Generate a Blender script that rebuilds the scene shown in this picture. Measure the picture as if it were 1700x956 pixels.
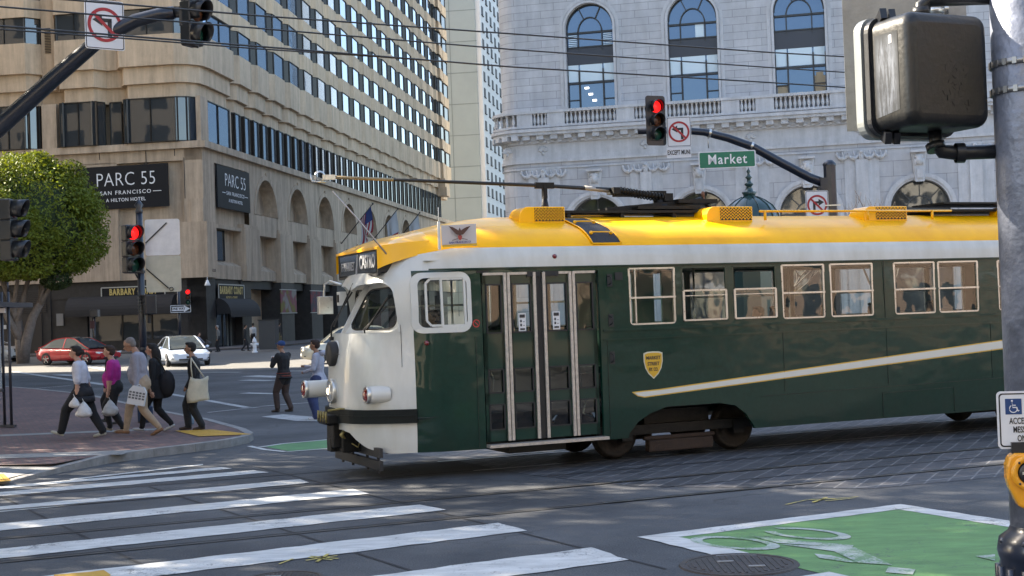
import bpy, bmesh, math, random
from mathutils import Vector, Matrix
random.seed(7)
R = math.radians
for o in list(bpy.data.objects): bpy.data.objects.remove(o)
scn = bpy.context.scene
COL = scn.collection
# ---------------------------------------------------------------- camera
FPX, HC, ROLL, PITCH = 2267.0, 2.2, .035, math.atan(42/2267.)
_F = Vector((0, math.cos(PITCH), math.sin(PITCH))); _U0 = Vector((0, -math.sin(PITCH), math.cos(PITCH))); _R0 = Vector((1, 0, 0))
_R = math.cos(ROLL)*_R0 - math.sin(ROLL)*_U0; _U = math.cos(ROLL)*_U0 + math.sin(ROLL)*_R0
cd = bpy.data.cameras.new('camera'); cam = bpy.data.objects.new('camera', cd); COL.objects.link(cam)
cd.sensor_width = 36; cd.lens = FPX/1700*36; cd.clip_start = .1; cd.clip_end = 3000
M = Matrix.Identity(4)
for i in range(3): M[i][0], M[i][1], M[i][2] = _R[i], _U[i], -_F[i]
M[2][3] = HC
cam.matrix_world = M
scn.camera = cam
# ---------------------------------------------------------------- light
SUN_AZ, SUN_EL = R(21.3), R(36)          # the sun stands to the left, a little beyond the hotel front
sv = Vector((-math.cos(SUN_AZ)*math.cos(SUN_EL), math.sin(SUN_AZ)*math.cos(SUN_EL), math.sin(SUN_EL)))
w = bpy.data.worlds.new('World'); scn.world = w; w.use_nodes = True
nt = w.node_tree; bg = nt.nodes['Background']; sky = nt.nodes.new('ShaderNodeTexSky')
sky.sky_type = 'NISHITA'; sky.sun_disc = False; sky.sun_elevation = SUN_EL; sky.sun_rotation = math.atan2(sv.x, sv.y)
sky.air_density = 1.0; sky.dust_density = 1.6; sky.ozone_density = 1.0
nt.links.new(sky.outputs[0], bg.inputs[0]); bg.inputs[1].default_value = .125
sl = bpy.data.lights.new('sun', 'SUN'); sun = bpy.data.objects.new('sun', sl); COL.objects.link(sun)
sl.energy = 5.0; sl.angle = R(.53); sl.color = (1, .93, .82)
sun.rotation_euler = sv.to_track_quat('Z', 'Y').to_euler()
scn.view_settings.view_transform = 'Standard'; scn.view_settings.look = 'None'
scn.view_settings.exposure = 2.2; scn.view_settings.gamma = 1
scn.view_settings.use_white_balance = True; scn.view_settings.white_balance_temperature = 7100
scn.render.engine = 'CYCLES'
try:
    scn.cycles.max_bounces = 7; scn.cycles.transparent_max_bounces = 16; scn.cycles.use_denoising = True
except Exception: pass
# ---------------------------------------------------------------- places
def gz(x, y):
    t = min(1, max(0, (y-68)/30.)); return .36*t*t*(3-2*t)
def ray(u, v): return _F + _R*((u-850)/FPX) - _U*((v-478)/FPX)
CO = Vector((0, 0, HC))
def gp(u, v, dz=0):
    """point of the ground (dz above it) seen at photo pixel u, v"""
    d = ray(u, v); z = dz
    for _ in range(12):
        if d.z > -1e-4: return CO + d*95
        q = CO + d*((z-HC)/d.z); z = gz(q.x, q.y)+dz
    return q
def atY(u, v, Y):
    d = ray(u, v); return CO + d*(Y/d.y)
# ---------------------------------------------------------------- object helpers
def tag(o, label=None, cat=None, group=None, kind=None):
    if label: o['label'] = label
    if cat: o['category'] = cat
    if group: o['group'] = group
    if kind: o['kind'] = kind
    return o
def empty(name, loc=(0, 0, 0), rz=0, label=None, cat=None, group=None):
    o = bpy.data.objects.new(name, None); COL.objects.link(o); o.location = loc; o.rotation_euler = (0, 0, rz)
    o.empty_display_size = .2
    return tag(o, label, cat, group)
def copy_tree(o, parent=None):
    c = o.copy(); COL.objects.link(c); c.parent = parent
    for ch in list(o.children): copy_tree(ch, c)
    return c
class MB:
    def __init__(s): s.v = []; s.f = []; s.m = []; s.s = []
    def add(s, vs, fs, m=0, smooth=False):
        b = len(s.v); s.v += [Vector(p) for p in vs]
        for f in fs: s.f.append([b+i for i in f]); s.m.append(m); s.s.append(smooth)
        return s
    def box(s, c, d, rz=0, m=0, mat=None):
        c = Vector(c); hx, hy, hz = d[0]/2, d[1]/2, d[2]/2
        rot = mat if mat is not None else Matrix.Rotation(rz, 3, 'Z')
        vs = [c + rot @ Vector((x*hx, y*hy, z*hz)) for x in (-1, 1) for y in (-1, 1) for z in (-1, 1)]
        return s.add(vs, [(0, 1, 3, 2), (4, 6, 7, 5), (0, 4, 5, 1), (2, 3, 7, 6), (0, 2, 6, 4), (1, 5, 7, 3)], m)
    def box2(s, a, b, m=0):
        a = Vector(a); b = Vector(b); return s.box((a+b)/2, [abs(b[i]-a[i]) for i in range(3)], 0, m)
    def tube(s, pts, r, n=10, m=0, smooth=True, cap=True, sq=1.0, up=None):
        pts = [Vector(p) for p in pts]; rs = r if isinstance(r, (list, tuple)) else [r]*len(pts)
        vs = []; pu = None
        for i, p in enumerate(pts):
            t = (pts[min(i+1, len(pts)-1)]-pts[max(i-1, 0)]).normalized()
            if pu is None:
                a = Vector(up) if up else (Vector((0, 0, 1)) if abs(t.z) < .9 else Vector((0, 1, 0)))
                pu = (a-t*a.dot(t)).normalized()
            else: pu = (pu-t*pu.dot(t)).normalized()
            w_ = t.cross(pu)
            for k in range(n):
                a = 2*math.pi*k/n; vs.append(p + (pu*math.cos(a)*sq + w_*math.sin(a))*rs[i])
        fs = [(i*n+k, i*n+(k+1) % n, (i+1)*n+(k+1) % n, (i+1)*n+k) for i in range(len(pts)-1) for k in range(n)]
        s.add(vs, fs, m, smooth)
        if cap:
            b = len(s.v)-len(vs)
            s.f.append([b+k for k in range(n)][::-1]); s.m.append(m); s.s.append(False)
            s.f.append([b+(len(pts)-1)*n+k for k in range(n)]); s.m.append(m); s.s.append(False)
        return s
    def bar(s, a, b, wd, ht, m=0, up=(0, 0, 1)):
        a = Vector(a); b = Vector(b); t = (b-a); L = t.length; t.normalize(); up = Vector(up)
        if abs(t.dot(up)) > .99: up = Vector((0, 1, 0))
        y = up.cross(t).normalized(); z = t.cross(y)
        return s.box((a+b)/2, (L, wd, ht), 0, m, Matrix((t, y, z)).transposed())
    def lathe(s, prof, c=(0, 0, 0), n=24, m=0, smooth=True, axis=None):
        """prof: (r, h) along axis"""
        c = Vector(c); ax = Vector(axis).normalized() if axis else Vector((0, 0, 1))
        q = ax.to_track_quat('Z', 'Y').to_matrix()
        vs = [c + q @ Vector((r_*math.cos(2*math.pi*k/n), r_*math.sin(2*math.pi*k/n), h)) for r_, h in prof for k in range(n)]
        fs = [(i*n+k, i*n+(k+1) % n, (i+1)*n+(k+1) % n, (i+1)*n+k) for i in range(len(prof)-1) for k in range(n)]
        return s.add(vs, fs, m, smooth)
    def ell(s, c, r, n=12, m=0, rot=None):
        c = Vector(c); vs = []; fs = []; h = n//2
        for i in range(h+1):
            th = math.pi*i/h
            for k in range(n):
                a = 2*math.pi*k/n; p = Vector((r[0]*math.sin(th)*math.cos(a), r[1]*math.sin(th)*math.sin(a), r[2]*math.cos(th)))
                vs.append(c + (rot @ p if rot is not None else p))
        for i in range(h):
            for k in range(n): fs.append((i*n+k, (i+1)*n+k, (i+1)*n+(k+1) % n, i*n+(k+1) % n))
        return s.add(vs, fs, m, True)
    def prism(s, poly, fr, depth, m=0, mside=None, smooth=False):
        """poly 2D; fr(x, y, d) -> 3D point; extruded from d=0 to depth"""
        n = len(poly); vs = [fr(x, y, 0) for x, y in poly]+[fr(x, y, depth) for x, y in poly]
        s.add(vs, [list(range(n))[::-1], list(range(n, 2*n))], m)
        b = len(s.v)-2*n; ms = m if mside is None else mside
        for i in range(n):
            s.f.append([b+i, b+(i+1) % n, b+n+(i+1) % n, b+n+i]); s.m.append(ms); s.s.append(smooth)
        return s
    def poly(s, pts, m=0): return s.add(pts, [list(range(len(pts)))], m)
    def build(s, name, mats, parent=None, bevel=0, fix=True, label=None):
        me = bpy.data.meshes.new(name); me.from_pydata([tuple(v) for v in s.v], [], s.f)
        mats = mats if isinstance(mats, (list, tuple)) else [mats]
        for k in mats: me.materials.append(k)
        for p, mi, sm in zip(me.polygons, s.m, s.s): p.material_index = mi; p.use_smooth = sm
        if fix:
            bm = bmesh.new(); bm.from_mesh(me); bmesh.ops.recalc_face_normals(bm, faces=bm.faces); bm.to_mesh(me); bm.free()
        me.update()
        o = bpy.data.objects.new(name, me); COL.objects.link(o); o.parent = parent
        if label: o['label'] = label
        if bevel:
            md = o.modifiers.new('bevel', 'BEVEL'); md.width = bevel; md.segments = 2; md.limit_method = 'ANGLE'; md.angle_limit = R(40)
        return o
def loose(o, name, maxn=100):
    """give every separate piece of a mesh its own object (same parent)"""
    bm = bmesh.new(); bm.from_mesh(o.data); bm.verts.ensure_lookup_table(); seen = set(); isl = []
    for v in bm.verts:
        if v.index in seen: continue
        st = [v]; seen.add(v.index); g_ = []
        while st:
            x = st.pop(); g_.append(x)
            for e in x.link_edges:
                y = e.other_vert(x)
                if y.index not in seen: seen.add(y.index); st.append(y)
        isl.append(g_)
    out = []; bm.faces.ensure_lookup_table()
    for g_ in isl:
        ix = {v.index: i for i, v in enumerate(g_)}; fs = {f for v in g_ for f in v.link_faces}
        out.append(([tuple(v.co) for v in g_], [[ix[v.index] for v in f.verts] for f in fs], [f.material_index for f in fs], [f.smooth for f in fs]))
    bm.free(); rest = MB()
    for k, (vs, fs, ms, ss) in enumerate(out):
        if k >= maxn: b = len(rest.v); rest.v += [Vector(p) for p in vs]; rest.f += [[b+i for i in f] for f in fs]; rest.m += ms; rest.s += ss; continue
        m_ = MB(); m_.v = [Vector(p) for p in vs]; m_.f = fs; m_.m = ms; m_.s = ss; q = m_.build(name, list(o.data.materials), o.parent, fix=False)
        for md in o.modifiers:
            if md.type == 'BEVEL': b_ = q.modifiers.new('bevel', 'BEVEL'); b_.width = md.width; b_.segments = 2; b_.limit_method = 'ANGLE'
    if rest.v: rest.build(name+'s_rest', list(o.data.materials), o.parent, fix=False)['kind'] = 'stuff'
    bpy.data.objects.remove(o)
def P3(o): return lambda x, y, d: Vector((x, y, d))
def rrect(x0, y0, x1, y1, r, n=5):
    pts = []
    for cx, cy, a0 in ((x1-r, y0+r, -90), (x1-r, y1-r, 0), (x0+r, y1-r, 90), (x0+r, y0+r, 180)):
        for k in range(n+1):
            a = R(a0+90*k/n); pts.append((cx+r*math.cos(a), cy+r*math.sin(a)))
    return pts
# ---------------------------------------------------------------- materials
def pr(name, col, rough=.6, metal=0, noise=0, nscale=4, bump=0, bscale=30, coat=0, spec=.5, rvar=0, emis=None, est=0, stretch=None, coat_r=.05):
    m = bpy.data.materials.new(name); m.use_nodes = True; t = m.node_tree; b = t.nodes['Principled BSDF']
    b.inputs['Base Color'].default_value = (*col, 1); b.inputs['Roughness'].default_value = rough; b.inputs['Metallic'].default_value = metal
    b.inputs['Specular IOR Level'].default_value = spec
    if coat: b.inputs['Coat Weight'].default_value = coat; b.inputs['Coat Roughness'].default_value = coat_r
    if emis: b.inputs['Emission Color'].default_value = (*emis, 1); b.inputs['Emission Strength'].default_value = est
    N, L = t.nodes.new, t.links.new
    if noise or bump or rvar:
        tc = N('ShaderNodeTexCoord'); src = tc.outputs['Object']
        if stretch:
            mp = N('ShaderNodeMapping'); mp.inputs['Scale'].default_value = stretch; L(src, mp.inputs[0]); src = mp.outputs[0]
    if noise or rvar:
        n1 = N('ShaderNodeTexNoise'); n1.inputs['Scale'].default_value = nscale; n1.inputs['Detail'].default_value = 6; n1.inputs['Roughness'].default_value = .65; L(src, n1.inputs[0])
    if noise:
        r = N('ShaderNodeMapRange'); r.inputs[1].default_value = .3; r.inputs[2].default_value = .7; r.inputs[3].default_value = 1-noise; r.inputs[4].default_value = 1+noise; L(n1.outputs[0], r.inputs[0])
        mx = N('ShaderNodeMix'); mx.data_type = 'RGBA'; mx.blend_type = 'MULTIPLY'; mx.inputs[0].default_value = 1
        mx.inputs[6].default_value = (*col, 1); L(r.outputs[0], mx.inputs[7]); L(mx.outputs[2], b.inputs['Base Color'])
    if rvar:
        r2 = N('ShaderNodeMapRange'); r2.inputs[3].default_value = max(0, rough-rvar); r2.inputs[4].default_value = min(1, rough+rvar); L(n1.outputs[0], r2.inputs[0]); L(r2.outputs[0], b.inputs['Roughness'])
    if bump:
        n2 = N('ShaderNodeTexNoise'); n2.inputs['Scale'].default_value = bscale; n2.inputs['Detail'].default_value = 4; L(src, n2.inputs[0])
        bp = N('ShaderNodeBump'); bp.inputs['Strength'].default_value = bump; bp.inputs['Distance'].default_value = .02; L(n2.outputs[0], bp.inputs['Height']); L(bp.outputs[0], b.inputs['Normal'])
        if coat: L(bp.outputs[0], b.inputs['Coat Normal'])
    return m
class NG:
    """small node-graph writer on top of pr()"""
    def __init__(s, m): s.t = m.node_tree; s.b = s.t.nodes['Principled BSDF']; s.N = s.t.nodes.new; s.L = s.t.links.new; tc = s.N('ShaderNodeTexCoord'); s.obj = tc.outputs['Object']
    def xyz(s, src=None):
        n = s.N('ShaderNodeSeparateXYZ'); s.L(src or s.obj, n.inputs[0]); return n.outputs[0], n.outputs[1], n.outputs[2]
    def put(s, i, v):
        if isinstance(v, (int, float)): i.default_value = v
        else: s.L(v, i)
    def op(s, o, a, b=0, c=None):
        n = s.N('ShaderNodeMath'); n.operation = o; s.put(n.inputs[0], a); s.put(n.inputs[1], b)
        if c is not None: s.put(n.inputs[2], c)
        return n.outputs[0]
    def noise(s, sc, det=4, src=None, rough=.6, vec=None):
        n = s.N('ShaderNodeTexNoise'); n.inputs['Scale'].default_value = sc; n.inputs['Detail'].default_value = det; n.inputs['Roughness'].default_value = rough
        if vec:
            mp = s.N('ShaderNodeMapping'); mp.inputs['Scale'].default_value = vec; s.L(src or s.obj, mp.inputs[0]); s.L(mp.outputs[0], n.inputs[0])
        else: s.L(src or s.obj, n.inputs[0])
        return n.outputs[0]
    def rng(s, v, a, b, c, d):
        n = s.N('ShaderNodeMapRange'); s.put(n.inputs[0], v)
        for i, k in enumerate((a, b, c, d)): n.inputs[i+1].default_value = k
        return n.outputs[0]
    def mix(s, f, a, b, mode='MIX'):
        n = s.N('ShaderNodeMix'); n.data_type = 'RGBA'; n.blend_type = mode; s.put(n.inputs[0], f)
        for i, k in ((6, a), (7, b)):
            if isinstance(k, tuple): n.inputs[i].default_value = (*k, 1)
            else: s.put(n.inputs[i], k) if not isinstance(k, (int, float)) else setattr(n.inputs[i], 'default_value', (k, k, k, 1))
        return n.outputs[2]
    def col(s, c): s.L(c, s.b.inputs['Base Color'])
    def rough(s, c): s.put(s.b.inputs['Roughness'], c)
    def bump(s, h, st=.3, d=.02):
        n = s.N('ShaderNodeBump'); n.inputs['Strength'].default_value = st; n.inputs['Distance'].default_value = d; s.L(h, n.inputs['Height']); s.L(n.outputs[0], s.b.inputs['Normal']); return n
def glass(name, tint=(.9, .95, .95), a=.75, rough=.01):
    m = bpy.data.materials.new(name); m.use_nodes = True; t = m.node_tree; t.nodes.clear(); N, L = t.nodes.new, t.links.new
    o = N('ShaderNodeOutputMaterial'); mx = N('ShaderNodeMixShader'); tr = N('ShaderNodeBsdfTransparent'); g = N('ShaderNodeBsdfGlossy'); fr = N('ShaderNodeFresnel')
    fr.inputs[0].default_value = 1.9; tr.inputs[0].default_value = (*[c*a for c in tint], 1); g.inputs['Roughness'].default_value = rough
    tc = N('ShaderNodeTexCoord'); n2 = N('ShaderNodeTexNoise'); n2.inputs['Scale'].default_value = 1.6; bp = N('ShaderNodeBump'); bp.inputs['Strength'].default_value = .12; bp.inputs['Distance'].default_value = .05
    L(tc.outputs['Object'], n2.inputs[0]); L(n2.outputs[0], bp.inputs['Height']); L(bp.outputs[0], g.inputs['Normal'])
    L(fr.outputs[0], mx.inputs[0]); L(tr.outputs[0], mx.inputs[1]); L(g.outputs[0], mx.inputs[2]); L(mx.outputs[0], o.inputs[0]); return m
C = {}
C['asphalt'] = m = pr('asphalt', (.055, .058, .064), .8)
g = NG(m); n1 = g.noise(.35, 5); n2 = g.noise(3, 6, rough=.75); n3 = g.noise(60, 3)
f = g.op('ADD', g.rng(n1, .35, .65, -.028, .030), g.rng(n2, .3, .7, -.012, .014)); f = g.op('ADD', f, g.rng(n3, .3, .7, -.03, .034))
cc = g.N('ShaderNodeCombineColor'); g.L(g.op('ADD', f, .053), cc.inputs[0]); g.L(g.op('ADD', f, .056), cc.inputs[1]); g.L(g.op('ADD', f, .061), cc.inputs[2])
vo = g.N('ShaderNodeTexVoronoi'); vo.feature = 'DISTANCE_TO_EDGE'; vo.inputs['Scale'].default_value = .22
wn = g.N('ShaderNodeVectorMath'); wn.operation = 'ADD'; nz = g.N('ShaderNodeTexNoise'); nz.inputs['Scale'].default_value = 1.3; nz.inputs['Detail'].default_value = 5; g.L(g.obj, nz.inputs[0]); g.L(g.obj, wn.inputs[0]); g.L(nz.outputs[1], wn.inputs[1]); g.L(wn.outputs[0], vo.inputs[0])
crk = g.rng(vo.outputs[0], 0, .006, 1, 0); crk = g.op('MULTIPLY', crk, g.rng(n1, .5, .56, 0, .7))
g.col(g.mix(crk, cc.outputs[0], (.02, .02, .022))); g.bump(n3, .55, .012); g.rough(g.rng(n2, .3, .7, .62, .85))
def paint(name, colr, wear=.5, under=(.06, .064, .07), rough=.7):
    m = pr(name, colr, rough); g = NG(m); a = g.noise(7, 6, rough=.8); b = g.noise(45, 4); c = g.noise(1.1, 3)
    k = g.op('ADD', g.op('MULTIPLY', a, .6), g.op('MULTIPLY', b, .4)); k = g.op('ADD', k, g.rng(c, .3, .7, -.08, .08))
    t = .5 + (wear-.5)*.2 + .13
    fac = g.rng(k, t-.05, t+.05, 0, .9)
    dirt = g.rng(g.noise(2.2, 5, vec=(1, 3, 1)), .3, .7, 1.05, .66)
    base = g.mix(1.0, colr, g.mix(1, (1., 1., 1.), dirt, 'MULTIPLY'), 'MULTIPLY')
    g.col(g.mix(fac, base, under)); g.bump(b, .4, .01); return m
C['white_paint'] = paint('road_paint_white', (.60, .60, .58), .42)
C['white_thin'] = paint('road_paint_worn', (.45, .46, .46), .2)
C['white_worn'] = paint('road_paint_faded', (.44, .48, .44), .0, under=(.10, .22, .08))
C['green_paint'] = paint('bike_lane_green', (.125, .275, .085), .46)
C['green_pale'] = paint('bike_lane_green_worn', (.10, .28, .10), .45)
C['yellow_paint'] = paint('tactile_yellow', (.60, .33, .04), .6)
C['spray_yellow'] = paint('spray_yellow', (.55, .45, .10), .1)
C['seam'] = pr('dark_seam', (.018, .018, .02), .8)
C['rail'] = pr('rail_steel', (.30, .29, .28), .34, .9, noise=.25, nscale=6, rvar=.12)
C['rail_shaded'] = pr('rail_steel_shaded', (.09, .088, .085), .5, .6, noise=.3, nscale=6)  # darkened rail steel: shade on the crosswalk rails put into the colour
C['iron'] = pr('cast_iron', (.06, .05, .045), .6, .5, noise=.3, nscale=20, bump=.5, bscale=60)
C['concrete'] = pr('concrete', (.23, .23, .225), .85, noise=.16, nscale=2.2, bump=.35, bscale=50)
C['kerb'] = pr('granite_kerb', (.25, .24, .23), .8, noise=.28, nscale=5, bump=.5, bscale=40)
# brick paving of the plaza
C['brick'] = m = pr('plaza_brick', (.15, .08, .07), .85)
g = NG(m); bt = g.N('ShaderNodeTexBrick'); mp = g.N('ShaderNodeMapping'); mp.inputs['Rotation'].default_value = (0, 0, R(68)); g.L(g.obj, mp.inputs[0]); g.L(mp.outputs[0], bt.inputs[0])
bt.inputs['Scale'].default_value = 1; bt.inputs['Brick Width'].default_value = .22; bt.inputs['Row Height'].default_value = .105; bt.inputs['Mortar Size'].default_value = .007
bt.inputs['Color1'].default_value = (.17, .10, .09, 1); bt.inputs['Color2'].default_value = (.11, .072, .07, 1); bt.inputs['Mortar'].default_value = (.09, .085, .08, 1)
nn = g.noise(.5, 4); g.col(g.mix(1, bt.outputs[0], g.mix(g.rng(nn, .35, .65, 0, 1), (.8, .8, .85), (1.2, 1.1, 1.05)), 'MULTIPLY')); g.bump(bt.outputs[1], -.4, .01)
# paving blocks laid slanting between the rails
C['block'] = m = pr('track_block_paving', (.08, .08, .085), .65)
g = NG(m); x, y, z = g.xyz()
row = g.op('FLOOR', g.op('DIVIDE', g.op('ADD', y, 20.15), .74))
fr_ = g.op('FRACT', g.op('DIVIDE', g.op('ADD', y, 20.15), .74))
dirn = g.op('SUBTRACT', g.op('MULTIPLY', g.op('MODULO', row, 2.0), 0.0), 1.0)
u = g.op('ADD', g.op('ADD', x, g.rng(g.noise(1.7, 3), .3, .7, -.014, .014)), g.op('MULTIPLY', g.op('MULTIPLY', y, dirn), 1.15))
fu = g.op('FRACT', g.op('DIVIDE', g.op('ADD', u, 100.), .36))
j1 = g.op('LESS_THAN', fu, .10); j2 = g.op('LESS_THAN', fr_, .045); j = g.op('MAXIMUM', j1, j2)
nb = g.noise(5, 5); nd = g.noise(70, 3); cell = g.N('ShaderNodeTexWhiteNoise'); cell.noise_dimensions = '2D'; cv = g.N('ShaderNodeCombineXYZ'); g.L(g.op('FLOOR', g.op('DIVIDE', g.op('ADD', u, 100.), .36)), cv.inputs[0]); g.L(row, cv.inputs[1]); g.L(cv.outputs[0], cell.inputs[0])
base = g.mix(cell.outputs[0], (.045, .047, .053), (.078, .078, .085)); base = g.mix(1, base, g.mix(g.rng(nb, .3, .7, 0, 1), .75, 1.3), 'MULTIPLY'); base = g.mix(1, base, g.mix(g.rng(nd, .3, .7, 0, 1), .8, 1.2), 'MULTIPLY')
g.col(g.mix(g.op('MULTIPLY', j, g.rng(nb, .3, .6, .25, .95)), base, (.20, .20, .20))); g.bump(g.op('ADD', g.op('MULTIPLY', j, -1), g.op('MULTIPLY', nd, .5)), .6, .01); g.rough(g.rng(nb, .3, .7, .42, .75))
# ---------------------------------------------------------------- frames of the scene
TA = R(23.4); TD = Vector((math.cos(TA), math.sin(TA), 0)); TN = Vector((-TD.y, TD.x, 0)); TP0 = Vector((1.3336, 20.205, 0))
def tr(s_, n, z=0): return TP0 + TD*s_ + TN*n + Vector((0, 0, z))          # track frame: along, across
HA = R(-8.3); HX = Vector((math.cos(HA), math.sin(HA), 0)); HY = Vector((-HX.y, HX.x, 0)); HO = Vector((-22.2, 99.2, 0))
BA = R(-13.5); BO = Vector((-.5, 82, 0))
def sheet(name, polys, mat, z=.004, kind='structure', label=None, cat=None, parent=None):
    mb = MB()
    for p in polys: mb.poly([Vector((q[0], q[1], gz(q[0], q[1])+z)) for q in p])
    o = mb.build(name, mat, parent, fix=False)
    for p in o.data.polygons:
        if p.normal.z < 0: p.flip()
    if kind: o['kind'] = kind
    return tag(o, label, cat)
def strip(a, b, wd):
    a = Vector((a[0], a[1], 0)); b = Vector((b[0], b[1], 0)); n = (b-a).normalized(); n = Vector((-n.y, n.x, 0))*wd/2
    return [a-n, b-n, b+n, a+n]
# ================================================================ GROUND
mb = MB()
xs = [-700, -300, -150, -100]+[-80+8*i for i in range(24)]+[150, 300, 700]
ys = [-400, -150, -60]+[-20+8*i for i in range(11)]+[70+2.5*i for i in range(13)]+[110, 130, 160, 200, 260, 400, 900]
vs = [(x, y, gz(x, y)) for y in ys for x in xs]; n = len(xs)
mb.add(vs, [(j*n+i, j*n+i+1, (j+1)*n+i+1, (j+1)*n+i) for j in range(len(ys)-1) for i in range(n-1)], 0, True)
mb.build('ground', C['asphalt'], fix=False)['kind'] = 'structure'
# paved track zone and rails
zone = [(-2.3, 4.2), (-1.9, 1.5), (-1.75, -1.0), (-1.2, -3.0), (.9, -4.95), (9, -5.35), (75, -5.35), (75, 4.2)]
pm = MB().poly([(a, b-.57, .004) for a, b in zone]); po = pm.build('track_paving', C['block'], fix=False); po['kind'] = 'structure'
po.location = tr(0, .57); po.rotation_euler = (0, 0, TA)
for f_ in po.data.polygons:
    if f_.normal.z < 0: f_.flip()
def frame_strip(name, n_, s0, s1, wd, mat, z):
    return sheet(name, [[tr(s0, n_-wd/2), tr(s1, n_-wd/2), tr(s1, n_+wd/2), tr(s0, n_+wd/2)]], mat, z)
for n_ in (-4.12, -2.55, -.14, 1.32):
    frame_strip('rail', n_, -2.2, 75, .075, C['rail'], .014)
    frame_strip('rail', n_, -60, -2.2, .05, C['rail_shaded'], .009)
    frame_strip('rail_groove', n_+.07, -60, 75, .055, C['seam'], .0095)
frame_strip('paving_joint', -3.32, -1.0, 75, .03, C['seam'], .0085)
frame_strip('paving_joint', -1.35, -1.6, 75, .035, C['rail_shaded'], .0085)
# seams across the crosswalk slab
def tpoly(l): return [tr(a, b) for a, b in l]
for a, b in (((-8.35, 1.5), (-7.4, -5.3)), ((-6.45, 1.2), (-5.35, -7.2)), ((-4.62, 2.6), (-3.55, -7.9)), ((-10.6, 1.2), (-9.8, -5.0))):
    sheet('road_seam', [strip(tr(*a), tr(*b), .035)], C['seam'], .0055)
# crosswalk
SW = [[(-7.32, 2.80), (-5.30, 3.50), (-5.26, 3.66), (-7.32, 2.95)],
      [(-16, 1.72), (-5.01, 2.66), (-5.10, 3.0), (-16, 1.95)],
      [(-16, .90), (-4.66, 1.74), (-4.79, 2.2), (-16, 1.42)],
      [(-16, -.90), (-4.48, .10), (-4.50, .60), (-16, -.30)],
      [(-16, -2.55), (-4.15, -1.53), (-4.2, -.95), (-16, -1.95)],
      [(-16, -4.5), (-3.87, -3.47), (-3.97, -2.86), (-16, -3.85)],
      [(-16, -6.45), (-3.71, -5.38), (-3.75, -4.72), (-16, -5.75)],
      [(-16, -8.4), (-3.62, -7.36), (-3.6, -6.62), (-16, -7.65)]]
def ragged(p, amp=.02):
    out = []
    for i in range(len(p)):
        a = Vector(p[i]); b = Vector(p[(i+1) % len(p)]); k = max(1, int((b-a).length/.18)); nn = (b-a).normalized(); nn = Vector((-nn.y, nn.x, 0))
        for j in range(k): out.append(a.lerp(b, j/k)+nn*random.uniform(-amp, amp))
    return out
for p in SW: sheet('crosswalk_stripe', [ragged(tpoly(p))], C['white_paint'], .0075)
# slot drains and casting details in the crosswalk
sheet('tactile_strip', [[gp(90, 956), gp(152, 951), gp(172, 948), gp(184, 956), gp(160, 985), gp(80, 985)]], C['yellow_paint'], .012)
# spray marks
sheet('spray_mark', [strip(gp(a, b), gp(c, d), wd) for a, b, c, d, wd in ((508, 932, 560, 924, .03), (512, 927, 552, 931, .03), (526, 934, 545, 921, .035), (515, 925, 562, 929, .03), (463, 938, 487, 929, .02))], C['spray_yellow'], .0115)
sheet('spray_mark', [strip(gp(a, b), gp(c, d), wd) for a, b, c, d, wd in ((1304, 839, 1340, 831, .025), (1340, 831, 1385, 829, .045), (1350, 835, 1372, 827, .04), (1370, 833, 1420, 828, .03), (1385, 829, 1425, 826, .025))], C['spray_yellow'], .0115)
# bike box
A = Vector((4.09, 14.70, 0)); e1 = Vector((-.892, -.452, 0)); e2 = Vector((.452, -.892, 0))
def bb(a, b): return A + e1*a + e2*b
sheet('bike_box_green', [[bb(.1, .2), bb(3.1, .2), bb(3.1, 8), bb(.1, 8)]], C['green_paint'], .0045)
sheet('bike_box_line', [ragged([bb(0, 0), bb(3.32, 0), bb(3.0, .27), bb(.0, .27)], .012), ragged([bb(3.02, .25), bb(3.32, 0), bb(3.32, 1.5), bb(3.02, 1.5)], .012), ragged([bb(.0, .28), bb(.28, .28), bb(.28, 8), bb(.0, 8)], .012),
                        ragged([bb(3.02, 2.45), bb(3.32, 2.45), bb(3.32, 8), bb(3.02, 8)], .012)], C['white_paint'], .0085)
def ring(c, a, b, da, db, t0=0, t1=360, n=36):
    out = []
    for k in range(n):
        p = [R(t0+(t1-t0)*q/n) for q in (k, k+1)]
        f_ = lambda t, s_: c + da*(a*s_*math.cos(t)) + db*(b*s_*math.sin(t))
        out.append([f_(p[0], 1), f_(p[1], 1), f_(p[1], .72), f_(p[0], .72)])
    return out
d1 = Vector((.64, -.77, 0)); d2 = Vector((.77, .64, 0))
sheet('bike_symbol', ring(Vector((1.97, 12.66, 0)), .49, .27, d1, d2)+ring(Vector((2.72, 13.03, 0)), .47, .26, d1, d2, -150, 165)+[[gp(1247, 891), gp(1300, 897), gp(1417, 907), gp(1415, 911), gp(1290, 903)], [gp(1294, 905), gp(1360, 908), gp(1420, 911), gp(1482, 940), gp(1425, 936), gp(1385, 917)],
       [gp(1352, 921), gp(1380, 924), gp(1424, 935), gp(1415, 936), gp(1360, 928)], [gp(1475, 943), gp(1520, 947), gp(1515, 956), gp(1470, 952)], [gp(1620, 925), gp(1652, 922), gp(1652, 933)]], C['white_worn'], .0112)
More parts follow.
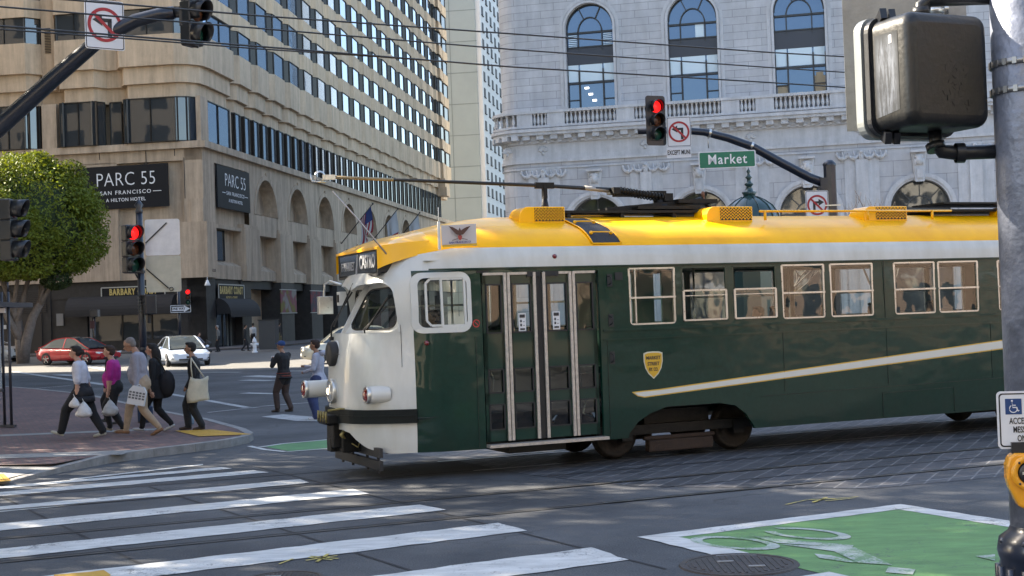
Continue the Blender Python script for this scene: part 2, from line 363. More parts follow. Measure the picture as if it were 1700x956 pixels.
# lane markings in the crossing street
def ln(*q, wd=.15): return [strip(gp(q[i], q[i+1]), gp(q[i+2], q[i+3]), wd) for i in range(0, len(q)-2, 2)]
sheet('lane_line', ln(22, 617, 190, 641, wd=.35)+ln(275, 653, 412, 677, wd=.22)+ln(345, 685, 430, 676, wd=.12)+ln(430, 675, 514, 668.5, wd=.14)+ln(414, 624, 466, 626, wd=.8)+ln(404, 631, 450, 632, wd=.6)+ln(405, 652.5, 460, 654, wd=.4)+ln(95, 622, 130, 624, wd=.6)+ln(60, 645, 118, 640, wd=.15)+ln(330, 618, 400, 618, wd=.35)
      +ln(470, 616, 520, 616, wd=.4)+ln(140, 607, 188, 616, wd=.5), C['white_thin'], .0075)
sheet('crosswalk_stripe', [[gp(434, 692), gp(470, 688), gp(540, 694), gp(540, 700), gp(490, 699)]], C['white_thin'], .0075)
sheet('bike_lane_green', [[gp(440, 742), gp(470, 737), gp(560, 729), gp(600, 733), gp(560, 743), gp(480, 749)]], C['green_pale'], .0045)
sheet('bike_lane_line', ln(414, 741, 440, 747, 475, 750.5, 560, 744, wd=.1)+ln(430, 743, 470, 737, 560, 729, wd=.1), C['white_paint'], .0085)
# manholes
def manhole(c, r_, label):
    o = empty('manhole_cover', (c.x, c.y, 0), label=label, cat='manhole cover')
    MB().lathe([(0, .011), (r_*.86, .011), (r_*.87, .006), (r_*.9, .006), (r_*.91, .013), (r_, .013), (r_+.01, .0)], n=48, smooth=False).build('frame_ring', C['iron'], o)
    mm = MB()
    for a in range(-7, 8):
        h = math.sqrt(max(0, .8*.8-(a*.11)**2))*r_*.98
        if h > 0: mm.box((a*.11*r_, 0, .013), (.045*r_, 2*h, .006))
    mm.build('cover_ribs', C['iron'], o); MB().box((-.1, .2*r_, .018), (.14, .05, .006)).box((.25*r_, -.3*r_, .018), (.14, .05, .006)).build('pick_hole_plate', C['concrete'], o)
    return o
manhole(gp(1227, 938), .50, 'round cast iron manhole cover beside the green bike box')
manhole(gp(470, 962), .34, 'cast iron cover at the bottom edge of the crosswalk')
# plaza with kerb (left)
K = [(-12.5, 17.3), (-7.35, 19.75), (-7.0, 21.0), (-6.62, 22.15), (-6.1, 22.95), (-5.55, 23.6), (-5.1, 24.3), (-4.9, 24.95), (-4.93, 25.6), (-5.3, 26.7), (-6.6, 29.6), (-8.4, 32.9), (-13.5, 43.1), (-17, 48.4), (-26, 60.5), (-60, 66), (-75, 30), (-40, 12)]
def inset(poly, d):
    out = []; n = len(poly)
    for i in range(n):
        p0, p1, p2 = [Vector((*poly[(i+k) % n], 0)) for k in (-1, 0, 1)]
        a = (p1-p0).normalized(); b = (p2-p1).normalized(); na = Vector((-a.y, a.x, 0)); nb_ = Vector((-b.y, b.x, 0)); m_ = (na+nb_).normalized()
        out.append(p1 + m_*d/max(.5, m_.dot(na)))
    return out
KH = .14
for i in range(len(K)-4):           # granite kerb stones
    pass
ins = inset(K, .16); mk = MB(); nK = len(K)
for i in range(nK):
    j = (i+1) % nK
    def h_(k): return .03 if k in (0, 1) else (.09 if k == 2 else KH)
    a, b, c_, d_ = Vector((*K[i], 0)), Vector((*K[j], 0)), ins[j], ins[i]
    L_ = (b-a).length; m_ = max(1, int(L_/1.1))
    for q in range(m_):
        t0 = q/m_+.004/max(L_, .01); t1 = (q+1)/m_-.004/max(L_, .01)
        hh = [h_(i)*(1-t)+h_(j)*t for t in (t0, t1)]
        p = [a.lerp(b, t0), a.lerp(b, t1), d_.lerp(c_, t1), d_.lerp(c_, t0)]
        vv = [Vector((x_.x, x_.y, -.02)) for x_ in p]+[Vector((p[0].x, p[0].y, hh[0])), Vector((p[1].x, p[1].y, hh[1])), Vector((p[2].x, p[2].y, hh[1])), Vector((p[3].x, p[3].y, hh[0]))]
        mk.add(vv, [(0, 1, 5, 4), (1, 2, 6, 5), (2, 3, 7, 6), (3, 0, 4, 7), (4, 5, 6, 7)])
mk.build('kerb', C['kerb'])['kind'] = 'structure'
i2 = inset(K, .155)
sheet('concrete_edge', [[i2[0], i2[1], i2[2], i2[3], i2[4], Vector((-9.5, 23.4, 0)), Vector((-40, 23.4, 0)), i2[17]]], C['concrete'], .035)
o_ = sheet('plaza', [i2[2:17]+[Vector((-40, 21.4, 0)), Vector((-9.2, 21.4, 0))]], C['brick'], KH-.008)
sheet('concrete_band', [strip((-30, 22.55), (-6.4, 22.55), .75), strip((-25, 26.1), (-7.2, 27.3), .45)], C['concrete'], KH-.003)
mk2 = MB()                         # ramp slab from the plaza down to the crosswalk
mk2.poly([Vector((-40, 21.4, KH-.008)), Vector((-9.2, 21.4, KH-.008)), Vector((-6.85, 22.1, .12)), Vector((-7.15, 21.0, .085)), Vector((-7.5, 19.95, .045)), Vector((-12.6, 17.6, .045)), Vector((-40, 12.4, .045))])
mk2.build('ramp', C['concrete'], fix=False)['kind'] = 'structure'
def dome_pad(pts, name, label, z):
    e = empty(name, pts[0], label=label, cat='tactile paving')
    sp = MB().poly([p+Vector((0, 0, z))-pts[0] for p in pts]); sp.build('yellow_surface', C['yellow_paint'], e, fix=False)
    dm = MB(); c0 = pts[0]; ax = (pts[1]-pts[0]); ay = (pts[3]-pts[0])
    n1_, n2_ = int(ax.length/.07), int(ay.length/.07)
    for a in range(1, n1_):
        for b in range(1, n2_):
            u_, v_ = a/n1_, b/n2_
            p = pts[0].lerp(pts[1], u_).lerp(pts[3].lerp(pts[2], u_), v_)-pts[0]
            dm.lathe([(.0001, .006), (.014, .004), (.018, 0)], p+Vector((0, 0, z)), 6)
    dm.build('domes', C['yellow_paint'], e)
dome_pad([gp(290, 715, KH), gp(330, 724.5, KH), gp(418, 721, KH), gp(352, 713, KH)], 'tactile_pad', 'yellow tactile paving at the rounded corner of the brick plaza', .004)
dome_pad([gp(-40, 790, .06), gp(-40, 803, .06), gp(19, 799.5, .06), gp(2, 784, .06)], 'tactile_pad', 'yellow tactile paving cut off by the left edge beside the crosswalk', .012)
# hotel sidewalk and bank sidewalk
def H(x, y, z=0): return HO + HX*x + HY*y + Vector((0, 0, z))
mk3 = MB()
def slab(mbx, pts, zt, zb=-.1):
    n = len(pts); mbx.add([Vector((p.x, p.y, gz(p.x, p.y)+zb)) for p in pts]+[Vector((p.x, p.y, gz(p.x, p.y)+zt)) for p in pts], [list(range(n, 2*n))]+[(i, (i+1) % n, n+(i+1) % n, n+i) for i in range(n)])
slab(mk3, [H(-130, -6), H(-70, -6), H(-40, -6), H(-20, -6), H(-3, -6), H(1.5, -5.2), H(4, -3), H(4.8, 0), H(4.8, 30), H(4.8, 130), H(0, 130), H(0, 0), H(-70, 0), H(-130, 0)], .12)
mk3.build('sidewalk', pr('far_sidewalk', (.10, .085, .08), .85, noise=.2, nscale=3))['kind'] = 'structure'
def B(x, y, z=0):
    bx = Vector((math.cos(BA), math.sin(BA), 0)); return BO + bx*x + Vector((-bx.y, bx.x, 0))*y + Vector((0, 0, z))
mk4 = MB(); slab(mk4, [B(-4, -7), B(20, -7), B(60, -7), B(60, 0), B(0, 0), B(0, 60), B(-4, 60)], .12); mk4.build('sidewalk', C['concrete'])['kind'] = 'structure'
# sidewalk under the camera's street corner
mk5 = MB(); slab(mk5, [tr(-6, -13.2), tr(6, -13.2), tr(60, -13.2), tr(60, -22), tr(-60, -22), tr(-60, -13.2)], .0, -.1)

C['sun_lightened_road'] = pr('sun_lightened_road', (.13, .127, .12), .8, noise=.15, nscale=1.2, bump=.4, bscale=50)  # cross-street asphalt colour lightened to make its sunlit strip look brighter
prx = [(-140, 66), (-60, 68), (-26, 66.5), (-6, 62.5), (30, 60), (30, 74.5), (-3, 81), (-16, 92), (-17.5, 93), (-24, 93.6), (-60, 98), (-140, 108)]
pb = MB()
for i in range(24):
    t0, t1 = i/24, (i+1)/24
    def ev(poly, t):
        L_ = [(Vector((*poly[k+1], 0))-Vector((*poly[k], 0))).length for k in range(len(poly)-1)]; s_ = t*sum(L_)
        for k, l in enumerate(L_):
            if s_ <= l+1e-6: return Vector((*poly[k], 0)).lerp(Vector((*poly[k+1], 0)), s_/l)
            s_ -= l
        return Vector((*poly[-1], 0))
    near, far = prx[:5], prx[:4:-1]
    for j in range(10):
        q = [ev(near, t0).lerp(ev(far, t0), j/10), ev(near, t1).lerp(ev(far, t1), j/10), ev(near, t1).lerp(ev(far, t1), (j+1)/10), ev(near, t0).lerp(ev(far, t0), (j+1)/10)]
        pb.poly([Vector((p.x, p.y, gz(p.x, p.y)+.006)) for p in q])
o_ = pb.build('road', C['sun_lightened_road'], fix=False); o_['kind'] = 'structure'
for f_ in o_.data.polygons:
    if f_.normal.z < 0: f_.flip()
# ================================================================ HOTEL
def concrete_mat(name, c, streak=.22, sc=1.5, rgh=.85):
    m = pr(name, c, rgh); g = NG(m)
    a = g.noise(sc, 6, rough=.7); b = g.noise(1.0, 5, vec=(1.6, 1.6, .16), rough=.7); d = g.noise(22, 4)
    k = g.op('ADD', g.rng(a, .3, .7, -.09, .09), g.rng(b, .32, .68, -streak, streak)); k = g.op('ADD', g.op('ADD', k, g.rng(d, .3, .7, -.05, .05)), 1)
    cc = g.N('ShaderNodeCombineColor'); [g.L(k, cc.inputs[i]) for i in range(3)]
    g.col(g.mix(1, c, cc.outputs[0], 'MULTIPLY')); g.bump(d, .3, .02); return m
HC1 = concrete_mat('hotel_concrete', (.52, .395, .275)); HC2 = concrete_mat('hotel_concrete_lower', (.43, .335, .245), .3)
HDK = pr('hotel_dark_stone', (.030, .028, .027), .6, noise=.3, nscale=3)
WFR = pr('dark_window_frame', (.02, .018, .016), .4)
def mirror(name, col, rough=.02, wav=.06, met=.85):
    m = pr(name, col, rough, met); g = NG(m); n = g.noise(.55, 2); g.bump(n, wav, .25); return m
GL_B = mirror('reflective_glass', (.20, .29, .42), .02, .012); GL_A = pr('bronze_glass', (.022, .017, .014), .12, spec=.35, rvar=.05)
GL_D = mirror('dark_glass', (.12, .13, .14), .03, .04, .7)
root = empty('hotel_building', HO, HA, 'beige concrete hotel with sawtooth rows of mirrored windows on the corner', 'hotel')
def pl_off(pl, d):
    out = []
    for i, p in enumerate(pl):
        p = Vector((*p, 0)); a = (p-Vector((*pl[i-1], 0))).normalized() if i else None; b = (Vector((*pl[i+1], 0))-p).normalized() if i < len(pl)-1 else None
        a = a or b; b = b or a; na = Vector((a.y, -a.x, 0)); nb_ = Vector((b.y, -b.x, 0)); m_ = (na+nb_).normalized(); out.append(p+m_*d/max(.6, m_.dot(na)))
    return out
def band(mbx, pl, d, z0, z1, th=1.3, m=0, z1b=None):
    """a ribbon following plan line pl, its face d outside of it, closed th behind"""
    o = pl_off(pl, d); n = len(o); b = [Vector((p[0], p[1], 0)) for p in pl_off(pl, d-th)]
    vs = [p+Vector((0, 0, z)) for z in (z0, z1) for p in o]+[p+Vector((0, 0, z)) for z in (z0, z1) for p in b]
    fs = []
    for i in range(n-1):
        fs += [(i, i+1, n+i+1, n+i), (i, 2*n+i, 2*n+i+1, i+1), (n+i, n+i+1, 3*n+i+1, 3*n+i), (2*n+i, 3*n+i, 3*n+i+1, 2*n+i+1)]
    fs += [(0, n, 3*n, 2*n), (n-1, 3*n-1, 4*n-1, 2*n-1)]
    mbx.add(vs, fs, m)
LP = [(-130, -.1), (-41.6, -.1)]
xb = -41.6
while xb < -17.5: LP += [(xb+.1, .15), (xb+.7, -.8), (xb+3.4, -.8), (xb+4.1, .1), (xb+5.0, .1)]; xb += 6.07
LP = [p for p in LP if p[0] < -17.3]
LP += [(-17.2, .2), (-16.9, .0), (-16.4, -.8), (-13.1, -.8), (-12.35, .02), (-12.25, .3), (-11.2, .3), (-11.1, -.02), (-10.7, -.8), (-7.8, -.8), (-7.2, .1), (-6.3, .1), (-5.7, -.85), (-1.6, -.85), (-.7, -.45), (.0, .45), (.12, 1.7), (.0, 7.0)]
TE = []
y_ = 7.9
while y_ < 88: TE.append(y_); y_ += 4.42
RP = []
for t in TE: RP += [(-.72, t), (-.10, t+.80), (-.27, t+4.05), (-.70, t+4.36)]
END = [(-.5, 90.0), (.05, 90.5), (.0, 93.2), (-.5, 93.8), (-.1, 94.3), (-.1, 97.4), (-.7, 98)]
PLN = LP+RP+END
TOPZ, FL = 66.0, 3.28
sp = MB()
band(sp, PLN, .10, 21.1, 23.35)
band(sp, PLN, -.22, 19.85, 21.15); band(sp, PLN, -.54, 18.72, 19.9)
z = 25.28; floors = []
while z < TOPZ:
    floors.append(z-1.93); band(sp, PLN, .10, z, z+FL-1.93); z += FL
# vertical piers between the bays on the left face and at each tooth
sp.box2((-12.25, .1, 19.9), (-11.2, 1.6, TOPZ))
for k in range(16): sp.box2((-11.95, .02, 22.7+k*.12), (-11.5, .12, 22.75+k*.12), 1)
sp.build('spandrel_panels', [HC1, WFR], root)
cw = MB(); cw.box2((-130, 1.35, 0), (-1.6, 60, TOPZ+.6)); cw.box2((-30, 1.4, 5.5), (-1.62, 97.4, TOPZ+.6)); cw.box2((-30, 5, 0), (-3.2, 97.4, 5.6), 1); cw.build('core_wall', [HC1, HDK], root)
SEAMS = MB()
for x in (-13.85, -9.2, -5.0, -.9): SEAMS.box((x, -.82 if x > -6 and x < -1 else -.8, 24.3), (.03, .03, 2.0))
# windows: one mesh per tooth / bay pane
def pane(mbx, a, b, z0, z1, back, mg, fr=.05):
    a = Vector((*a, 0)); b = Vector((*b, 0)); t = (b-a).normalized(); nrm = Vector((t.y, -t.x, 0)); a = a-nrm*back; b = b-nrm*back
    u = Vector((0, 0, 1))
    mbx.poly([a+u*z0, b+u*z0, b+u*z1, a+u*z1], mg)
    for p, q in ((a+u*z0, b+u*z0), (a+u*z1, b+u*z1), (a+u*z0, a+u*z1), (b+u*z0, b+u*z1)):
        mbx.bar(p+nrm*.03, q+nrm*.03, fr, fr*1.6, 2, up=nrm)
def vis(p, lim=-20):
    q = root.matrix_world @ Vector(p) if False else H(*p)
    d = q-CO; zf = d.dot(_F)
    v = 478-FPX*d.dot(_U)/zf; u = 850+FPX*d.dot(_R)/zf
    return u, v, zf
cands = []
for fi, z0 in enumerate(floors):
    z1 = z0+1.93
    for t in TE:
        mb = MB(); a, b, c_ = (-.72, t), (-.10, t+.80), (-.27, t+4.05)
        pane(mb, a, b, z0-.02, z1+.02, .0, 1); pane(mb, b, c_, z0-.02, z1+.02, .0, 0, .07)
        u, v, zf = vis((-.2, t+2, z0)); cands.append((mb, v > 0, zf, 'window', None))
    for (a, b, g_) in (((-.5, 90.0), (.05, 90.5), 1), ((.05, 90.5), (.0, 93.2), 1), ((-.5, 93.8), (-.1, 94.3), 1), ((-.1, 94.3), (-.1, 97.4), 1)):
        mb = MB(); pane(mb, a, b, z0-.02, z1+.02, .05, g_); u, v, zf = vis((0, 94, z0)); cands.append((mb, v > 0, zf+200, 'window', None))
    for i in range(len(LP)-1):
        a, b = LP[i], LP[i+1]
        if (a[1] == .3 and b[1] == .3) or a[0] < -60: continue
        mb = MB(); L_ = (Vector(b)-Vector(a)).length
        k = 2 if L_ > 2.4 else 1
        for q in range(k):
            aa = Vector(a).lerp(Vector(b), q/k); bb_ = Vector(a).lerp(Vector(b), (q+1)/k)
            pane(mb, aa, bb_, z0-.02, z1+.02, .12, 0 if a[0] > -.2 else 3)
        if a[0] < -18: k_ = 1e4
        else: k_ = 0
        u, v, zf = vis((a[0], 0, z0)); cands.append((mb, v > 0 and u > -20, zf+k_, 'window', None))
# tall mirrored windows of the storey under the stepped cornices
for i in range(len(LP)-1):
    a, b = LP[i], LP[i+1]
    if a[1] == .3 or a[0] < -60: continue
    L_ = (Vector(b)-Vector(a)).length; k = 2 if L_ > 2.4 else 1; mb = MB()
    for q in range(k): pane(mb, Vector(a).lerp(Vector(b), q/k), Vector(a).lerp(Vector(b), (q+1)/k), 15.6, 18.8, .42, 0 if a[0] > -.8 else 3, .07)
    cands.append((mb, True, 40 if a[0] > -18 else 1e4, 'tall_window', None))
for t in TE:
    mb = MB()
    for q in (0, 2.2):
        a, b, c_ = (-.85, t+q+.15), (-.42, t+q+.6), (-.48, t+q+2.0)
        pane(mb, a, b, 15.5, 18.8, .1, 1, .07); pane(mb, b, c_, 15.5, 18.8, .1, 0, .07)
    cands.append((mb, True, 50+t, 'tall_window', None))
cands.sort(key=lambda c_: (not c_[1], c_[2]))
rest = MB(); cnt = {}
WM = [GL_B, GL_A, WFR, GL_D]
for mb, v, zf, nm, _ in cands:
    cnt[nm] = cnt.get(nm, 0)+1
    if v and zf < 5000 and cnt[nm] <= 100: mb.build(nm, WM, root, fix=False)
    else: rest.add(mb.v, []); off = len(rest.v)-len(mb.v); rest.f += [[off+i for i in f] for f in mb.f]; rest.m += mb.m; rest.s += mb.s
tag(rest.build('windows_rest', WM, root, fix=False), kind='stuff')
pw = MB()
for t in TE:
    for q in (0, 2.2): pw.box2((-1.4, t+q-.17, 15.4), (-.62, t+q+.16, 18.8))
for x0, x1 in ((-17.3, -16.95), (-12.3, -11.15), (-.35, .0)): pw.box2((x0, -.1, 15.4), (x1, 1.4, 18.85))
loose(pw.build('window_piers', HC2, root), 'window_pier')
# ledge and lower storeys. right face: arcade of arches over piers
lw = MB()
LOWL = [(-130, 0), (-.0, 0)]; 
band(lw, [(-130, 0), (0, 0), (0, 98)], .35, 15.05, 15.55); 
lw.box2((-130, 0, 14.2), (-.01, 1.4, 15.06)); lw.box2((-9.8, 0, 5.6), (-6.6, 1.39, 14.3)); lw.box2((-130, 0.02, 5.6), (-9.8, 1.4, 14.25))
lw.box2((-6.6, .35, 9.6), (-.02, 1.4, 14.3)); lw.box2((-3.3, -.3, 5.6), (.3, 1.5, 9.66)); lw.box2((-6.61, .1, 5.6), (-3.3, 1.41, 9.6))
lw.box2((-1.5, .001, 9.6), (-.011, 1.42, 14.25)); lw.box2((-.95, -.16, 9.6), (.0, .5, 11.35))
def RF(y, z, d): return Vector((-d, y, z))
def arch_wall(mbx, y0, y1, z0, z1, cy, r, rz_, zs, depth=1.1, n=20, m=0):
    """wall between y0,y1 with an arched recess that starts at zs"""
    ys = [y0]+[cy+r*math.cos(math.pi*(1-k/n)) for k in range(n+1)]+[y1]
    za = lambda y: zs+rz_*math.sqrt(max(0, 1-((y-cy)/r)**2)) if abs(y-cy) < r+1e-6 else zs
    for i in range(len(ys)-1):
        a, b = ys[i], ys[i+1]
        if b-a < 1e-4: continue
        if i in (0, len(ys)-2): mbx.poly([RF(a, z0, 0), RF(b, z0, 0), RF(b, z1, 0), RF(a, z1, 0)], m)
        else:
            mbx.poly([RF(a, za(a), 0), RF(b, za(b), 0), RF(b, z1, 0), RF(a, z1, 0)], m)
            mbx.add([RF(a, za(a), 0), RF(b, za(b), 0), RF(b, za(b), depth), RF(a, za(a), depth)], [(0, 1, 2, 3)], m, True)
    # back of the recess and sloped sill
    mbx.poly([RF(cy-r, zs-.3, depth), RF(cy+r, zs-.3, depth), RF(cy+r, zs+rz_+.1, depth), RF(cy-r, zs+rz_+.1, depth)], m)
    mbx.poly([RF(cy-r, zs, 0), RF(cy+r, zs, 0), RF(cy+r, zs-.02, depth), RF(cy-r, zs-.02, depth)], m)
def half_arch(mbx, cy, r, rz_, zs, depth, pr_, m, n=20):
    """moulding ring round the arch"""
    for k in range(n):
        t0, t1 = math.pi*k/n, math.pi*(k+1)/n
        P_ = lambda t, s_, d: RF(cy+r*s_*math.cos(t), zs+rz_*s_*math.sin(t), d)
        mbx.add([P_(t0, 1.0, -pr_), P_(t1, 1.0, -pr_), P_(t1, 1.13, -pr_), P_(t0, 1.13, -pr_), P_(t0, 1.13, 0), P_(t1, 1.13, 0), P_(t0, 1.0, .0), P_(t1, 1.0, 0)], [(0, 1, 2, 3), (3, 2, 5, 4), (0, 6, 7, 1)], m, False)
lw.box2((-1.4, .0, 14.2), (-.002, 9.85, 15.06)); lw.box2((-1.4, 0.0, 9.6), (-.005, 2.4, 14.25)); lw.box2((-1.4, 2.4, 9.6), (-.4, 9.84, 14.25))
yc = 14.2; k = 0; panes = []
while yc < 94:
    y0, y1 = yc-4.37, yc+4.37
    if yc < 72:
        arch_wall(lw, y0, y1, 9.62, 15.06, yc, 2.75, 3.0, 10.95); half_arch(lw, yc, 2.75, 3.0, 10.95, 1.1, .07, 0); lw.box2((-1.0, yc-.09, 14.25), (.12, yc+.09, 14.55))
        wp = MB(); wp.poly([RF(yc-2.2, 11.2, 1.05), RF(yc-.1, 11.2, 1.05), RF(yc-.1, 13.4, 1.05), RF(yc-1.2, 13.3, 1.05), RF(yc-2.2, 12.4, 1.05)], 0); wp.bar(RF(yc-.1, 11.2, 1.03), RF(yc-.1, 13.4, 1.03), .08, .06, 2); wp.bar(RF(yc-2.2, 11.2, 1.03), RF(yc-.1, 11.2, 1.03), .08, .06, 2)
        wp.build('arched_window', WM[3:4]+[GL_A, WFR], root, fix=False)
    else: lw.box2((-1.4, y0, 9.62), (0, y1, 15.06))
    lw.box2((-1.3, yc-3.2, 9.62), (-.01, yc+3.2, 10.94)) if False else None
    # spandrel between arch sill and lower window, lower window recess, sloping sill, panel under it
    lw.box2((-1.4, y0+1.6, 9.25), (-.02, y1-1.6, 10.93)); lw.box2((-1.4, y0+1.6, 5.6), (-.16, y1-1.6, 6.35))
    lw.add([(-.16, y0+1.6, 6.35), (-.16, y1-1.6, 6.35), (-1.1, y1-1.6, 6.95), (-1.1, y0+1.6, 6.95)], [(0, 1, 2, 3)])
    wq = MB(); wq.poly([(-1.0, y0+1.7, 6.9), (-1.0, yc+.1, 6.9), (-1.0, yc+.1, 9.3), (-1.0, y0+1.7, 9.3)], 0); wq.bar((-.97, yc+.1, 6.9), (-.97, yc+.1, 9.3), .1, .06, 1); wq.bar((-.97, y0+1.7, 6.92), (-.97, yc+.1, 6.92), .08, .06, 1)
    wq.build('lower_window', [GL_D, WFR], root, fix=False); lw.box2((-1.45, yc+.1, 6.5), (-1.0, y1-1.5, 9.4))
    for yy in (y0,): lw.box2((-1.5, yy-1.75, 5.5), (.27, yy+1.75, 9.66)); lw.box2((-1.5, yy-1.68, 9.66), (.12, yy+1.68, 9.95))
    yc += 8.74; k += 1
# first bay by the corner
lw.box2((-1.4, .3, 5.55), (-.02, 2.5, 9.6)); lw.box2((-1.4, 2.5, 9.35), (-.03, 8.0, 9.62)); lw.box2((-1.4, 2.5, 5.55), (-.1, 8.0, 6.6)); lw.add([(-.1, 2.5, 6.6), (-.1, 8.0, 6.6), (-1.1, 8.0, 7.1), (-1.1, 2.5, 7.1)], [(0, 1, 2, 3)])
wq = MB(); wq.poly([(-.7, 2.6, 7.0), (-.7, 5.8, 7.0), (-.7, 5.8, 9.4), (-.7, 2.6, 9.4)], 0); wq.bar((-.67, 5.8, 7.0), (-.67, 5.8, 9.4), .1, .06, 1); wq.bar((-.67, 2.6, 7.0), (-.67, 2.6, 9.4), .1, .06, 1); wq.build('lower_window', [GL_D, WFR], root, fix=False); lw.box2((-1.5, 5.8, 6.6), (-.75, 8, 9.4))
lw.box2((-1.4, 90, 5.5), (0, 98, 15.06))
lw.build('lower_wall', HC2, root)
# conduits and joints on the left face
cd_ = MB(); cd_.bar((-4.3, -.03, 14.15), (-4.3, -.03, 15.1), .04, .05); cd_.box((-4.3, -.05, 14.1), (.3, .1, .12)); cd_.box((-1.4, -.02, 12.9), (.04, .04, 3)); cd_.box((-.02, .9, 13), (.03, .04, 2.8))
for x in (-17.2, -12.1, -7.9, -2.1): cd_.box((x, -.01, 15.0), (.04, .05, .9))
loose(cd_.build('joint_trim', WFR, root), 'joint_trim')
# ground floor
gf = MB()
gf.box2((-130, .25, .2), (-12.2, 1.3, 5.6)); gf.box2((-12.2, .3, 4.4), (-.3, 1.3, 5.6)); gf.box2((-2.2, .05, .2), (-.05, 1.3, 5.6)); gf.box2((-12.2, .35, .2), (-9.4, 1.3, 4.5)); gf.box2((-9.0, .6, .3), (-2.2, 1.1, 1.2))
gf.box2((-1.5, .05, .2), (-.04, 1.9, 5.6)); gf.box2((-1.5, 1.5, 4.0), (-.3, 10, 5.58)); gf.box2((-1.5, 7.8, .2), (-.1, 10.0, 5.6)); gf.box2((-3.3, 10, 4.9), (-.5, 97, 5.6))
gf.box2((-1.3, 3.2, .3), (-.9, 5.2, 4.1)); gf.box2((-1.3, 7.0, .3), (-.7, 7.9, 4.1))
yp = 18.57
while yp < 96: gf.box2((-1.6, yp-1.75, .2), (.2, yp+1.75, 5.5)); yp += 8.74
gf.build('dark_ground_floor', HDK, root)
lv = MB()
for k in range(12): lv.box((-14.8, .2, 3.55+k*.14), (4.6, .06, .07))
lv.build('louvre', pr('louvre_metal', (.05, .045, .045), .5), root)
dr = MB(); dr.box2((-16.9, .18, .35), (-12.9, .24, 3.4)); dr.build('service_door', pr('service_door', (.035, .030, .028), .5), root)
MB().box((-14.9, .13, 1.9), (.06, .06, 3.1)).build('door_pipe', pr('pale_pipe', (.3, .29, .27), .5), root)
MB().box((-15.9, .13, 2.5), (.45, .04, .3)).build('notice', pr('notice_white', (.6, .6, .58), .6), root)
MB().box((-11.5, .28, 2.9), (.55, .05, .9)).build('notice', pr('notice_grey', (.25, .25, .25), .6), root)
sf = MB(); sf.poly([(-9.0, .7, 1.2), (-2.2, .7, 1.2), (-2.2, .7, 3.7), (-9.0, .7, 3.7)], 0)
for x in (-9.0, -6.8, -4.5, -2.25): sf.box((x, .66, 2.4), (.09, .08, 2.6), m=1)
sf.box((-5.6, .66, 3.7), (6.9, .08, .1), m=1); sf.box2((-9.3, .5, .3), (-9.1, .6, 3.9), 2)
sf.build('shop_window', [GL_D, WFR, pr('pale_jamb', (.3, .3, .3), .5)], root, fix=False)
s2 = MB(); s2.poly([(-.8, 2.0, .4), (-.8, 7.0, .4), (-.8, 7.0, 3.9), (-.8, 2.0, 3.9)], 0)
for y in (2.0, 3.2, 5.2, 6.2, 7.0): s2.box((-.77, y, 2.1), (.08, .1, 3.6), m=1 if y < 6 else 2)
s2.build('shop_window', [GL_D, WFR, pr('pale_jamb2', (.2, .22, .22), .5)], root, fix=False)
def awning(name, fr, x0, x1, z0, z1, out, mat, parent):
    mb = MB(); n = 8
    prof = [(out*math.sin(math.pi/2*k/n), z1-(z1-z0)*(1-math.cos(math.pi/2*k/n))) for k in range(n+1)]
    for i in range(n):
        (o0, a0), (o1, a1) = prof[i], prof[i+1]
        mb.add([fr(x0, o0, a0), fr(x1, o0, a0), fr(x1, o1, a1), fr(x0, o1, a1)], [(0, 1, 2, 3)], 0, True)
    for x in (x0, x1): mb.poly([fr(x, 0, z0)]+[fr(x, o_, a_) for o_, a_ in prof])
    mb.add([fr(x0, out, z0), fr(x1, out, z0), fr(x1, out, z0-.25), fr(x0, out, z0-.25)], [(0, 1, 2, 3)])
    return mb.build(name, mat, parent, fix=False)
AW = pr('black_canvas', (.022, .020, .020), .8)
awning('awning', lambda x, o, z: Vector((x, .3-o, z)), -10.6, -2.4, 3.3, 4.5, 1.1, AW, root)
awning('awning', lambda y, o, z: Vector((-.1+o, y, z)), 2.2, 9.0, 2.9, 4.1, 1.1, AW, root)
# writing
def text(s_, size, mat, M4, parent=None, name='lettering', ext=.004, off=0, align='CENTER', sp_=1, fx=1):
    c = bpy.data.curves.new('t', 'FONT'); c.body = s_; c.size = size; c.align_x = align; c.align_y = 'CENTER'; c.extrude = ext; c.offset = off; c.space_character = sp_; c.resolution_u = 3
    t = bpy.data.objects.new('t', c); COL.objects.link(t); dg = bpy.context.evaluated_depsgraph_get(); dg.update()
    me = bpy.data.meshes.new_from_object(t.evaluated_get(dg)); bpy.data.objects.remove(t); bpy.data.curves.remove(c)
    me.transform(M4 @ Matrix.Diagonal((fx, 1, 1, 1))); me.materials.clear(); me.materials.append(mat)
    o = bpy.data.objects.new(name, me); COL.objects.link(o); o.parent = parent; return o
def frm(o, x, up):
    """matrix with text running along x, standing along up, at o"""
    x = Vector(x).normalized(); up = Vector(up).normalized(); z_ = x.cross(up).normalized(); up = z_.cross(x)
    m_ = Matrix((x, up, z_)).transposed().to_4x4(); m_.translation = Vector(o); return m_
SGN = pr('sign_black', (.010, .011, .014), .6, spec=.25); SWH = pr('sign_white', (.75, .76, .78), .5); SGO = pr('sign_gold', (.55, .42, .14), .5); SRIM = pr('sign_rim', (.45, .44, .40), .5)
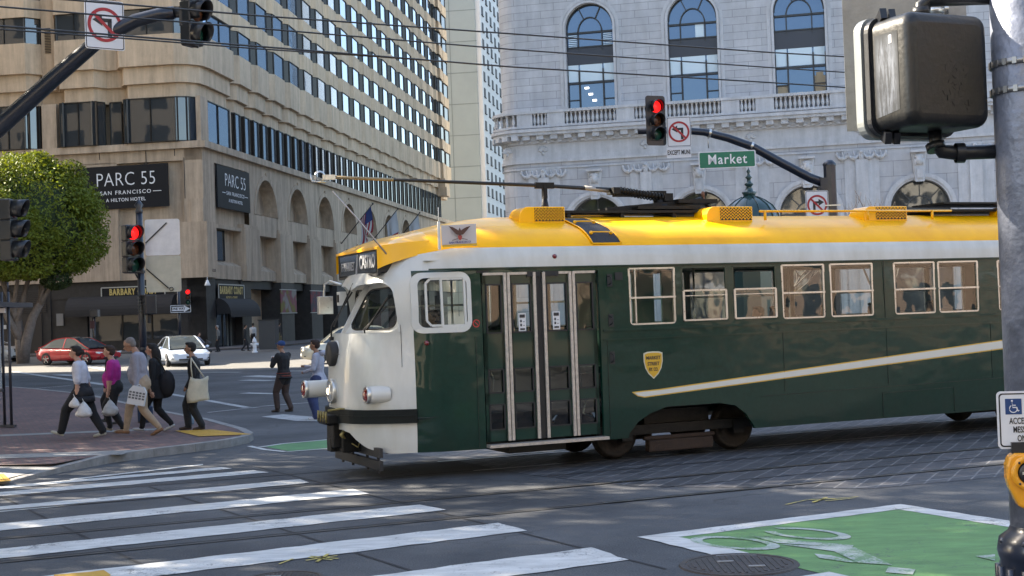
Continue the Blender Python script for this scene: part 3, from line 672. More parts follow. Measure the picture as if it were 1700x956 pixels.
def hotel_sign(M4, wd, hg, label, k):
    e = empty('hotel_sign', label=label, cat='sign', group=None); e.matrix_world = M4
    b_ = MB(); n = 8
    b_.box2((-wd/2, -hg/2, -.12), (wd/2, hg/2, 0)); b_.build('banner_panel', SGN, e)
    sx = wd/6.9
    text('PARC 55', 1.42, SWH, Matrix.Translation((.3*sx, hg*.17, .012)), e, off=-.016, fx=.93*sx*.88, sp_=1.05)
    text('SAN FRANCISCO', .40, SWH, Matrix.Translation((.25*sx, -hg*.13, .012)), e, off=.004, fx=1.03*sx, sp_=1.28)
    text('A HILTON HOTEL', .36, SWH, Matrix.Translation((.25*sx, -hg*.30, .012)), e, off=.004, fx=.95*sx, sp_=1.1)
    MB().box((2.62*sx, -hg*.13, .01), (.62*sx, .05, .02)).box((-2.2*sx, -hg*.13, .01), (.62*sx, .05, .02)).build('rule_line', SWH, e)
    return e
HM = Matrix.Translation(HO) @ Matrix.Rotation(HA, 4, 'Z')
hotel_sign(HM @ frm((-6.15, -.16, 12.45), (1, 0, .006), (0, 0, 1)), 7.1, 3.15, 'wide black hotel sign behind the clipped tree crown', 1)
hotel_sign(HM @ frm((.16, 6.1, 12.5), (0, 1, .0), (0, 0, 1)), 7.2, 3.2, 'narrow-looking black hotel sign just right of the building corner', 2)
def shop_sign(M4, wd, hg, label, t1, t2, fx):
    e = empty('shop_sign', label=label, cat='sign'); e.matrix_world = M4
    MB().box2((-wd/2, -hg/2, -.1), (wd/2, hg/2, 0)).build('board', SGN, e)
    r_ = MB()
    for a, b in (((-wd/2, -hg/2), (wd/2, -hg/2)), ((wd/2, -hg/2), (wd/2, hg/2)), ((wd/2, hg/2), (-wd/2, hg/2)), ((-wd/2, hg/2), (-wd/2, -hg/2))): r_.bar((*a, .01), (*b, .01), .08, .05)
    r_.build('rim', SRIM, e)
    text(t1, hg*.62, SGO, Matrix.Translation((0, hg*.14, .01)), e, off=.03, fx=fx, sp_=1.2); text(t2, hg*.25, SGO, Matrix.Translation((0, -hg*.3, .01)), e, off=.006, fx=fx, sp_=1.4)
shop_sign(HM @ frm((-5.7, .2, 4.62), (1, 0, 0), (0, 0, 1)), 4.9, 1.0, 'black shop sign with gold letters on the left side of the dark ground floor', 'BARBARY COAST', 'PASTRY & COFFEE', .66)
shop_sign(HM @ frm((.02, 5.2, 4.5), (0, 1, 0), (0, 0, 1)), 5.6, 1.25, 'black shop sign with gold letters above the awning right of the corner', 'BARBARY COAST', 'PASTRY & COFFEE', .72)
text('ELLIS', .32, pr('carved', (.12, .1, .09), .8), HM @ frm((.315, .85, 6.1), (0, 1, 0), (0, 0, 1)), name='street_lettering').update_tag()
bpy.data.objects['street_lettering'].parent = None
tl = bpy.data.objects['street_lettering']; tag(tl, 'small carved street name on the hotel corner stone above the lamp', 'lettering')
# banners on the pillars right of the corner
def banner(yc_, cols, label):
    m = pr('banner_print', cols[0], .7); g = NG(m); n1 = g.noise(.9, 2); n2 = g.noise(.6, 2); mix1 = g.mix(g.rng(n1, .42, .5, 0, 1), cols[0], cols[1]); g.col(g.mix(g.rng(n2, .52, .6, 0, 1), mix1, cols[2]))
    e = empty('pillar_banner', H(.26, yc_, 3.9), HA, label, 'banner')
    mb = MB(); mb.box((0, 0, 0), (.06, 4.4, 1.9)); mb.build('printed_wrap', m, e); MB().box((.0, 0, -1.0), (.1, 4.5, .06)).box((0, 0, 1.0), (.1, 4.5, .06)).build('rim', SRIM, e)
banner(18.57, ((.16, .13, .02), (.20, .05, .07), (.22, .20, .18)), 'yellow and pink printed banner round the first dark pillar')
banner(27.31, ((.04, .03, .04), (.16, .02, .03), (.05, .03, .05)), 'dark red printed banner round the second dark pillar')
# flags
def flag(px, cols, label, name):
    p0 = Vector(px)
    e = empty('flag', H(.3, p0.y, p0.z-1.9), HA, label, 'flag')
    pole = MB(); a = Vector((-.3, 0, -.6)); b = Vector((3.2, 0, 3.4)); pole.tube([a, b], .05, 8); pole.ell(b, (.1, .1, .1), 8); pole.build('pole', WFR, e)
    mk_ = MB(); mk_.box((-.25, 0, -.6), (.2, .2, .8)); mk_.build('bracket', WFR, e)
    fl = MB(); n = 12; mm_ = 8; Wd, Hg = 1.9, 2.6; d = (b-a).normalized(); top = a.lerp(b, .95)
    def P(i, j):
        s_ = i/n; t = j/mm_; q = top - d*(Wd*s_)*.9; return q + Vector((.25*math.sin(s_*7+t*3)*t, .18*math.sin(s_*9+2*t)*t, -Hg*t))
    vs = [P(i, j) for j in range(mm_+1) for i in range(n+1)]; fs = [(j*(n+1)+i, j*(n+1)+i+1, (j+1)*(n+1)+i+1, (j+1)*(n+1)+i) for j in range(mm_) for i in range(n)]
    fl.add(vs, fs, 0, True); 
    for idx, f_ in enumerate(fs):
        i = idx % n; j = idx//n; fl.m[idx] = cols(i/n, j/mm_)
    fl.build('cloth', [FR_, FW_, FB_], e, fix=False)
FR_ = pr('flag_red', (.30, .03, .04), .8); FW_ = pr('flag_white', (.5, .5, .5), .8); FB_ = pr('flag_blue', (.03, .05, .16), .8)
flag((0, 36.5, 12.0), lambda s_, t: 2 if (s_ < .5 and t < .45) else (0 if int(s_*12) % 2 == 0 else 1), 'american flag on the first slanting pole of the hotel', '')
flag((0, 47.5, 12.3), lambda s_, t: 0 if t > .8 else 1, 'white flag with a red band on the middle slanting pole of the hotel', '')
flag((0, 58.5, 12.6), lambda s_, t: 1, 'plain pale flag on the farthest slanting pole of the hotel', '')
# glass canopy and marquee at the far end
cn = empty('glass_canopy', H(1.5, 78, 9.5), HA, 'glass canopy jutting from the hotel side high above the street', 'canopy')
MB().box((0, 0, 0), (3.4, 16, .12)).build('slab', pr('canopy_slab', (.25, .28, .28), .4), cn); MB().box((1.2, 0, -1.4), (.08, 14, 2.6)).build('glass_panel', GL_D, cn)
lm = empty('wall_lamp', H(.0, -.28, 5.3), HA, 'small white conical lamp under the hotel corner stone', 'lamp')
MB().lathe([(.0, .1), (.08, .05), (.22, -.3), (.2, -.32)], (.2, 0, 0), 16).build('shade', SWH, lm); MB().lathe([(.03, .3), (.03, .05)], (.2, 0, 0), 8).build('stem', SWH, lm)

# ================================================================ BANK BUILDING
BR = empty('bank_building', BO, BA, 'pale grey stone building with arched windows and a balustrade', 'building')
def stone_mat(name, c, bw, rh, off=(0, 0, 0)):
    m = pr(name, c, .7); g = NG(m); bt = g.N('ShaderNodeTexBrick'); x, y, z = g.xyz(); cv = g.N('ShaderNodeCombineXYZ'); g.L(g.op('ADD', g.op('ADD', x, y), off[0]), cv.inputs[0]); g.L(g.op('ADD', z, off[2]), cv.inputs[1]); g.L(cv.outputs[0], bt.inputs[0])
    bt.inputs['Scale'].default_value = 1; bt.inputs['Brick Width'].default_value = bw; bt.inputs['Row Height'].default_value = rh; bt.inputs['Mortar Size'].default_value = .018; bt.inputs['Mortar Smooth'].default_value = .3
    bt.inputs['Color1'].default_value = (*c, 1); bt.inputs['Color2'].default_value = (*[k*.90 for k in c], 1); bt.inputs['Mortar'].default_value = (*[k*.55 for k in c], 1)
    n1 = g.noise(.9, 6, rough=.7); n2 = g.noise(1.3, 5, vec=(1.4, 1.4, .3))
    f = g.mix(g.rng(n1, .3, .7, 0, 1), (.88, .88, .9), (1.1, 1.09, 1.08)); f2 = g.mix(g.rng(n2, .35, .7, 0, 1), (1.04, 1.04, 1.04), (.84, .83, .82))
    g.col(g.mix(1, g.mix(1, bt.outputs[0], f, 'MULTIPLY'), f2, 'MULTIPLY')); g.bump(bt.outputs[1], -.6, .03); return m
ST1 = stone_mat('bank_stone', (.47, .485, .51), 1.62, .44, (.4, 0, .05)); ST2 = stone_mat('bank_stone_lower', (.455, .465, .485), 1.9, .86, (0, 0, .3)); ST3 = concrete_mat('bank_trim', (.46, .47, .49), .16, 2.5)
BGL = mirror('bank_glass', (.085, .125, .19), .03, .03, .7); BFR = pr('bank_window_frame', (.02, .022, .026), .4); BSP = pr('bank_spandrel', (.03, .035, .05), .4); BBL = pr('bank_blind', (.62, .74, .80), .7, emis=(.5, .65, .75), est=.0)
def BF(x, z, d): return Vector((x, d, z))
def hole_wall(mbx, x0, x1, z0, z1, holes, m=0, depth=.45, n=22):
    """front wall at y=0 with openings (cx, halfw, zb, zs): straight to zs and round above; jambs depth deep"""
    xs_ = [x0]
    hs = sorted(holes)
    for cx, r, zb, zs in hs:
        prev = xs_[-1]
        mbx.poly([BF(prev, z0, 0), BF(cx-r, z0, 0), BF(cx-r, z1, 0), BF(prev, z1, 0)], m)
        pts = [cx+r*math.cos(math.pi*(1-k/n)) for k in range(n+1)]
        za = lambda x: zs+math.sqrt(max(0, r*r-(x-cx)**2))
        for i in range(n):
            a, b = pts[i], pts[i+1]
            mbx.poly([BF(a, za(a), 0), BF(b, za(b), 0), BF(b, z1, 0), BF(a, z1, 0)], m)
            mbx.add([BF(a, za(a), 0), BF(b, za(b), 0), BF(b, za(b), depth), BF(a, za(a), depth)], [(0, 1, 2, 3)], m, True)
        if zb > z0: mbx.poly([BF(cx-r, z0, 0), BF(cx+r, z0, 0), BF(cx+r, zb, 0), BF(cx-r, zb, 0)], m); mbx.poly([BF(cx-r, zb, 0), BF(cx+r, zb, 0), BF(cx+r, zb, depth), BF(cx-r, zb, depth)], m)
        for s_ in (-1, 1): mbx.poly([BF(cx+s_*r, zb, 0), BF(cx+s_*r, zs, 0), BF(cx+s_*r, zs, depth), BF(cx+s_*r, zb, depth)], m)
        xs_.append(cx+r)
    mbx.poly([BF(xs_[-1], z0, 0), BF(x1, z0, 0), BF(x1, z1, 0), BF(xs_[-1], z1, 0)], m)
def corner(mbx, z0, z1, r=1.3, d=0, m=0, n=8):
    """rounded left corner, face d in front of the wall"""
    pts = [(r+ (r+d)*math.cos(R(270-90*k/n)), r+(r+d)*math.sin(R(270-90*k/n))) for k in range(n+1)]
    for i in range(n):
        a, b = pts[i], pts[i+1]; mbx.add([(a[0], a[1], z0), (b[0], b[1], z0), (b[0], b[1], z1), (a[0], a[1], z1)], [(0, 1, 2, 3)], m, True)
    if d:
        for z_ in (z0, z1): mbx.poly([(r, r, z_)]+[(p[0], p[1], z_) for p in pts], m)
    mbx.add([(-d, r, z0), (-d, 45, z0), (-d, 45, z1), (-d, r, z1)], [(0, 1, 2, 3)], m)
UPC = [5.74+6.09*k for k in range(-0, 8)]; LOC = [5.80+6.13*k for k in range(0, 8)]
uw = MB(); hole_wall(uw, 1.3, 52, 13.1, 27, [(c_, 1.43, 14.12, 19.0) for c_ in UPC]); corner(uw, 13.1, 27); uw.box2((.3, 1.6, 13), (52, 40, 27.2)); uw.build('upper_wall', ST1, BR, fix=False)
lw2 = MB(); hole_wall(lw2, 1.3, 52, 0.1, 11.15, [(c_, 1.62, .1, 7.3) for c_ in LOC], depth=.8); corner(lw2, .1, 11.15); lw2.box2((.3, 2.6, 0), (52, 40, 13)); lw2.build('lower_wall', ST2, BR, fix=False)
trm = MB()
def course(z0, z1, d): trm.box2((1.3, -d, z0), (52, .3, z1)); corner(trm, z0, z1, d=d)
for z0, z1, d in ((11.1, 11.28, .12), (11.28, 11.5, .05), (11.5, 12.25, .0), (12.25, 12.4, .1), (12.72, 12.9, .62), (12.9, 13.08, .72), (13.08, 13.2, .5), (14.0, 14.14, .35), (10.72, 10.8, .07)): course(z0, z1, d)
course(12.4, 12.72, .18)
x = 1.6
while x < 52: trm.box2((x, -.52, 12.46), (x+.42, .0, 12.72)); x += .84
for k in range(5):
    a = R(265-20*k); trm.box((1.3+1.7*math.cos(a), 1.3+1.7*math.sin(a), 12.59), (.42, .5, .26), rz=a+R(90))
for k in range(110): trm.box((1.5+k*.46, -.2, 12.34), (.2, .12, .1))
# arch mouldings
def ringB(mbx, cx, r, zs, zb, w1, pr_, m=0, n=24, leg=True):
    pts = [(cx+r*math.cos(math.pi*k/n), zs+r*math.sin(math.pi*k/n)) for k in range(n+1)]; po = [(cx+(r+w1)*math.cos(math.pi*k/n), zs+(r+w1)*math.sin(math.pi*k/n)) for k in range(n+1)]
    for i in range(n):
        q = [pts[i], pts[i+1], po[i+1], po[i]]
        mbx.add([BF(*p, -pr_) for p in q]+[BF(*p, 0) for p in q], [(0, 1, 2, 3), (3, 2, 6, 7), (0, 4, 5, 1)], m)
    if leg:
        for s_ in (-1, 1): mbx.box2((cx+s_*r, -pr_, zb), (cx+s_*(r+w1), 0, zs), m)
for c_ in UPC: ringB(trm, c_, 1.43, 19.0, 14.14, .14, .10); ringB(trm, c_, 1.6, 19.0, 14.14, .2, .05)
for c_ in LOC: ringB(trm, c_, 1.62, 7.3, .1, .12, .08); ringB(trm, c_, 1.74, 7.3, .1, .22, .16)
trm.build('stone_trim', ST3, BR, fix=False)
# pilasters with swags, keystones
for k in range(8):
    px_ = 2.72+6.12*k
    pm_ = MB(); pm_.box2((px_-.33, -.22, .1), (px_+.33, 0, 10.2)); pm_.box2((px_-.95, -.05, .1), (px_+.95, 0, 10.75)); pm_.build('pilaster', ST3, BR)
    sw = MB()
    for s_ in (-1, 1):
        for q in range(2):
            cx = px_+s_*(.42+.62*q)
            sw.tube([(cx+.3*math.cos(math.pi*t/6), -.13, 10.62-.36*math.sin(math.pi*t/6)) for t in range(7)], [.05, .07, .1, .12, .1, .07, .05], 6)
            sw.ell((cx-.3, -.13, 10.55), (.09, .08, .15), 6); sw.ell((cx+.3, -.13, 10.5), (.09, .08, .2), 6); sw.ell((cx, -.2, 10.3), (.1, .08, .1), 6)
            sw.tube([(cx, -.15, 10.68), (cx+.06, -.15, 10.4), (cx+.02, -.15, 10.12)], [.04, .05, .02], 5)
    sw.box2((px_-.12, -.25, 10.2), (px_+.12, -.1, 10.75)); sw.ell((px_, -.25, 10.62), (.12, .1, .1), 6); sw.ell((px_, -.22, 10.35), (.09, .08, .16), 6); sw.build('garland', ST3, BR)
for c_ in LOC:
    ks = MB(); ks.add([BF(c_-.3, 8.85, -.02), BF(c_+.3, 8.85, -.02), BF(c_+.43, 10.45, -.02), BF(c_-.43, 10.45, -.02), BF(c_-.22, 8.75, -.34), BF(c_+.22, 8.75, -.34), BF(c_+.34, 10.45, -.28), BF(c_-.34, 10.45, -.28)], [(4, 5, 6, 7), (0, 4, 7, 3), (1, 2, 6, 5), (3, 7, 6, 2), (0, 1, 5, 4)])
    ks.ell((c_, -.38, 9.95), (.2, .17, .27), 10); ks.ell((c_, -.52, 9.92), (.05, .07, .08), 6); ks.ell((c_, -.36, 10.15), (.27, .14, .16), 8); ks.ell((c_-.2, -.33, 9.85), (.09, .1, .22), 6); ks.ell((c_+.2, -.33, 9.85), (.09, .1, .22), 6); ks.box((c_, -.3, 9.45), (.36, .16, .1)); ks.box((c_, -.38, 9.2), (.3, .08, .5)); ks.box((c_, -.3, 10.45), (.9, .5, .12))
    ks.build('keystone_head', ST3, BR)
for k in range(8):
    fx_ = 2.72+6.12*k
    for dx in (-2.2, 0) if k == 0 else (0,):
        rs = MB(); 
        for a in range(7): t = R(20+140*a/6); rs.ell((fx_+dx+.2*math.cos(t), -.04, 11.75+.24*math.sin(t)), (.07, .06, .16), 6, rot=Matrix.Rotation(-(t-math.pi/2), 3, 'Y'))
        rs.ell((fx_+dx, -.05, 11.68), (.1, .08, .12), 6); rs.build('frieze_ornament', ST3, BR)
# balustrade
bl = MB(); blm = MB(); prof = [(.10, 0), (.10, .06), (.055, .1), (.06, .18), (.11, .33), (.09, .45), (.05, .6), (.055, .7), (.09, .74), (.09, .82)]
grp = []
for c_ in UPC: grp += [(c_-1.55, c_+1.55, 12), (c_+2.6, c_+3.5, 4)]
grp += [(2.24, 3.14, 4)]
edges = [1.3]; 
def yb(x): return -.55
for a, b, n in sorted(grp):
    for q in range(n): blm.lathe([(r_*1.0, 13.2+h*1.0) for r_, h in prof], (a+(b-a)*(q+.5)/n, -.42, 0), 8)
    bl.box2((edges[-1], -.56, 13.18), (a, -.28, 14.02)); edges.append(b)
bl.box2((edges[-1], -.56, 13.18), (52, -.28, 14.02)); bl.box2((1.3, -.62, 14.0), (52, -.2, 14.16)); bl.box2((1.3, -.6, 13.15), (52, -.24, 13.28))
for k in range(6):
    a = R(262-15*k); blm.lathe([(r_, 13.2+h) for r_, h in prof], (1.3+1.72*math.cos(a), 1.3+1.72*math.sin(a), 0), 8)
for z0, z1 in ((14.0, 14.16), (13.15, 13.28)):
    pts = [(1.3+q*math.cos(R(270-90*k/8)), 1.3+q*math.sin(R(270-90*k/8))) for q in (1.92, 1.5) for k in range(9)]
    bl.add([(p[0], p[1], z_) for z_ in (z0, z1) for p in pts], [f_ for i in range(8) for f_ in ((i, i+1, 18+i+1, 18+i), (9+i, 9+i+1, 27+i+1, 27+i), (18+i, 18+i+1, 28+i, 27+i), (i, i+1, 10+i, 9+i))])
bl.build('balustrade_rail', ST3, BR, fix=False); loose(blm.build('balusters', ST3, BR, fix=False), 'baluster')
# tall arched windows
for i, c_ in enumerate(UPC):
    f = MB(); gls = MB(); r_ = 1.43; yy = .40
    gls.poly([BF(c_+r_*math.cos(math.pi*k/24), 19+r_*math.sin(math.pi*k/24), yy) for k in range(25)]+[BF(c_-r_, 14.1, yy), BF(c_+r_, 14.1, yy)], 0)
    def fb(a, b, wd=.07): f.bar((a[0], yy-.06, a[1]), (b[0], yy-.06, b[1]), .08, wd, 0, up=(0, 1, 0)) if False else f.bar((a[0], yy-.06, a[1]), (b[0], yy-.06, b[1]), .08, wd)
    for z_, wd in ((18.75, .12), (17.9, .08), (15.75, .12)): fb((c_-r_, z_), (c_+r_, z_), wd)
    for x_, wd in ((c_-.72, .12), (c_+.72, .12), (c_-r_+.03, .07), (c_+r_-.03, .07)):
        f.box((x_, yy-.06, 15.1), (wd*.8, .08, 2.9)); f.box((x_, yy-.06, 18.3), (wd*.6, .08, 1.2))
    for s_ in (-1, 1): fb((c_+s_*1.4, 14.75), (c_+s_*.72, 14.75), .06)
    fb((c_-r_, 14.15), (c_+r_, 14.15), .1)
    pts = [(c_+.72*math.cos(math.pi*k/12), 18.75+.9*math.sin(math.pi*k/12)) for k in range(13)]
    for a, b in zip(pts, pts[1:]): fb(a, b, .07)
    for t in (62, 118): fb((c_+.7*math.cos(R(t)), 18.9+.7*math.sin(R(t))), (c_+1.43*math.cos(R(t)), 19+1.43*math.sin(R(t))), .06)
    for k in range(16): fb((c_+1.4*math.cos(math.pi*k/16), 19+1.4*math.sin(math.pi*k/16)), (c_+1.4*math.cos(math.pi*(k+1)/16), 19+1.4*math.sin(math.pi*(k+1)/16)), .08)
    sp_ = MB(); sp_.box2((c_-r_, yy-.05, 16.85), (c_+r_, yy-.02, 17.85))
    wo = gls.build('arched_window', BGL, BR, fix=False); f.build('frame', BFR, wo); sp_.build('spandrel', BSP, wo)
    MB().box2((c_-r_+.05, yy-.045, 15.85), (c_-.76, yy-.015, 16.85)).box2((c_-.67, yy-.045, 15.85), (c_+.67, yy-.015, 16.85)).box2((c_+.76, yy-.045, 15.85), (c_+r_-.05, yy-.015, 16.85)).build('blind', BBL, wo)
    if i == 0:
        bl_ = MB()
        for z_ in range(7): bl_.box((c_-1.05, yy-.05, 17.95+z_*.11), (.5, .03, .05)); bl_.box((c_+1.05, yy-.05, 17.95+z_*.11), (.5, .03, .05))
        bl_.build('slatted_blind', BBL, wo)
        lt = pr('office_ceiling_light', (.8, .8, .8), .5, emis=(1, .98, .95), est=1.2); ll = MB()
        for q in range(3): ll.box((c_-.3+.22*q, yy-.03, 15.45-.38*q), (.24, .02, .1), rz=0)
        ll.build('ceiling_lights', lt, wo)
    if i == 1: MB().box2((c_+.15, yy-.05, 17.95), (c_+.65, yy-.02, 18.7)).build('blind', BBL, wo)
    if i == 2: loose(MB().box2((c_-1.35, yy-.04, 14.2), (c_-.76, yy-.015, 14.7)).box2((c_+.76, yy-.04, 14.2), (c_+1.36, yy-.015, 15.2)).box2((c_+.85, yy-.04, 15.2), (c_+1.25, yy-.015, 15.4)).build('packing_box', pr('cardboard', (.35, .27, .17), .8), wo), 'packing_box')
for c_ in LOC:
    r_ = 1.62; yy = .7; gls = MB(); gls.poly([BF(c_+r_*math.cos(math.pi*k/24), 7.3+r_*math.sin(math.pi*k/24), yy) for k in range(25)]+[BF(c_-r_, .1, yy), BF(c_+r_, .1, yy)], 0)
    wo = gls.build('lunette_window', GL_D, BR, fix=False); f = MB(); GFR = pr('lunette_frame', (.05, .055, .06), .5)
    for r2 in (.72, 1.58):
        pts = [(c_+r2*math.cos(math.pi*k/16), 7.3+r2*math.sin(math.pi*k/16)) for k in range(17)]
        for a, b in zip(pts, pts[1:]): f.bar((a[0], yy-.05, a[1]), (b[0], yy-.05, b[1]), .06, .07)
    for t in (45, 90, 135): f.bar((c_+.72*math.cos(R(t)), yy-.05, 7.3+.72*math.sin(R(t))), (c_+1.58*math.cos(R(t)), yy-.05, 7.3+1.58*math.sin(R(t))), .05, .06)
    f.bar((c_-1.6, yy-.05, 7.25), (c_+1.6, yy-.05, 7.25), .1, .2); f.build('frame', GFR, wo)

# ================================================================ TOWERS BEYOND
def tower(name, c0, ang, wf, dp, h, mat, label, wmat=None, grid=None):
    e = empty(name, (c0[0], c0[1], 0), ang, label, 'office tower')
    MB().box2((0, 0, -2), (wf, dp, h)).build('wall', mat, e); return e
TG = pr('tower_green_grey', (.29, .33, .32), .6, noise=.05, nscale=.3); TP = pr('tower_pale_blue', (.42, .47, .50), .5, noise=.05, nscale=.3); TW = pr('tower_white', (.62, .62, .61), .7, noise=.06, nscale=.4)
T1 = empty('office_tower', H(.0, 128, 0), HA, 'tall white tower with a grid of small dark windows down the street', 'office tower')
hT = 75
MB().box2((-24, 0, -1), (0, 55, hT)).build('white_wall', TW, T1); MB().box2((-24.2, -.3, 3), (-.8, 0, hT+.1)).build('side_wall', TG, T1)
jt = MB()
for k in range(14): jt.box((-12.4, -.31, 6+k*5.2), (23.4, .03, .12))
for x in (-5.2, -10.6): jt.box((x, -.31, 38), (.12, .03, 72))
jt.build('panel_joints', pr('joint_grey', (.17, .2, .2), .7), T1)
cw_ = 0
rest = MB(); WD_ = pr('tower_window', (.04, .045, .055), .6, spec=.2)
first = None
for k in range(24):
    for j in range(7):
        a, z_ = 2.2+j*4.4, 9+k*2.75
        u, v, zf = vis((0, 128+a, z_))
        if v > -15 and v < 345 and cw_ < 100 and a < 24 and k < 22:
            if first is None: mbw = MB(); mbw.box((.02, 0, 0), (.12, 1.5, 1.5)); mbw.box((.1, 0, -.8), (.2, 1.7, .12)); first = mbw.build('window', WD_, T1); q = first
            else: q = first.copy(); COL.objects.link(q)
            q.parent = T1; q.location = (0, a, z_); cw_ += 1
        else: rest.box((.02, a, z_), (.12, 1.5, 1.5))
tag(rest.build('windows_rest', WD_, T1), kind='stuff')
T2 = empty('office_tower', H(-8.6, 140, 0), HA, 'pale blue-grey tower wall between the hotel and the white tower', 'office tower')
MB().box2((-30, 0, -1), (0, 40, 82)).build('side_wall', TP, T2)
jt = MB()
for k in range(11): jt.box((-15, -.02, 6+k*6.4), (30, .05, .14))
jt.build('panel_joints', pr('joint_blue', (.28, .32, .34), .7), T2)
T3 = empty('office_tower', (3.2, 185, 0), R(-8.3), 'distant grey glass tower behind the stone building', 'office tower')
MB().box2((0, 0, -1), (40, 30, 60)).build('glass_wall', mirror('t3', (.3, .34, .38), .1, .02, .5), T3)
mq = empty('marquee', H(2.4, 110, 7.2), HA, 'dark marquee hanging over the far sidewalk past the hotel', 'marquee')
MB().box((0, 0, 0), (4.5, 10, .9)).build('canopy', HDK, mq); MB().box((0, -5.05, 0), (4.0, .08, .3)).build('light_strip', SRIM, mq)
# ================================================================ BLOCKS OUTSIDE THE FRAME (shade and reflections)
def block_mat(name, c, fw, fh, gl=(.06, .08, .10)):
    m = pr(name, c, .8); g = NG(m); x, y, z = g.xyz(); s_ = g.op('ADD', x, y)
    fx_ = g.op('FRACT', g.op('DIVIDE', g.op('ADD', s_, 300.), fw)); fz = g.op('FRACT', g.op('DIVIDE', z, fh))
    win = g.op('MULTIPLY', g.op('LESS_THAN', g.op('ABSOLUTE', g.op('SUBTRACT', fx_, .5)), .27), g.op('LESS_THAN', g.op('ABSOLUTE', g.op('SUBTRACT', fz, .5)), .28))
    g.col(g.mix(win, c, gl)); g.rough(g.rng(win, 0, 1, .85, .08)); g.put(g.b.inputs['Metallic'], g.rng(win, 0, 1, 0, .5)); return m
def block(name, poly, h, mat, label):
    e = empty(name, (poly[0][0], poly[0][1], 0), 0, label, 'building'); mb = MB(); o0 = Vector((poly[0][0], poly[0][1], 0))
    mb.prism(poly, lambda x, y, d: Vector((x, y, d))-o0, h); mb.prism([((p[0]-poly[0][0])*1+poly[0][0], p[1]) for p in poly], lambda x, y, d: Vector((x, y, h-.8+d))-o0, 1.2) if False else None
    mb.build('facade', mat, e)
    zc = MB(); n = len(poly); cxm = sum(p[0] for p in poly)/n; cym = sum(p[1] for p in poly)/n
    q = [((p[0]-cxm)*1.012+cxm, (p[1]-cym)*1.012+cym) for p in poly]
    for z_ in (5.0, h-1.2): zc.prism(q, lambda x, y, d: Vector((x, y, z_+d))-o0, .7)
    zc.build('cornice', ST3, e); return e
block('office_block', [(-33, 73.6), (-95, 84), (-95, 62), (-33, 35)], 57, block_mat('block_a', (.33, .28, .23), 3.4, 3.6), 'unseen tan office block added left of the crosswalk to shade the foreground')  # unseen block, placed and shaped to shade the foreground
block('office_block', [(-34, 19.5), (-100, 46), (-112, 10), (-48, -8)], 50, block_mat('block_e', (.36, .31, .27), 3.8, 3.7), 'second unseen tan block added left of the crosswalk to shade the foreground')  # gap between the two left blocks shaped to let sun reach the crossing
def tl_(s_, n_): p = tr(s_, n_); return (p.x, p.y)
block('office_block', [tl_(-70, -44), tl_(-22, -44), tl_(-22, -75), tl_(-70, -75)], 30, block_mat('block_b', (.42, .36, .28), 4.2, 3.9), 'cream office block across the street behind the camera')
block('office_block', [tl_(-19, -46), tl_(14, -46), tl_(14, -75), tl_(-19, -75)], 21, block_mat('block_c', (.48, .44, .38), 3.6, 4.2), 'low pale stone block across the street behind the camera')
block('office_block', [tl_(16, -45), tl_(75, -45), tl_(75, -75), tl_(16, -75)], 27, block_mat('block_d', (.30, .22, .17), 3.2, 3.6), 'brown brick block across the street behind the camera')
# ================================================================ STREETCAR
TM = Matrix.Translation(tr(0, .57)) @ Matrix.Rotation(TA, 4, 'Z')
TR = empty('streetcar', tr(0, .57), TA, 'vintage green streetcar with yellow roof and white front crossing the junction', 'streetcar')
HW = 1.37
FP = [(0, 0), (.25, .02), (.45, .10), (.57, .23), (.69, .45), (.79, .70), (.88, .93), (.93, 1.08), (.97, 1.32), (.99, 1.75), (1, 2.4)]      # (y/halfwidth, distance behind the nose)
def cpaint(name, c, cr=.04, base_r=.35, noise=.04):
    return pr(name, c, base_r, coat=.55, spec=.25, noise=noise, nscale=1.5, coat_r=cr)
# body paint: zones follow the object's own height and length
m = pr('streetcar_paint', (.5, .5, .5), .38, coat=.5, coat_r=.03, spec=.2); g = NG(m); x, y, z = g.xyz()
GREEN = (.001, .025, .016); WHITE = (.60, .60, .57); YELL = (.95, .47, .002)
front = g.op('LESS_THAN', x, -3.17); nw = g.noise(2.2, 5, vec=(1, 1, .35)); n2 = g.noise(14, 4, rough=.7)
zy = g.op('ADD', 3.115, g.op('MULTIPLY', g.op('MINIMUM', g.op('ADD', x, 2.6), 0), .16))       # the yellow edge dips to the front
yel = g.op('GREATER_THAN', z, zy)
wh = g.op('MAXIMUM', front, g.op('GREATER_THAN', z, 2.82))
wdirt = g.mix(g.rng(nw, .35, .75, 0, 1), WHITE, (.46, .45, .40)); ydirt = g.mix(g.rng(nw, .4, .75, 0, 1), YELL, (.84, .38, .004)); gdirt = g.mix(g.rng(n2, .35, .8, 0, 1), GREEN, (.004, .036, .026))
gd2 = g.mix(g.op('MULTIPLY', g.rng(z, .9, .3, 0, 1), g.rng(nw, .3, .7, .1, .55)), gdirt, (.016, .022, .018))
c_ = g.mix(wh, gd2, wdirt); c_ = g.mix(yel, c_, ydirt); g.col(c_); g.put(g.b.inputs['Coat Weight'], g.rng(yel, 0, 1, .6, .2))
nb_ = g.noise(1.15, 2, vec=(1, 1, 1.6)); bp = g.N('ShaderNodeBump'); bp.inputs['Strength'].default_value = .26; bp.inputs['Distance'].default_value = .05; g.L(nb_, bp.inputs['Height']); g.L(bp.outputs[0], g.b.inputs['Coat Normal'])
g.put(g.b.inputs['Coat Roughness'], g.rng(nw, .3, .8, .03, .16))
BODY = m
GREENM = cpaint('green_gloss', (.003, .030, .021)); WHITEM = cpaint('white_gloss', (.60, .60, .57), .1); YELLM = cpaint('yellow_gloss', (.93, .45, .003), .1)
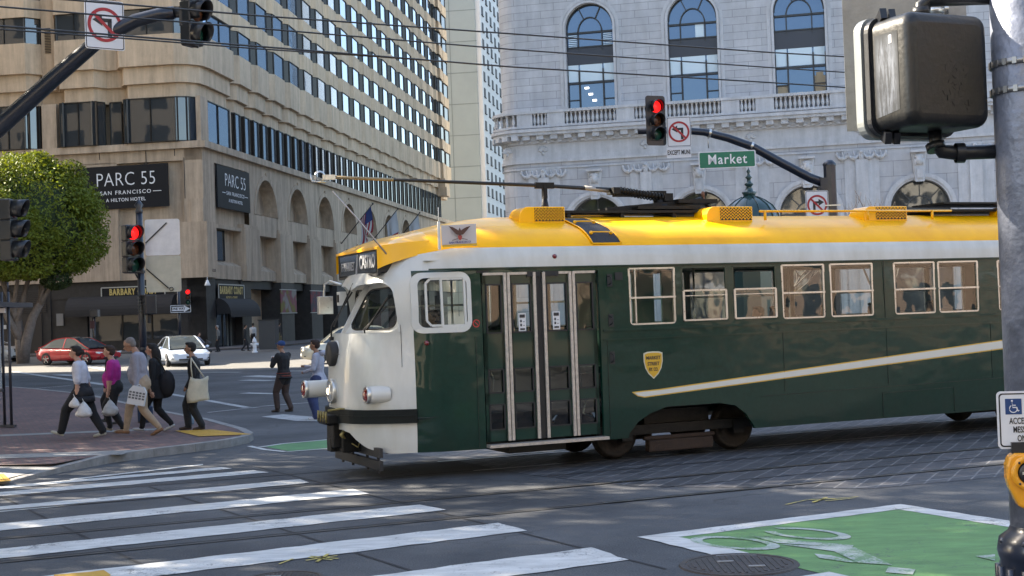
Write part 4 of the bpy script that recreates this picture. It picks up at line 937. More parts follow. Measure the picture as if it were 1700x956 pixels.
BLK = pr('black_rubber', (.015, .015, .016), .6); DST = pr('dark_steel', (.015, .015, .015), .5, .6, noise=.3, nscale=8, bump=.3); CHR = pr('aluminium', (.62, .61, .58), .3, .85, noise=.12, nscale=12, rvar=.1)
SILV = pr('pale_metal', (.50, .46, .42), .4, .5, noise=.2, nscale=18); TGL = glass('streetcar_glass', (.8, .9, .86), .8); INW = pr('interior_cream', (.30, .32, .26), .6); INF = pr('interior_floor', (.06, .06, .06), .8)
def flatness(z, a):
    k = 1-.18*min(1, max(0, (2.0-z)/.4)) if z < 2.0 else 1-.62*min(1, (z-1.9)/.45)
    if z < 2.0: k = .85
    t = min(1, max(0, (a-.72)/.25)); t = t*t*(3-2*t); return k+(1-k)*t
# sections: z, half width, nose position, flatness of the plan
SEC = [(.37, 1.36, -3.93), (.6, 1.37, -3.96), (.95, 1.37, -3.97), (1.3, 1.37, -3.97), (1.65, 1.37, -3.95), (1.95, 1.37, -3.90), (2.15, 1.368, -3.83), (2.5, 1.362, -3.72), (2.66, 1.36, -3.68), (2.80, 1.355, -3.60), (2.95, 1.34, -3.50), (3.05, 1.315, -3.44), (3.12, 1.285, -3.38), (3.2, 1.22, -3.29), (3.29, 1.12, -3.23), (3.37, .99, -3.0), (3.45, .78, -2.66), (3.52, .58, -2.35), (3.575, .38, -2.0), (3.61, .2, -1.65), (3.62, .06, -1.4)]
XR = 10.4
def ringpts(hw, nose, z, d=0.0):
    """closed plan ring; d insets it"""
    hw2 = hw-d; pts = []
    k = (-1.3-(nose+d))/(-1.3+3.97)
    half = [(-1.3-(-1.3-(-3.97+b*flatness(z, a)))*k, a*hw2) for a, b in FP]
    mid = [(x_, hw2) for x_ in (-1.0, 0, 1, 2, 3, 4, 5, 6, 7, 8)]
    rear = [(6.4-x_, y_) for x_, y_ in half[::-1]]          # mirror about the middle
    side = half+mid[1:7]+rear
    side = [(x_, y_) for x_, y_ in side]
    near = [(x_, -y_) for x_, y_ in side]
    return [Vector((x_, y_, z)) for x_, y_ in near]+[Vector((x_, y_, z)) for x_, y_ in side[::-1][1:-1]]
def body_mesh():
    bm = bmesh.new(); N_ = None; outer = []; inner = []
    for z, hw, ns in SEC: outer.append([bm.verts.new(p) for p in ringpts(hw, ns, z)])
    for z, hw, ns in SEC:
        zz = z if z < 3.0 else z-.05
        if hw < .1: continue
        inner.append([bm.verts.new(p) for p in ringpts(max(hw, .1), ns+.0, zz, .055)])
    n = len(outer[0])
    for S in (outer, inner):
        for a, b in zip(S, S[1:]):
            for i in range(n):
                j = (i+1) % n
                f = bm.faces.new((a[i], a[j], b[j], b[i])); f.smooth = True
    bm.faces.new(outer[-1]); bm.faces.new(inner[-1])
    for i in range(n): bm.faces.new((outer[0][i], inner[0][i], inner[0][(i+1) % n], outer[0][(i+1) % n]))
    bmesh.ops.recalc_face_normals(bm, faces=bm.faces)
    me = bpy.data.meshes.new('body'); bm.to_mesh(me); bm.free(); return me
WINX = [(.02, .78), (.88, 1.66), (1.75, 2.53), (2.62, 3.40), (3.50, 4.31), (4.71, 5.52), (5.58, 6.40), (6.80, 7.60), (7.68, 8.48)]
WZ0, WZ1 = 1.97, 2.79
CUTS = []
XZ = lambda x, y, d: Vector((x, d, y))
def cutter(poly, y0, y1): CUTS.append(MB()); CUTS[-1].prism(poly, lambda x, z, d: Vector((x, y0+d, z)), y1-y0)
for i, (a, b) in enumerate(WINX):
    for y0, y1 in ((-1.7, -1.1), (1.1, 1.7)): cutter(rrect(a, WZ0, b, WZ1, .05 if i else .06, 3), y0, y1)
cutter([(-2.25, .3), (-.46, .3), (-.46, 2.765), (-2.25, 2.765)], -1.7, -1.0)
cutter(rrect(-3.10, 2.0, -2.44, 2.74, .05, 3), -1.75, -.85); cutter(rrect(-3.10, 2.0, -1.0, 2.74, .1, 3), .85, 1.75); cutter([(-.6, 1.97), (-.1, 1.97), (-.1, 2.79), (-.6, 2.79)], 1.1, 1.7)
wc = [(-.1, .2), (-.06, .43), (.09, .59), (.29, .70), (.57, .78), (1.45, .78), (1.72, .73), (1.9, .60), (2.04, .40), (2.1, .2)]
for off in (0, 7.6):
    for y0, y1 in ((-1.7, -1.0), (1.0, 1.7)): cutter([(x_+off, z_) for x_, z_ in wc], y0, y1)
# windscreen opening and the cut above the coupler (extruded along x)
def cutx(poly, x0, x1): CUTS.append(MB()); CUTS[-1].prism(poly, lambda y, z, d: Vector((x0+d, y, z)), x1-x0)
def lobe(s_): 
    p = []
    for k in range(9): t = math.pi/2*k/8; p.append((s_*(.88+.19*math.sin(t)), 2.46+.22*math.cos(t)))
    for k in range(7): t = math.pi/2*k/6; p.append((s_*(.97+.10*math.cos(t)), 2.10-.10*math.sin(t)))
    return p
Lr = lobe(1); Ll = lobe(-1)[::-1]
ws = [(0, 2.60), (.12, 2.615), (.3, 2.66)]+Lr+Ll+[(-.3, 2.66), (-.12, 2.615)]
cutx(ws, -4.4, -2.98)
cutx([(-.98, .1), (-.96, .37), (-.85, .40), (-.72, .47), (-.6, .57), (-.48, .64), (-.3, .67), (.3, .67), (.48, .64), (.6, .57), (.72, .47), (.85, .40), (.96, .37), (.98, .1)], -4.4, -2.9)
bme = body_mesh(); bme.materials.append(BODY)
bo = bpy.data.objects.new('body', bme); COL.objects.link(bo)
cos_ = []
for c_ in CUTS:
    cuto = c_.build('cut', BODY); cos_.append(cuto)
    md = bo.modifiers.new('b', 'BOOLEAN'); md.operation = 'DIFFERENCE'; md.object = cuto; md.solver = 'EXACT'; md.use_self = False
dg = bpy.context.evaluated_depsgraph_get(); dg.update(); nm = bpy.data.meshes.new_from_object(bo.evaluated_get(dg)); nm.name = 'body'
bo.modifiers.clear(); bo.data = nm; bo.parent = TR
for c_ in cos_: bpy.data.objects.remove(c_)
nm.materials.clear(); nm.materials.append(BODY)
for p in nm.polygons: p.material_index = 0
try: nm.set_sharp_from_angle(angle=R(28))
except Exception: pass
def surf_x(z, y):
    """nose surface x at height z, lateral y"""
    for (z0, w0, n0), (z1, w1, n1) in zip(SEC, SEC[1:]):
        if z0 <= z <= z1: t = (z-z0)/(z1-z0); w_, n_ = w0+(w1-w0)*t, n0+(n1-n0)*t; break
    else: w_, n_ = SEC[0][1:]
    a = min(.9999, abs(y)/w_)
    for (a0, b0), (a1, b1) in zip(FP, FP[1:]):
        if a0 <= a <= a1: q0, q1 = b0*flatness(z, a0), b1*flatness(z, a1); b = q0+(q1-q0)*(a-a0)/(a1-a0); break
    k = (-1.3-n_)/(-1.3+3.97); return -1.3-(-1.3-(-3.97+b))*k
def surf_y(z, x):
    lo, hi = 0, 1.369
    for _ in range(30):
        mdl = (lo+hi)/2
        if surf_x(z, mdl) > x: hi = mdl
        else: lo = mdl
    return lo
def side_y(z, x):
    for (z0, w0, n0), (z1, w1, n1) in zip(SEC, SEC[1:]):
        if z0 <= z <= z1: w_ = w0+(w1-w0)*(z-z0)/(z1-z0); break
    return w_ if x > -1.6 else min(w_, surf_y(z, x))
# windscreen frame, panes and hood
XT, XB = -3.42, -3.80                  # glass plane at the centre: top, bottom
fr_ = MB(); gl = []
for s_ in (-1, 1):
    pb_ = [Vector((XB, 0, 2.0)), Vector((-3.33, s_*1.04, 2.0)), Vector((-3.30, s_*1.04, 2.67)), Vector((XT, 0, 2.64))]
    # white ground of the recess (a flat frame with a hole for the pane)
    def bl4(u, v): return pb_[0].lerp(pb_[1], u).lerp(pb_[3].lerp(pb_[2], u), v)
    outer = [bl4(u, v) for u, v in ((0, 0), (1.04, 0), (1.04, 1.04), (0, 1.04))]
    hole = [bl4(u, v) for u, v in rrect(.06, .07, .93, .93, .16, 5)]
    n = len(hole); vs = outer+hole; fs = []
    # fan between outer corners and hole
    q = n//4
    cmap = [1, 2, 3, 0]
    for i in range(n):
        fs.append((4+i, 4+(i+1) % n, cmap[(i//q) % 4]))
    for k in range(4): fs.append((cmap[k], cmap[(k+1) % 4], 4+((k+1)*q-1+1) % n))
    fr_.add(vs, fs)
    g_ = MB(); g_.poly([p+Vector((.012, 0, 0)) for p in hole]); gl.append(g_)
    rim = MB(); 
    for i in range(n): rim.bar(hole[i], hole[(i+1) % n], .02, .02)
    rim.build('windscreen_seal', BLK, TR)
for s_ in (-1, 1): fr_.add([(-3.315, s_*1.08, 2.0), (-3.285, s_*1.08, 2.68), (-3.10, s_*1.09, 2.68), (-3.10, s_*1.09, 2.0), (-3.36, s_*1.072, 2.68), (-3.36, s_*1.072, 2.0)], [(0, 1, 2, 3), (0, 1, 4, 5)])
fr_.bar((XB-.02, 0, 1.98), (XT-.02, 0, 2.66), .05, .07)
fr_.build('windscreen_frame', WHITEM, TR, fix=False)
for g_ in gl: g_.build('windscreen', TGL, TR, fix=False)
hood = MB()
yy = [-1.06+2.12*k/16 for k in range(17)]
vs = [Vector((surf_x(2.68, y_)+.03, y_, 2.685)) for y_ in yy]+[Vector((XT+.03+(.1*abs(y_)), y_, 2.675)) for y_ in yy]
hood.add(vs, [(i, i+1, 18+i, 17+i) for i in range(16)]); hood.build('windscreen_hood', WHITEM, TR, fix=False)
MB().box((-3.64, .62, 2.5), (.1, .16, .2)).build('ventilator_box', WHITEM, TR); MB().box((-3.70, .62, 2.5), (.02, .07, .11)).build('ventilator_opening', BLK, TR)
# wipers
for a, b, c_ in (((-3.62, -.62, 1.93), (-3.60, -.55, 2.05), (-3.43, -.93, 2.35)), ((-3.86, .25, 1.93), (-3.85, .2, 2.1), (-3.62, .02, 2.58))):
    wp = MB(); wp.tube([Vector(a)+Vector((-.06, 0, 0)), Vector(b)+Vector((-.08, 0, 0)), Vector(c_)+Vector((-.04, 0, 0))], .012, 6); wp.bar(Vector(b)+Vector((-.06, -.05, 0)), Vector(c_)+Vector((-.03, -.04, .12)), .03, .018); wp.box(Vector(a)+Vector((-.05, 0, 0)), (.07, .06, .05)); wp.build('wiper', BLK, TR)
# lamps on the nose
def lampbox(y, z, r_, ln_, lens, name, label=None, bodym=WHITEM, chrome=True):
    x0 = surf_x(z, y); p = MB(); 
    p.lathe([(r_*1.02, ln_+.1), (r_*1.02, .05), (r_*.98, .0), (r_*.9, -.0)], (x0-ln_+.02, y, z), 24, axis=(1, 0, 0)); h = p.build(name, bodym, TR)
    q = MB(); q.lathe([(r_*1.06, .03), (r_*1.08, .0), (r_*1.0, -.02), (r_*.88, -.015), (r_*.86, .01)], (x0-ln_+.01, y, z), 24, axis=(1, 0, 0)); q.build('bezel', CHR if chrome else BLK, h)
    l = MB(); l.lathe([(r_*.88, .0), (r_*.7, -.03), (r_*.4, -.045), (.001, -.05)], (x0-ln_+.01, y, z), 20, axis=(1, 0, 0)); l.build('lens', lens, h); return h
RED = pr('red_lens', (.16, .006, .008), .12, coat=1); LAMP = pr('lit_headlight', (.8, .75, .6), .2, emis=(1, .86, .55), est=1.6); GLL = pr('headlight_glass', (.55, .53, .5), .08, .5, coat=1)
lampbox(-.93, 1.17, .113, .20, RED, 'marker_lamp'); lampbox(.86, 1.2, .122, .50, RED, 'marker_lamp')
hl = lampbox(.02, 1.2, .165, .06, GLL, 'headlight'); MB().ell((surf_x(1.2, 0)-.085, .0, 1.2), (.03, .05, .05), 10).build('bulb', LAMP, hl)
hn = MB(); x0 = surf_x(1.72, .05); hn.lathe([(.15, .1), (.175, .02), (.175, -.08), (.14, -.1), (.001, -.105)], (x0, .04, 1.72), 24, axis=(1, 0, 0)); hh = hn.build('horn', BLK, TR); MB().lathe([(.185, .1), (.19, .0), (.17, -.01)], (x0+.02, .04, 1.72), 24, axis=(1, 0, 0)).build('horn_rim', WHITEM, hh)
# cord strung from the brow, down and across to the horn
cdm = MB(); cdm.tube([(-3.50, -.68, 3.10), (-3.32, -1.02, 2.80), (-3.30, -1.06, 2.75)], .006, 5); cdm.tube([(-3.30, -1.07, 2.76), (-3.33, -1.08, 2.2), (-3.33, -1.09, 1.53), (-3.80, -.42, 1.66), (-3.98, -.08, 1.73)], .005, 5); cdm.build('rope', pr('rope', (.13, .12, .11), .9), TR)
# front moulding, dark bumper belt and coupler
def belt(name, z0, z1, out, mat, x_to=-3.15, thick=.03):
    mb = MB(); prof = []
    ys = [k/20 for k in range(-20, 21)]
    for t in ys:
        y_ = t*1.30; prof.append((surf_x((z0+z1)/2, y_), y_))
    prof = [p for p in prof if p[0] <= x_to+.001]; o1 = []
    for i, (a, b) in enumerate(prof):
        p0 = Vector((*prof[max(0, i-1)], 0)); p1 = Vector((*prof[min(len(prof)-1, i+1)], 0)); t = (p1-p0).normalized(); nn = Vector((-t.y, t.x, 0))
        if nn.x > 0: nn = -nn
        o1.append(Vector((a, b, 0))+nn*out)
    n = len(prof); vs = [Vector((a, b, z_)) for z_ in (z0, z1) for a, b in prof]+[Vector((p.x, p.y, z_)) for z_ in (z0, z1) for p in o1]
    fs = []
    for i in range(n-1): fs += [(2*n+i, 2*n+i+1, 3*n+i+1, 3*n+i), (n+i, 3*n+i, 3*n+i+1, n+i+1), (i, i+1, 2*n+i+1, 2*n+i)]
    fs += [(0, 2*n, 3*n, n), (n-1, 2*n-1, 4*n-1, 3*n-1)]
    mb.add(vs, fs); return mb.build(name, mat, TR)
GRB = pr('bumper_dark', (.004, .007, .007), .6, spec=.25); belt('bumper', .775, .96, .06, GRB, -3.12); belt('bumper_lip', .865, .885, .075, GRB, -3.12)
cp = MB(); cp.box((-3.85, .05, .62), (.38, .34, .42)); cp.box((-4.00, .0, .82), (.3, .5, .12)); cp.tube([(-4.10, -.2, .8), (-4.10, .25, .8)], .07, 10); cp.box((-3.80, .1, .45), (.5, .2, .2)); cp.box((-3.7, 0, .5), (.5, .5, .3)); co = cp.build('coupler', DST, TR, bevel=.015)
YC = pr('worn_yellow_metal', (.26, .21, .08), .5, .4, noise=.4, nscale=20); c2 = MB()
for y_ in (-.20, -.07, .06, .19): c2.tube([(-4.16, y_, .78), (-4.16, y_, .93)], .016, 8)
c2.tube([(-4.16, -.3, .95), (-4.00, -.36, .97), (-3.85, -.4, .95), (-3.82, -.4, .84)], .016, 6); c2.tube([(-3.90, -.22, .66), (-3.96, -.24, .6), (-3.90, -.22, .54)], .03, 8); c2.tube([(-3.85, -.2, .5), (-3.75, -.32, .42), (-3.70, -.3, .55)], .012, 6); loose(c2.build('coupler_pins', YC, co), 'coupler_pin')
ft = MB(); 
for z_ in (.39, .22): ft.box((-3.66, 0, z_), (.05, 2.15, .125))
for y_ in (-.85, -.35, .35, .85): ft.box((-3.63, y_, .36), (.03, .035, .5))
ft.build('fender_gate', pr('gate_steel', (.03, .03, .032), .6, .3), TR)
pf = MB(); pf.box((-3.0, 0, .5), (1.0, 1.6, .3)); pf.build('front_underframe', BLK, TR)
# route sign
rs = MB(); 
SGX = -3.50; RG = pr('route_sign_glass', (.012, .013, .015), .12, coat=1)
rs.box((SGX+.07, 0, 2.975), (.28, 1.86, .33)); so = rs.build('route_sign', BLK, TR, bevel=.02)
tilt = R(12)
MS = Matrix.Translation((SGX-.075, 0, 2.965)) @ frm((0, 0, 0), (0, -1, 0), (math.sin(tilt)*.0, 0, 1))
MB().box((SGX-.07, 0, 2.965), (.012, 1.74, .28)).build('route_glass', RG, so)
SL = pr('route_letters', (.30, .31, .33), .5)
text('F MARKET', .17, SL, MS @ Matrix.Translation((-.45, -.02, .004)), so, off=.004, fx=.85); text('CASTRO', .26, SL, MS @ Matrix.Translation((.47, .01, .004)), so, off=.006, fx=.72)
MB().bar((SGX-.082, .03, 2.83), (SGX-.082, -.06, 3.1), .02, .05).build('route_slash', SL, so)
rf = MB(); 
for a, b in (((SGX-.06, -.93, 2.79), (SGX-.06, .93, 2.79)), ((SGX-.06, -.93, 3.14), (SGX-.06, .93, 3.14)), ((SGX-.06, -.93, 2.79), (SGX-.06, -.93, 3.14)), ((SGX-.06, .93, 2.79), (SGX-.06, .93, 3.14))): rf.bar(a, b, .035, .035)
rf.build('route_sign_rim', BLK, so)
def surf_z(x, y):
    lo, hi = 2.9, 3.619
    for _ in range(26):
        m_ = (lo+hi)/2
        ok = any(w1 >= abs(y)*1.0001 for (z1, w1, n1) in SEC if z1 >= m_) and surf_x(m_, y) < x
        if ok: lo = m_
        else: hi = m_
    return lo
hdm = MB(); NY, NX = 20, 8; vs = []
for i in range(NX+1):
    t = i/NX
    for j in range(NY+1):
        y_ = -.99+1.98*j/NY; x_ = -3.60+.75*t; z0 = 3.165; z1 = surf_z(-2.85, y_)+.004
        c0 = Vector((-3.60, y_, z0)); c2 = Vector((-2.85, y_, z1)); c1 = Vector((-3.38, y_, z0+.62*(z1-z0)))
        vs.append(c0*(1-t)**2+c1*2*t*(1-t)+c2*t*t)
hdm.add(vs, [(i*(NY+1)+j, i*(NY+1)+j+1, (i+1)*(NY+1)+j+1, (i+1)*(NY+1)+j) for i in range(NX) for j in range(NY)], 0, True)
for j, s_ in ((0, -1), (NY, 1)):
    edge = [vs[i*(NY+1)+j] for i in range(NX+1)]; bot = [Vector((-3.60+(p.x+3.60)*1.0, s_*(.99+.12*(i/NX)), 2.86+(surf_z(-2.85, .99)-.16-2.86)*(i/NX))) for i, p in enumerate(edge)]
    hdm.add(edge+bot, [(i, i+1, NX+2+i, NX+1+i) for i in range(NX)], 0, True)
hdm.add([(-3.60, -.99, 3.165), (-3.60, .99, 3.165), (-3.60, .99, 3.13), (-3.60, -.99, 3.13)], [(0, 1, 2, 3)])
hdm.build('sign_hood', YELLM, TR, fix=False)
# front flag-holder lamps
for y_, z_ in ((-.98, 3.02), (1.0, 2.93)): MB().lathe([(.05, .08), (.055, 0), (.03, -.05), (.001, -.06)], (surf_x(z_, y_)-.03, y_, z_), 12, axis=(1, .2, -.2)).build('marker_lens', RED, TR)
MB().tube([(-3.47, -1.0, 3.06), (-3.85, -.95, 3.55), (-4.16, -.9, 3.92)], [.014, .01, .007], 6).build('antenna', pr('antenna', (.45, .4, .38), .4, .6), TR)
# mirror on the far corner
mr = MB(); mr.tube([(-3.45, 1.25, 2.72), (-3.58, 1.42, 2.78), (-3.64, 1.5, 2.74), (-3.66, 1.52, 2.5)], .018, 6); mr.box((-3.64, 1.52, 2.42), (.22, .12, .27)); mr.build('side_mirror', CHR, TR, bevel=.02)
# side windows
def side_window(a, b, kind):
    y0 = -side_y(2.4, (a+b)/2)-.004; fm = MB(); w_ = .024; yc_ = y0+.02
    def rect(mb, x0, z0, x1, z1, yy_, wd=.024, th=.035):
        for p, q in (((x0, z0), (x1, z0)), ((x1, z0), (x1, z1)), ((x1, z1), (x0, z1)), ((x0, z1), (x0, z0))): mb.bar((p[0], yy_, p[1]), (q[0], yy_, q[1]), th, wd)
    rect(fm, a+.012, WZ0+.012, b-.012, WZ1-.012, yc_)
    o = None
    if kind == 'open':
        fm2 = MB(); rect(fm2, a+.03, WZ0+.04, b-.03, WZ0+.47, yc_-.02); fm2.bar((a+.03, yc_-.02, WZ0+.395), (b-.03, yc_-.02, WZ0+.395), .02, .012); 
        o = fm.build('window', CHR if False else GREENM, TR); fm2.build('sash', CHR, o); MB().poly([(a+.03, yc_-.02, WZ0+.04), (b-.03, yc_-.02, WZ0+.04), (b-.03, yc_-.02, WZ0+.47), (a+.03, yc_-.02, WZ0+.47)]).build('pane', TGL, o, fix=False)
    else:
        fm.bar((a, yc_-.01, 2.36), (b, yc_-.01, 2.36), .03, .026)
        if kind == 'div': fm.bar((a+.11, yc_, WZ0), (a+.11, yc_, WZ1), .02, .018)
        o = fm.build('window', CHR, TR); MB().poly([(a, yc_+.01, WZ0), (b, yc_+.01, WZ0), (b, yc_+.01, WZ1), (a, yc_+.01, WZ1)]).build('pane', TGL, o, fix=False)
    return o
for i, (a, b) in enumerate(WINX): side_window(a, b, 'open' if i in (1, 2) else ('div' if i == 0 else 'std'))
for i, (a, b) in enumerate(WINX+[(-3.05, -1.05), (-.58, -.12)]):      # far side
    y0 = side_y(2.4, (a+b)/2); fm = MB()
    for p, q in (((a, WZ0), (b, WZ0)), ((b, WZ0), (b, WZ1)), ((b, WZ1), (a, WZ1)), ((a, WZ1), (a, WZ0)), ((a, 2.36), (b, 2.36))): fm.bar((p[0], y0-.02, p[1]), (q[0], y0-.02, q[1]), .035, .03)
    fm.build('window', CHR, TR)
# driver's side window with white rounded frame
dw = MB(); 
def sp3(x, z, out=.0): return Vector((x, -side_y(z, x)-out, z))
def rimloop(mb, pts, wd, th=.03, out=.0):
    n = len(pts)
    for i in range(n): mb.bar(sp3(*pts[i], out), sp3(*pts[(i+1) % n], out), th, wd, up=(0, 1, 0)) if False else mb.bar(sp3(*pts[i], out), sp3(*pts[(i+1) % n], out), th, wd)
def dens(p):
    out = []
    for i in range(len(p)):
        a, b = p[i], p[(i+1) % len(p)]; k = 8 if i % 7 == 6 else 1
        for j in range(k): out.append((a[0]+(b[0]-a[0])*j/k, a[1]+(b[1]-a[1])*j/k))
    return out
op = dens(rrect(-3.20, 1.97, -2.40, 2.79, .15, 6)); ip = dens(rrect(-3.11, 2.045, -2.46, 2.715, .10, 6))
for i in range(len(op)):
    j = (i+1) % len(op); a, b, c_, d_ = sp3(*op[i], .022), sp3(*op[j], .022), sp3(*ip[j], .026), sp3(*ip[i], .026)
    a2, b2, c2_, d2_ = [p+Vector((0, .06, 0)) for p in (a, b, c_, d_)]
    dw.add([a, b, c_, d_, a2, b2, c2_, d2_], [(0, 1, 2, 3), (0, 1, 5, 4), (3, 2, 6, 7)])
dwo = dw.build('drivers_window', WHITEM, TR); sl2 = MB()
for pts in ([(-2.80, 2.05), (-2.80, 2.71)], [(-2.49, 2.05), (-2.49, 2.71)], [(-2.80, 2.70), (-2.46, 2.70)], [(-2.80, 2.06), (-2.46, 2.06)]): sl2.bar(sp3(*pts[0], .008), sp3(*pts[1], .008), .03, .035)
ar = [(-2.80, 2.70), (-2.94, 2.70), (-3.0, 2.64), (-3.0, 2.14), (-2.94, 2.07), (-2.80, 2.07)]
for p, q in zip(ar, ar[1:]): sl2.bar(sp3(*p, -.0), sp3(*q, -.0), .03, .03)
sl2.build('sliding_sash', WHITEM, dwo); pg_ = MB(); pg_.poly([sp3(*p, -.02) for p in ((-3.12, 2.04), (-2.46, 2.04), (-2.46, 2.72), (-3.12, 2.72))]); pg_.build('pane', TGL, dwo, fix=False)
# doors: four leaves with glazed panels and bright edges
def leaf(x0, x1, edges, k):
    yy_ = -1.335; o = MB()
    wz = [(1.94, 2.60), (1.12, 1.44), (.62, .96)]
    xi0, xi1 = x0+.055, x1-.055
    segs = [(.46, wz[2][0]), (wz[2][1], wz[1][0]), (wz[1][1], wz[0][0]), (wz[0][1], 2.755)]
    for a, b in segs: o.box2((x0, yy_, a), (x1, yy_+.05, b))
    for a, b in ((x0, xi0), (xi1, x1)): o.box2((a, yy_, .46), (b, yy_+.05, 2.755))
    for a, b in wz:
        for p, q in (((xi0, a), (xi1, a)), ((xi0, b), (xi1, b)), ((xi0, a), (xi0, b)), ((xi1, a), (xi1, b))): o.bar((p[0], yy_-.005, p[1]), (q[0], yy_-.005, q[1]), .02, .02, 1)
    lo = o.build('door_leaf', [GREENM, BLK], TR)
    for a, b in wz: MB().poly([(xi0, yy_+.02, a), (xi1, yy_+.02, a), (xi1, yy_+.02, b), (xi0, yy_+.02, b)]).build('pane', TGL, lo, fix=False)
    e_ = MB()
    for x_ in edges: e_.box2((x_-.021, yy_-.028, .46), (x_+.021, yy_-.0, 2.76))
    e_.box2((x0+.01, yy_-.02, 2.73), (x1-.01, yy_-.001, 2.765)); e_.build('edge_strip', SILV, lo); return lo
LX = [(-2.23, -1.905, [-1.90]), (-1.85, -1.46, [-1.845, -1.455]), (-1.32, -.91, [-1.31, -.905]), (-.86, -.50, [-.85])]
lv_ = [leaf(a, b, e_, i) for i, (a, b, e_) in enumerate(LX)]
MB().box2((-1.44, -1.33, .46), (-1.335, -1.28, 2.76)).build('door_post', BLK, TR); MB().box2((-1.9, -1.335, .46), (-1.85, -1.3, 2.76)).box2((-.9, -1.335, .46), (-.86, -1.3, 2.76)).build('door_hinge', GREENM, TR)
MB().box2((-2.24, -1.47, .385), (-.43, -1.3, .425)).build('door_step', SILV, TR); MB().box2((-2.3, -1.34, 2.765), (-.4, -1.25, 2.80)).build('door_header', BLK, TR)
MB().box2((-1.56, -1.36, 2.70), (-1.36, -1.28, 2.77)).box2((-1.30, -1.36, 2.70), (-1.08, -1.28, 2.77)).build('door_gear', BLK, TR)
STK = pr('sticker_white', (.65, .65, .66), .5); STB = pr('sticker_black', (.02, .02, .025), .5)
for i, (x0, z0) in enumerate(((-1.705, 1.945), (-1.185, 1.955))):
    st = MB().box2((x0, -1.342, z0), (x0+.11, -1.337, z0+.25)).build('sticker', STK, lv_[i+1])
    sk = MB(); sk.box2((x0+.015, -1.346, z0+.19), (x0+.095, -1.343, z0+.235)); sk.ell((x0+.035, -1.345, z0+.145), (.015, .003, .02), 8); sk.ell((x0+.035, -1.345, z0+.09), (.015, .003, .02), 8); sk.box2((x0+.065, -1.346, z0+.13), (x0+.09, -1.343, z0+.137)); sk.box2((x0+.065, -1.346, z0+.08), (x0+.09, -1.343, z0+.087)); sk.box2((x0+.02, -1.346, z0+.02), (x0+.09, -1.343, z0+.045)); sk.build('sticker_print', STB, st)
ns = MB(); ns.lathe([(.001, .006), (.055, .006), (.056, 0)], (-2.335, -1.335, 2.08), 20, axis=(0, -1, 0)); no_ = ns.build('no_smoking_sticker', STK, TR)
nr = MB(); 
for k in range(16): a0, a1 = 2*math.pi*k/16, 2*math.pi*(k+1)/16; nr.bar((-2.335+.048*math.cos(a0), -1.345, 2.08+.048*math.sin(a0)), (-2.335+.048*math.cos(a1), -1.345, 2.08+.048*math.sin(a1)), .006, .012)
nr.bar((-2.37, -1.345, 2.115), (-2.30, -1.345, 2.045), .006, .01); nr.bar((-2.365, -1.344, 2.08), (-2.305, -1.344, 2.08), .005, .01, 1); nr.build('ring_mark', [pr('ring_red', (.5, .03, .03), .5), STB], no_)
# sill mouldings along the side, small lamps, handles
ml = MB(); ml.box2((-.42, -1.385, 1.895), (10.0, -1.365, 1.925)); ml.box2((-.42, -1.380, 1.77), (10.0, -1.366, 1.785)); ml.box2((-3.0, -1.376, 2.815), (9.5, -1.345, 2.835)); ml.build('side_moulding', GREENM, TR)
pl = MB(); 
for a, b in (((4.4, .76), (5.8, .78)), ((4.4, .4), (4.4, .76)), ((5.8, .4), (5.8, .78)), ((2.2, .84), (9.5, .90)), ((-.36, .42), (-.36, 1.76)), ((2.6, .88), (2.6, 1.76)), ((4.52, .9), (4.52, 1.76)), ((6.6, .9), (6.6, 1.76)), ((4.51, 1.93), (4.51, 2.8)), ((-2.36, .40), (-2.36, 1.9))): pl.bar((a[0], -1.372, a[1]), (b[0], -1.372, b[1]), .006, .008)
loose(pl.build('panel_seam', pr('seam_green', (.004, .014, .010), .5), TR), 'panel_seam')
MB().lathe([(.035, .0), (.03, .02), (.001, .035)], (-1.12, -1.335, 2.975), 16, axis=(0, -1, .1)).build('side_lamp', RED, TR); MB().lathe([(.035, .0), (.03, .02), (.001, .03)], (-3.02, -1.235, 1.84), 14, axis=(-.2, -1, 0)).build('side_lamp', RED, TR)
for z_ in (2.62, 2.05, 1.52):
    hd = MB(); hd.box2((-.33, -1.376, z_-.09), (-.25, -1.37, z_+.09)); hd.tube([(-.31, -1.38, z_+.06), (-.29, -1.42, z_+.04), (-.29, -1.42, z_-.04), (-.31, -1.38, z_-.06)], .008, 6); hd.build('grab_handle', BLK, TR)
MB().box2((-.20, -1.375, 2.62), (-.08, -1.36, 2.73)).build('small_vent', BLK, TR)
# stripe and shield
sm = MB(); ST_ = [(.04, 1.005), (.10, .965), (.20, .945), (10.0, 1.555), (10.0, 1.72), (6.89, 1.48), (.45, 1.022), (.2, 1.015)]
sm.prism([(.0, 1.02), (.09, .955), (.2, .93), (10.0, 1.535), (10.0, 1.735), (6.89, 1.497), (.45, 1.04), (.2, 1.03)], lambda x, z, d: Vector((x, -1.3735-d, z)), .002); so_ = sm.build('stripe_edge', pr('stripe_yellow', (.62, .38, .05), .4, coat=.6), TR); MB().prism(ST_, lambda x, z, d: Vector((x, -1.3765-d, z)), .002).build('stripe_white', pr('stripe_cream', (.62, .61, .56), .4, coat=.6), so_)
def shield(sc): 
    p = [(-.155, .17), (-.1, .19), (0, .195), (.1, .19), (.155, .17), (.155, .05), (.13, -.05), (.08, -.13), (0, -.20), (-.08, -.13), (-.13, -.05), (-.155, .05)]
    return [(.365+x*sc, 1.39+z*sc) for x, z in p]
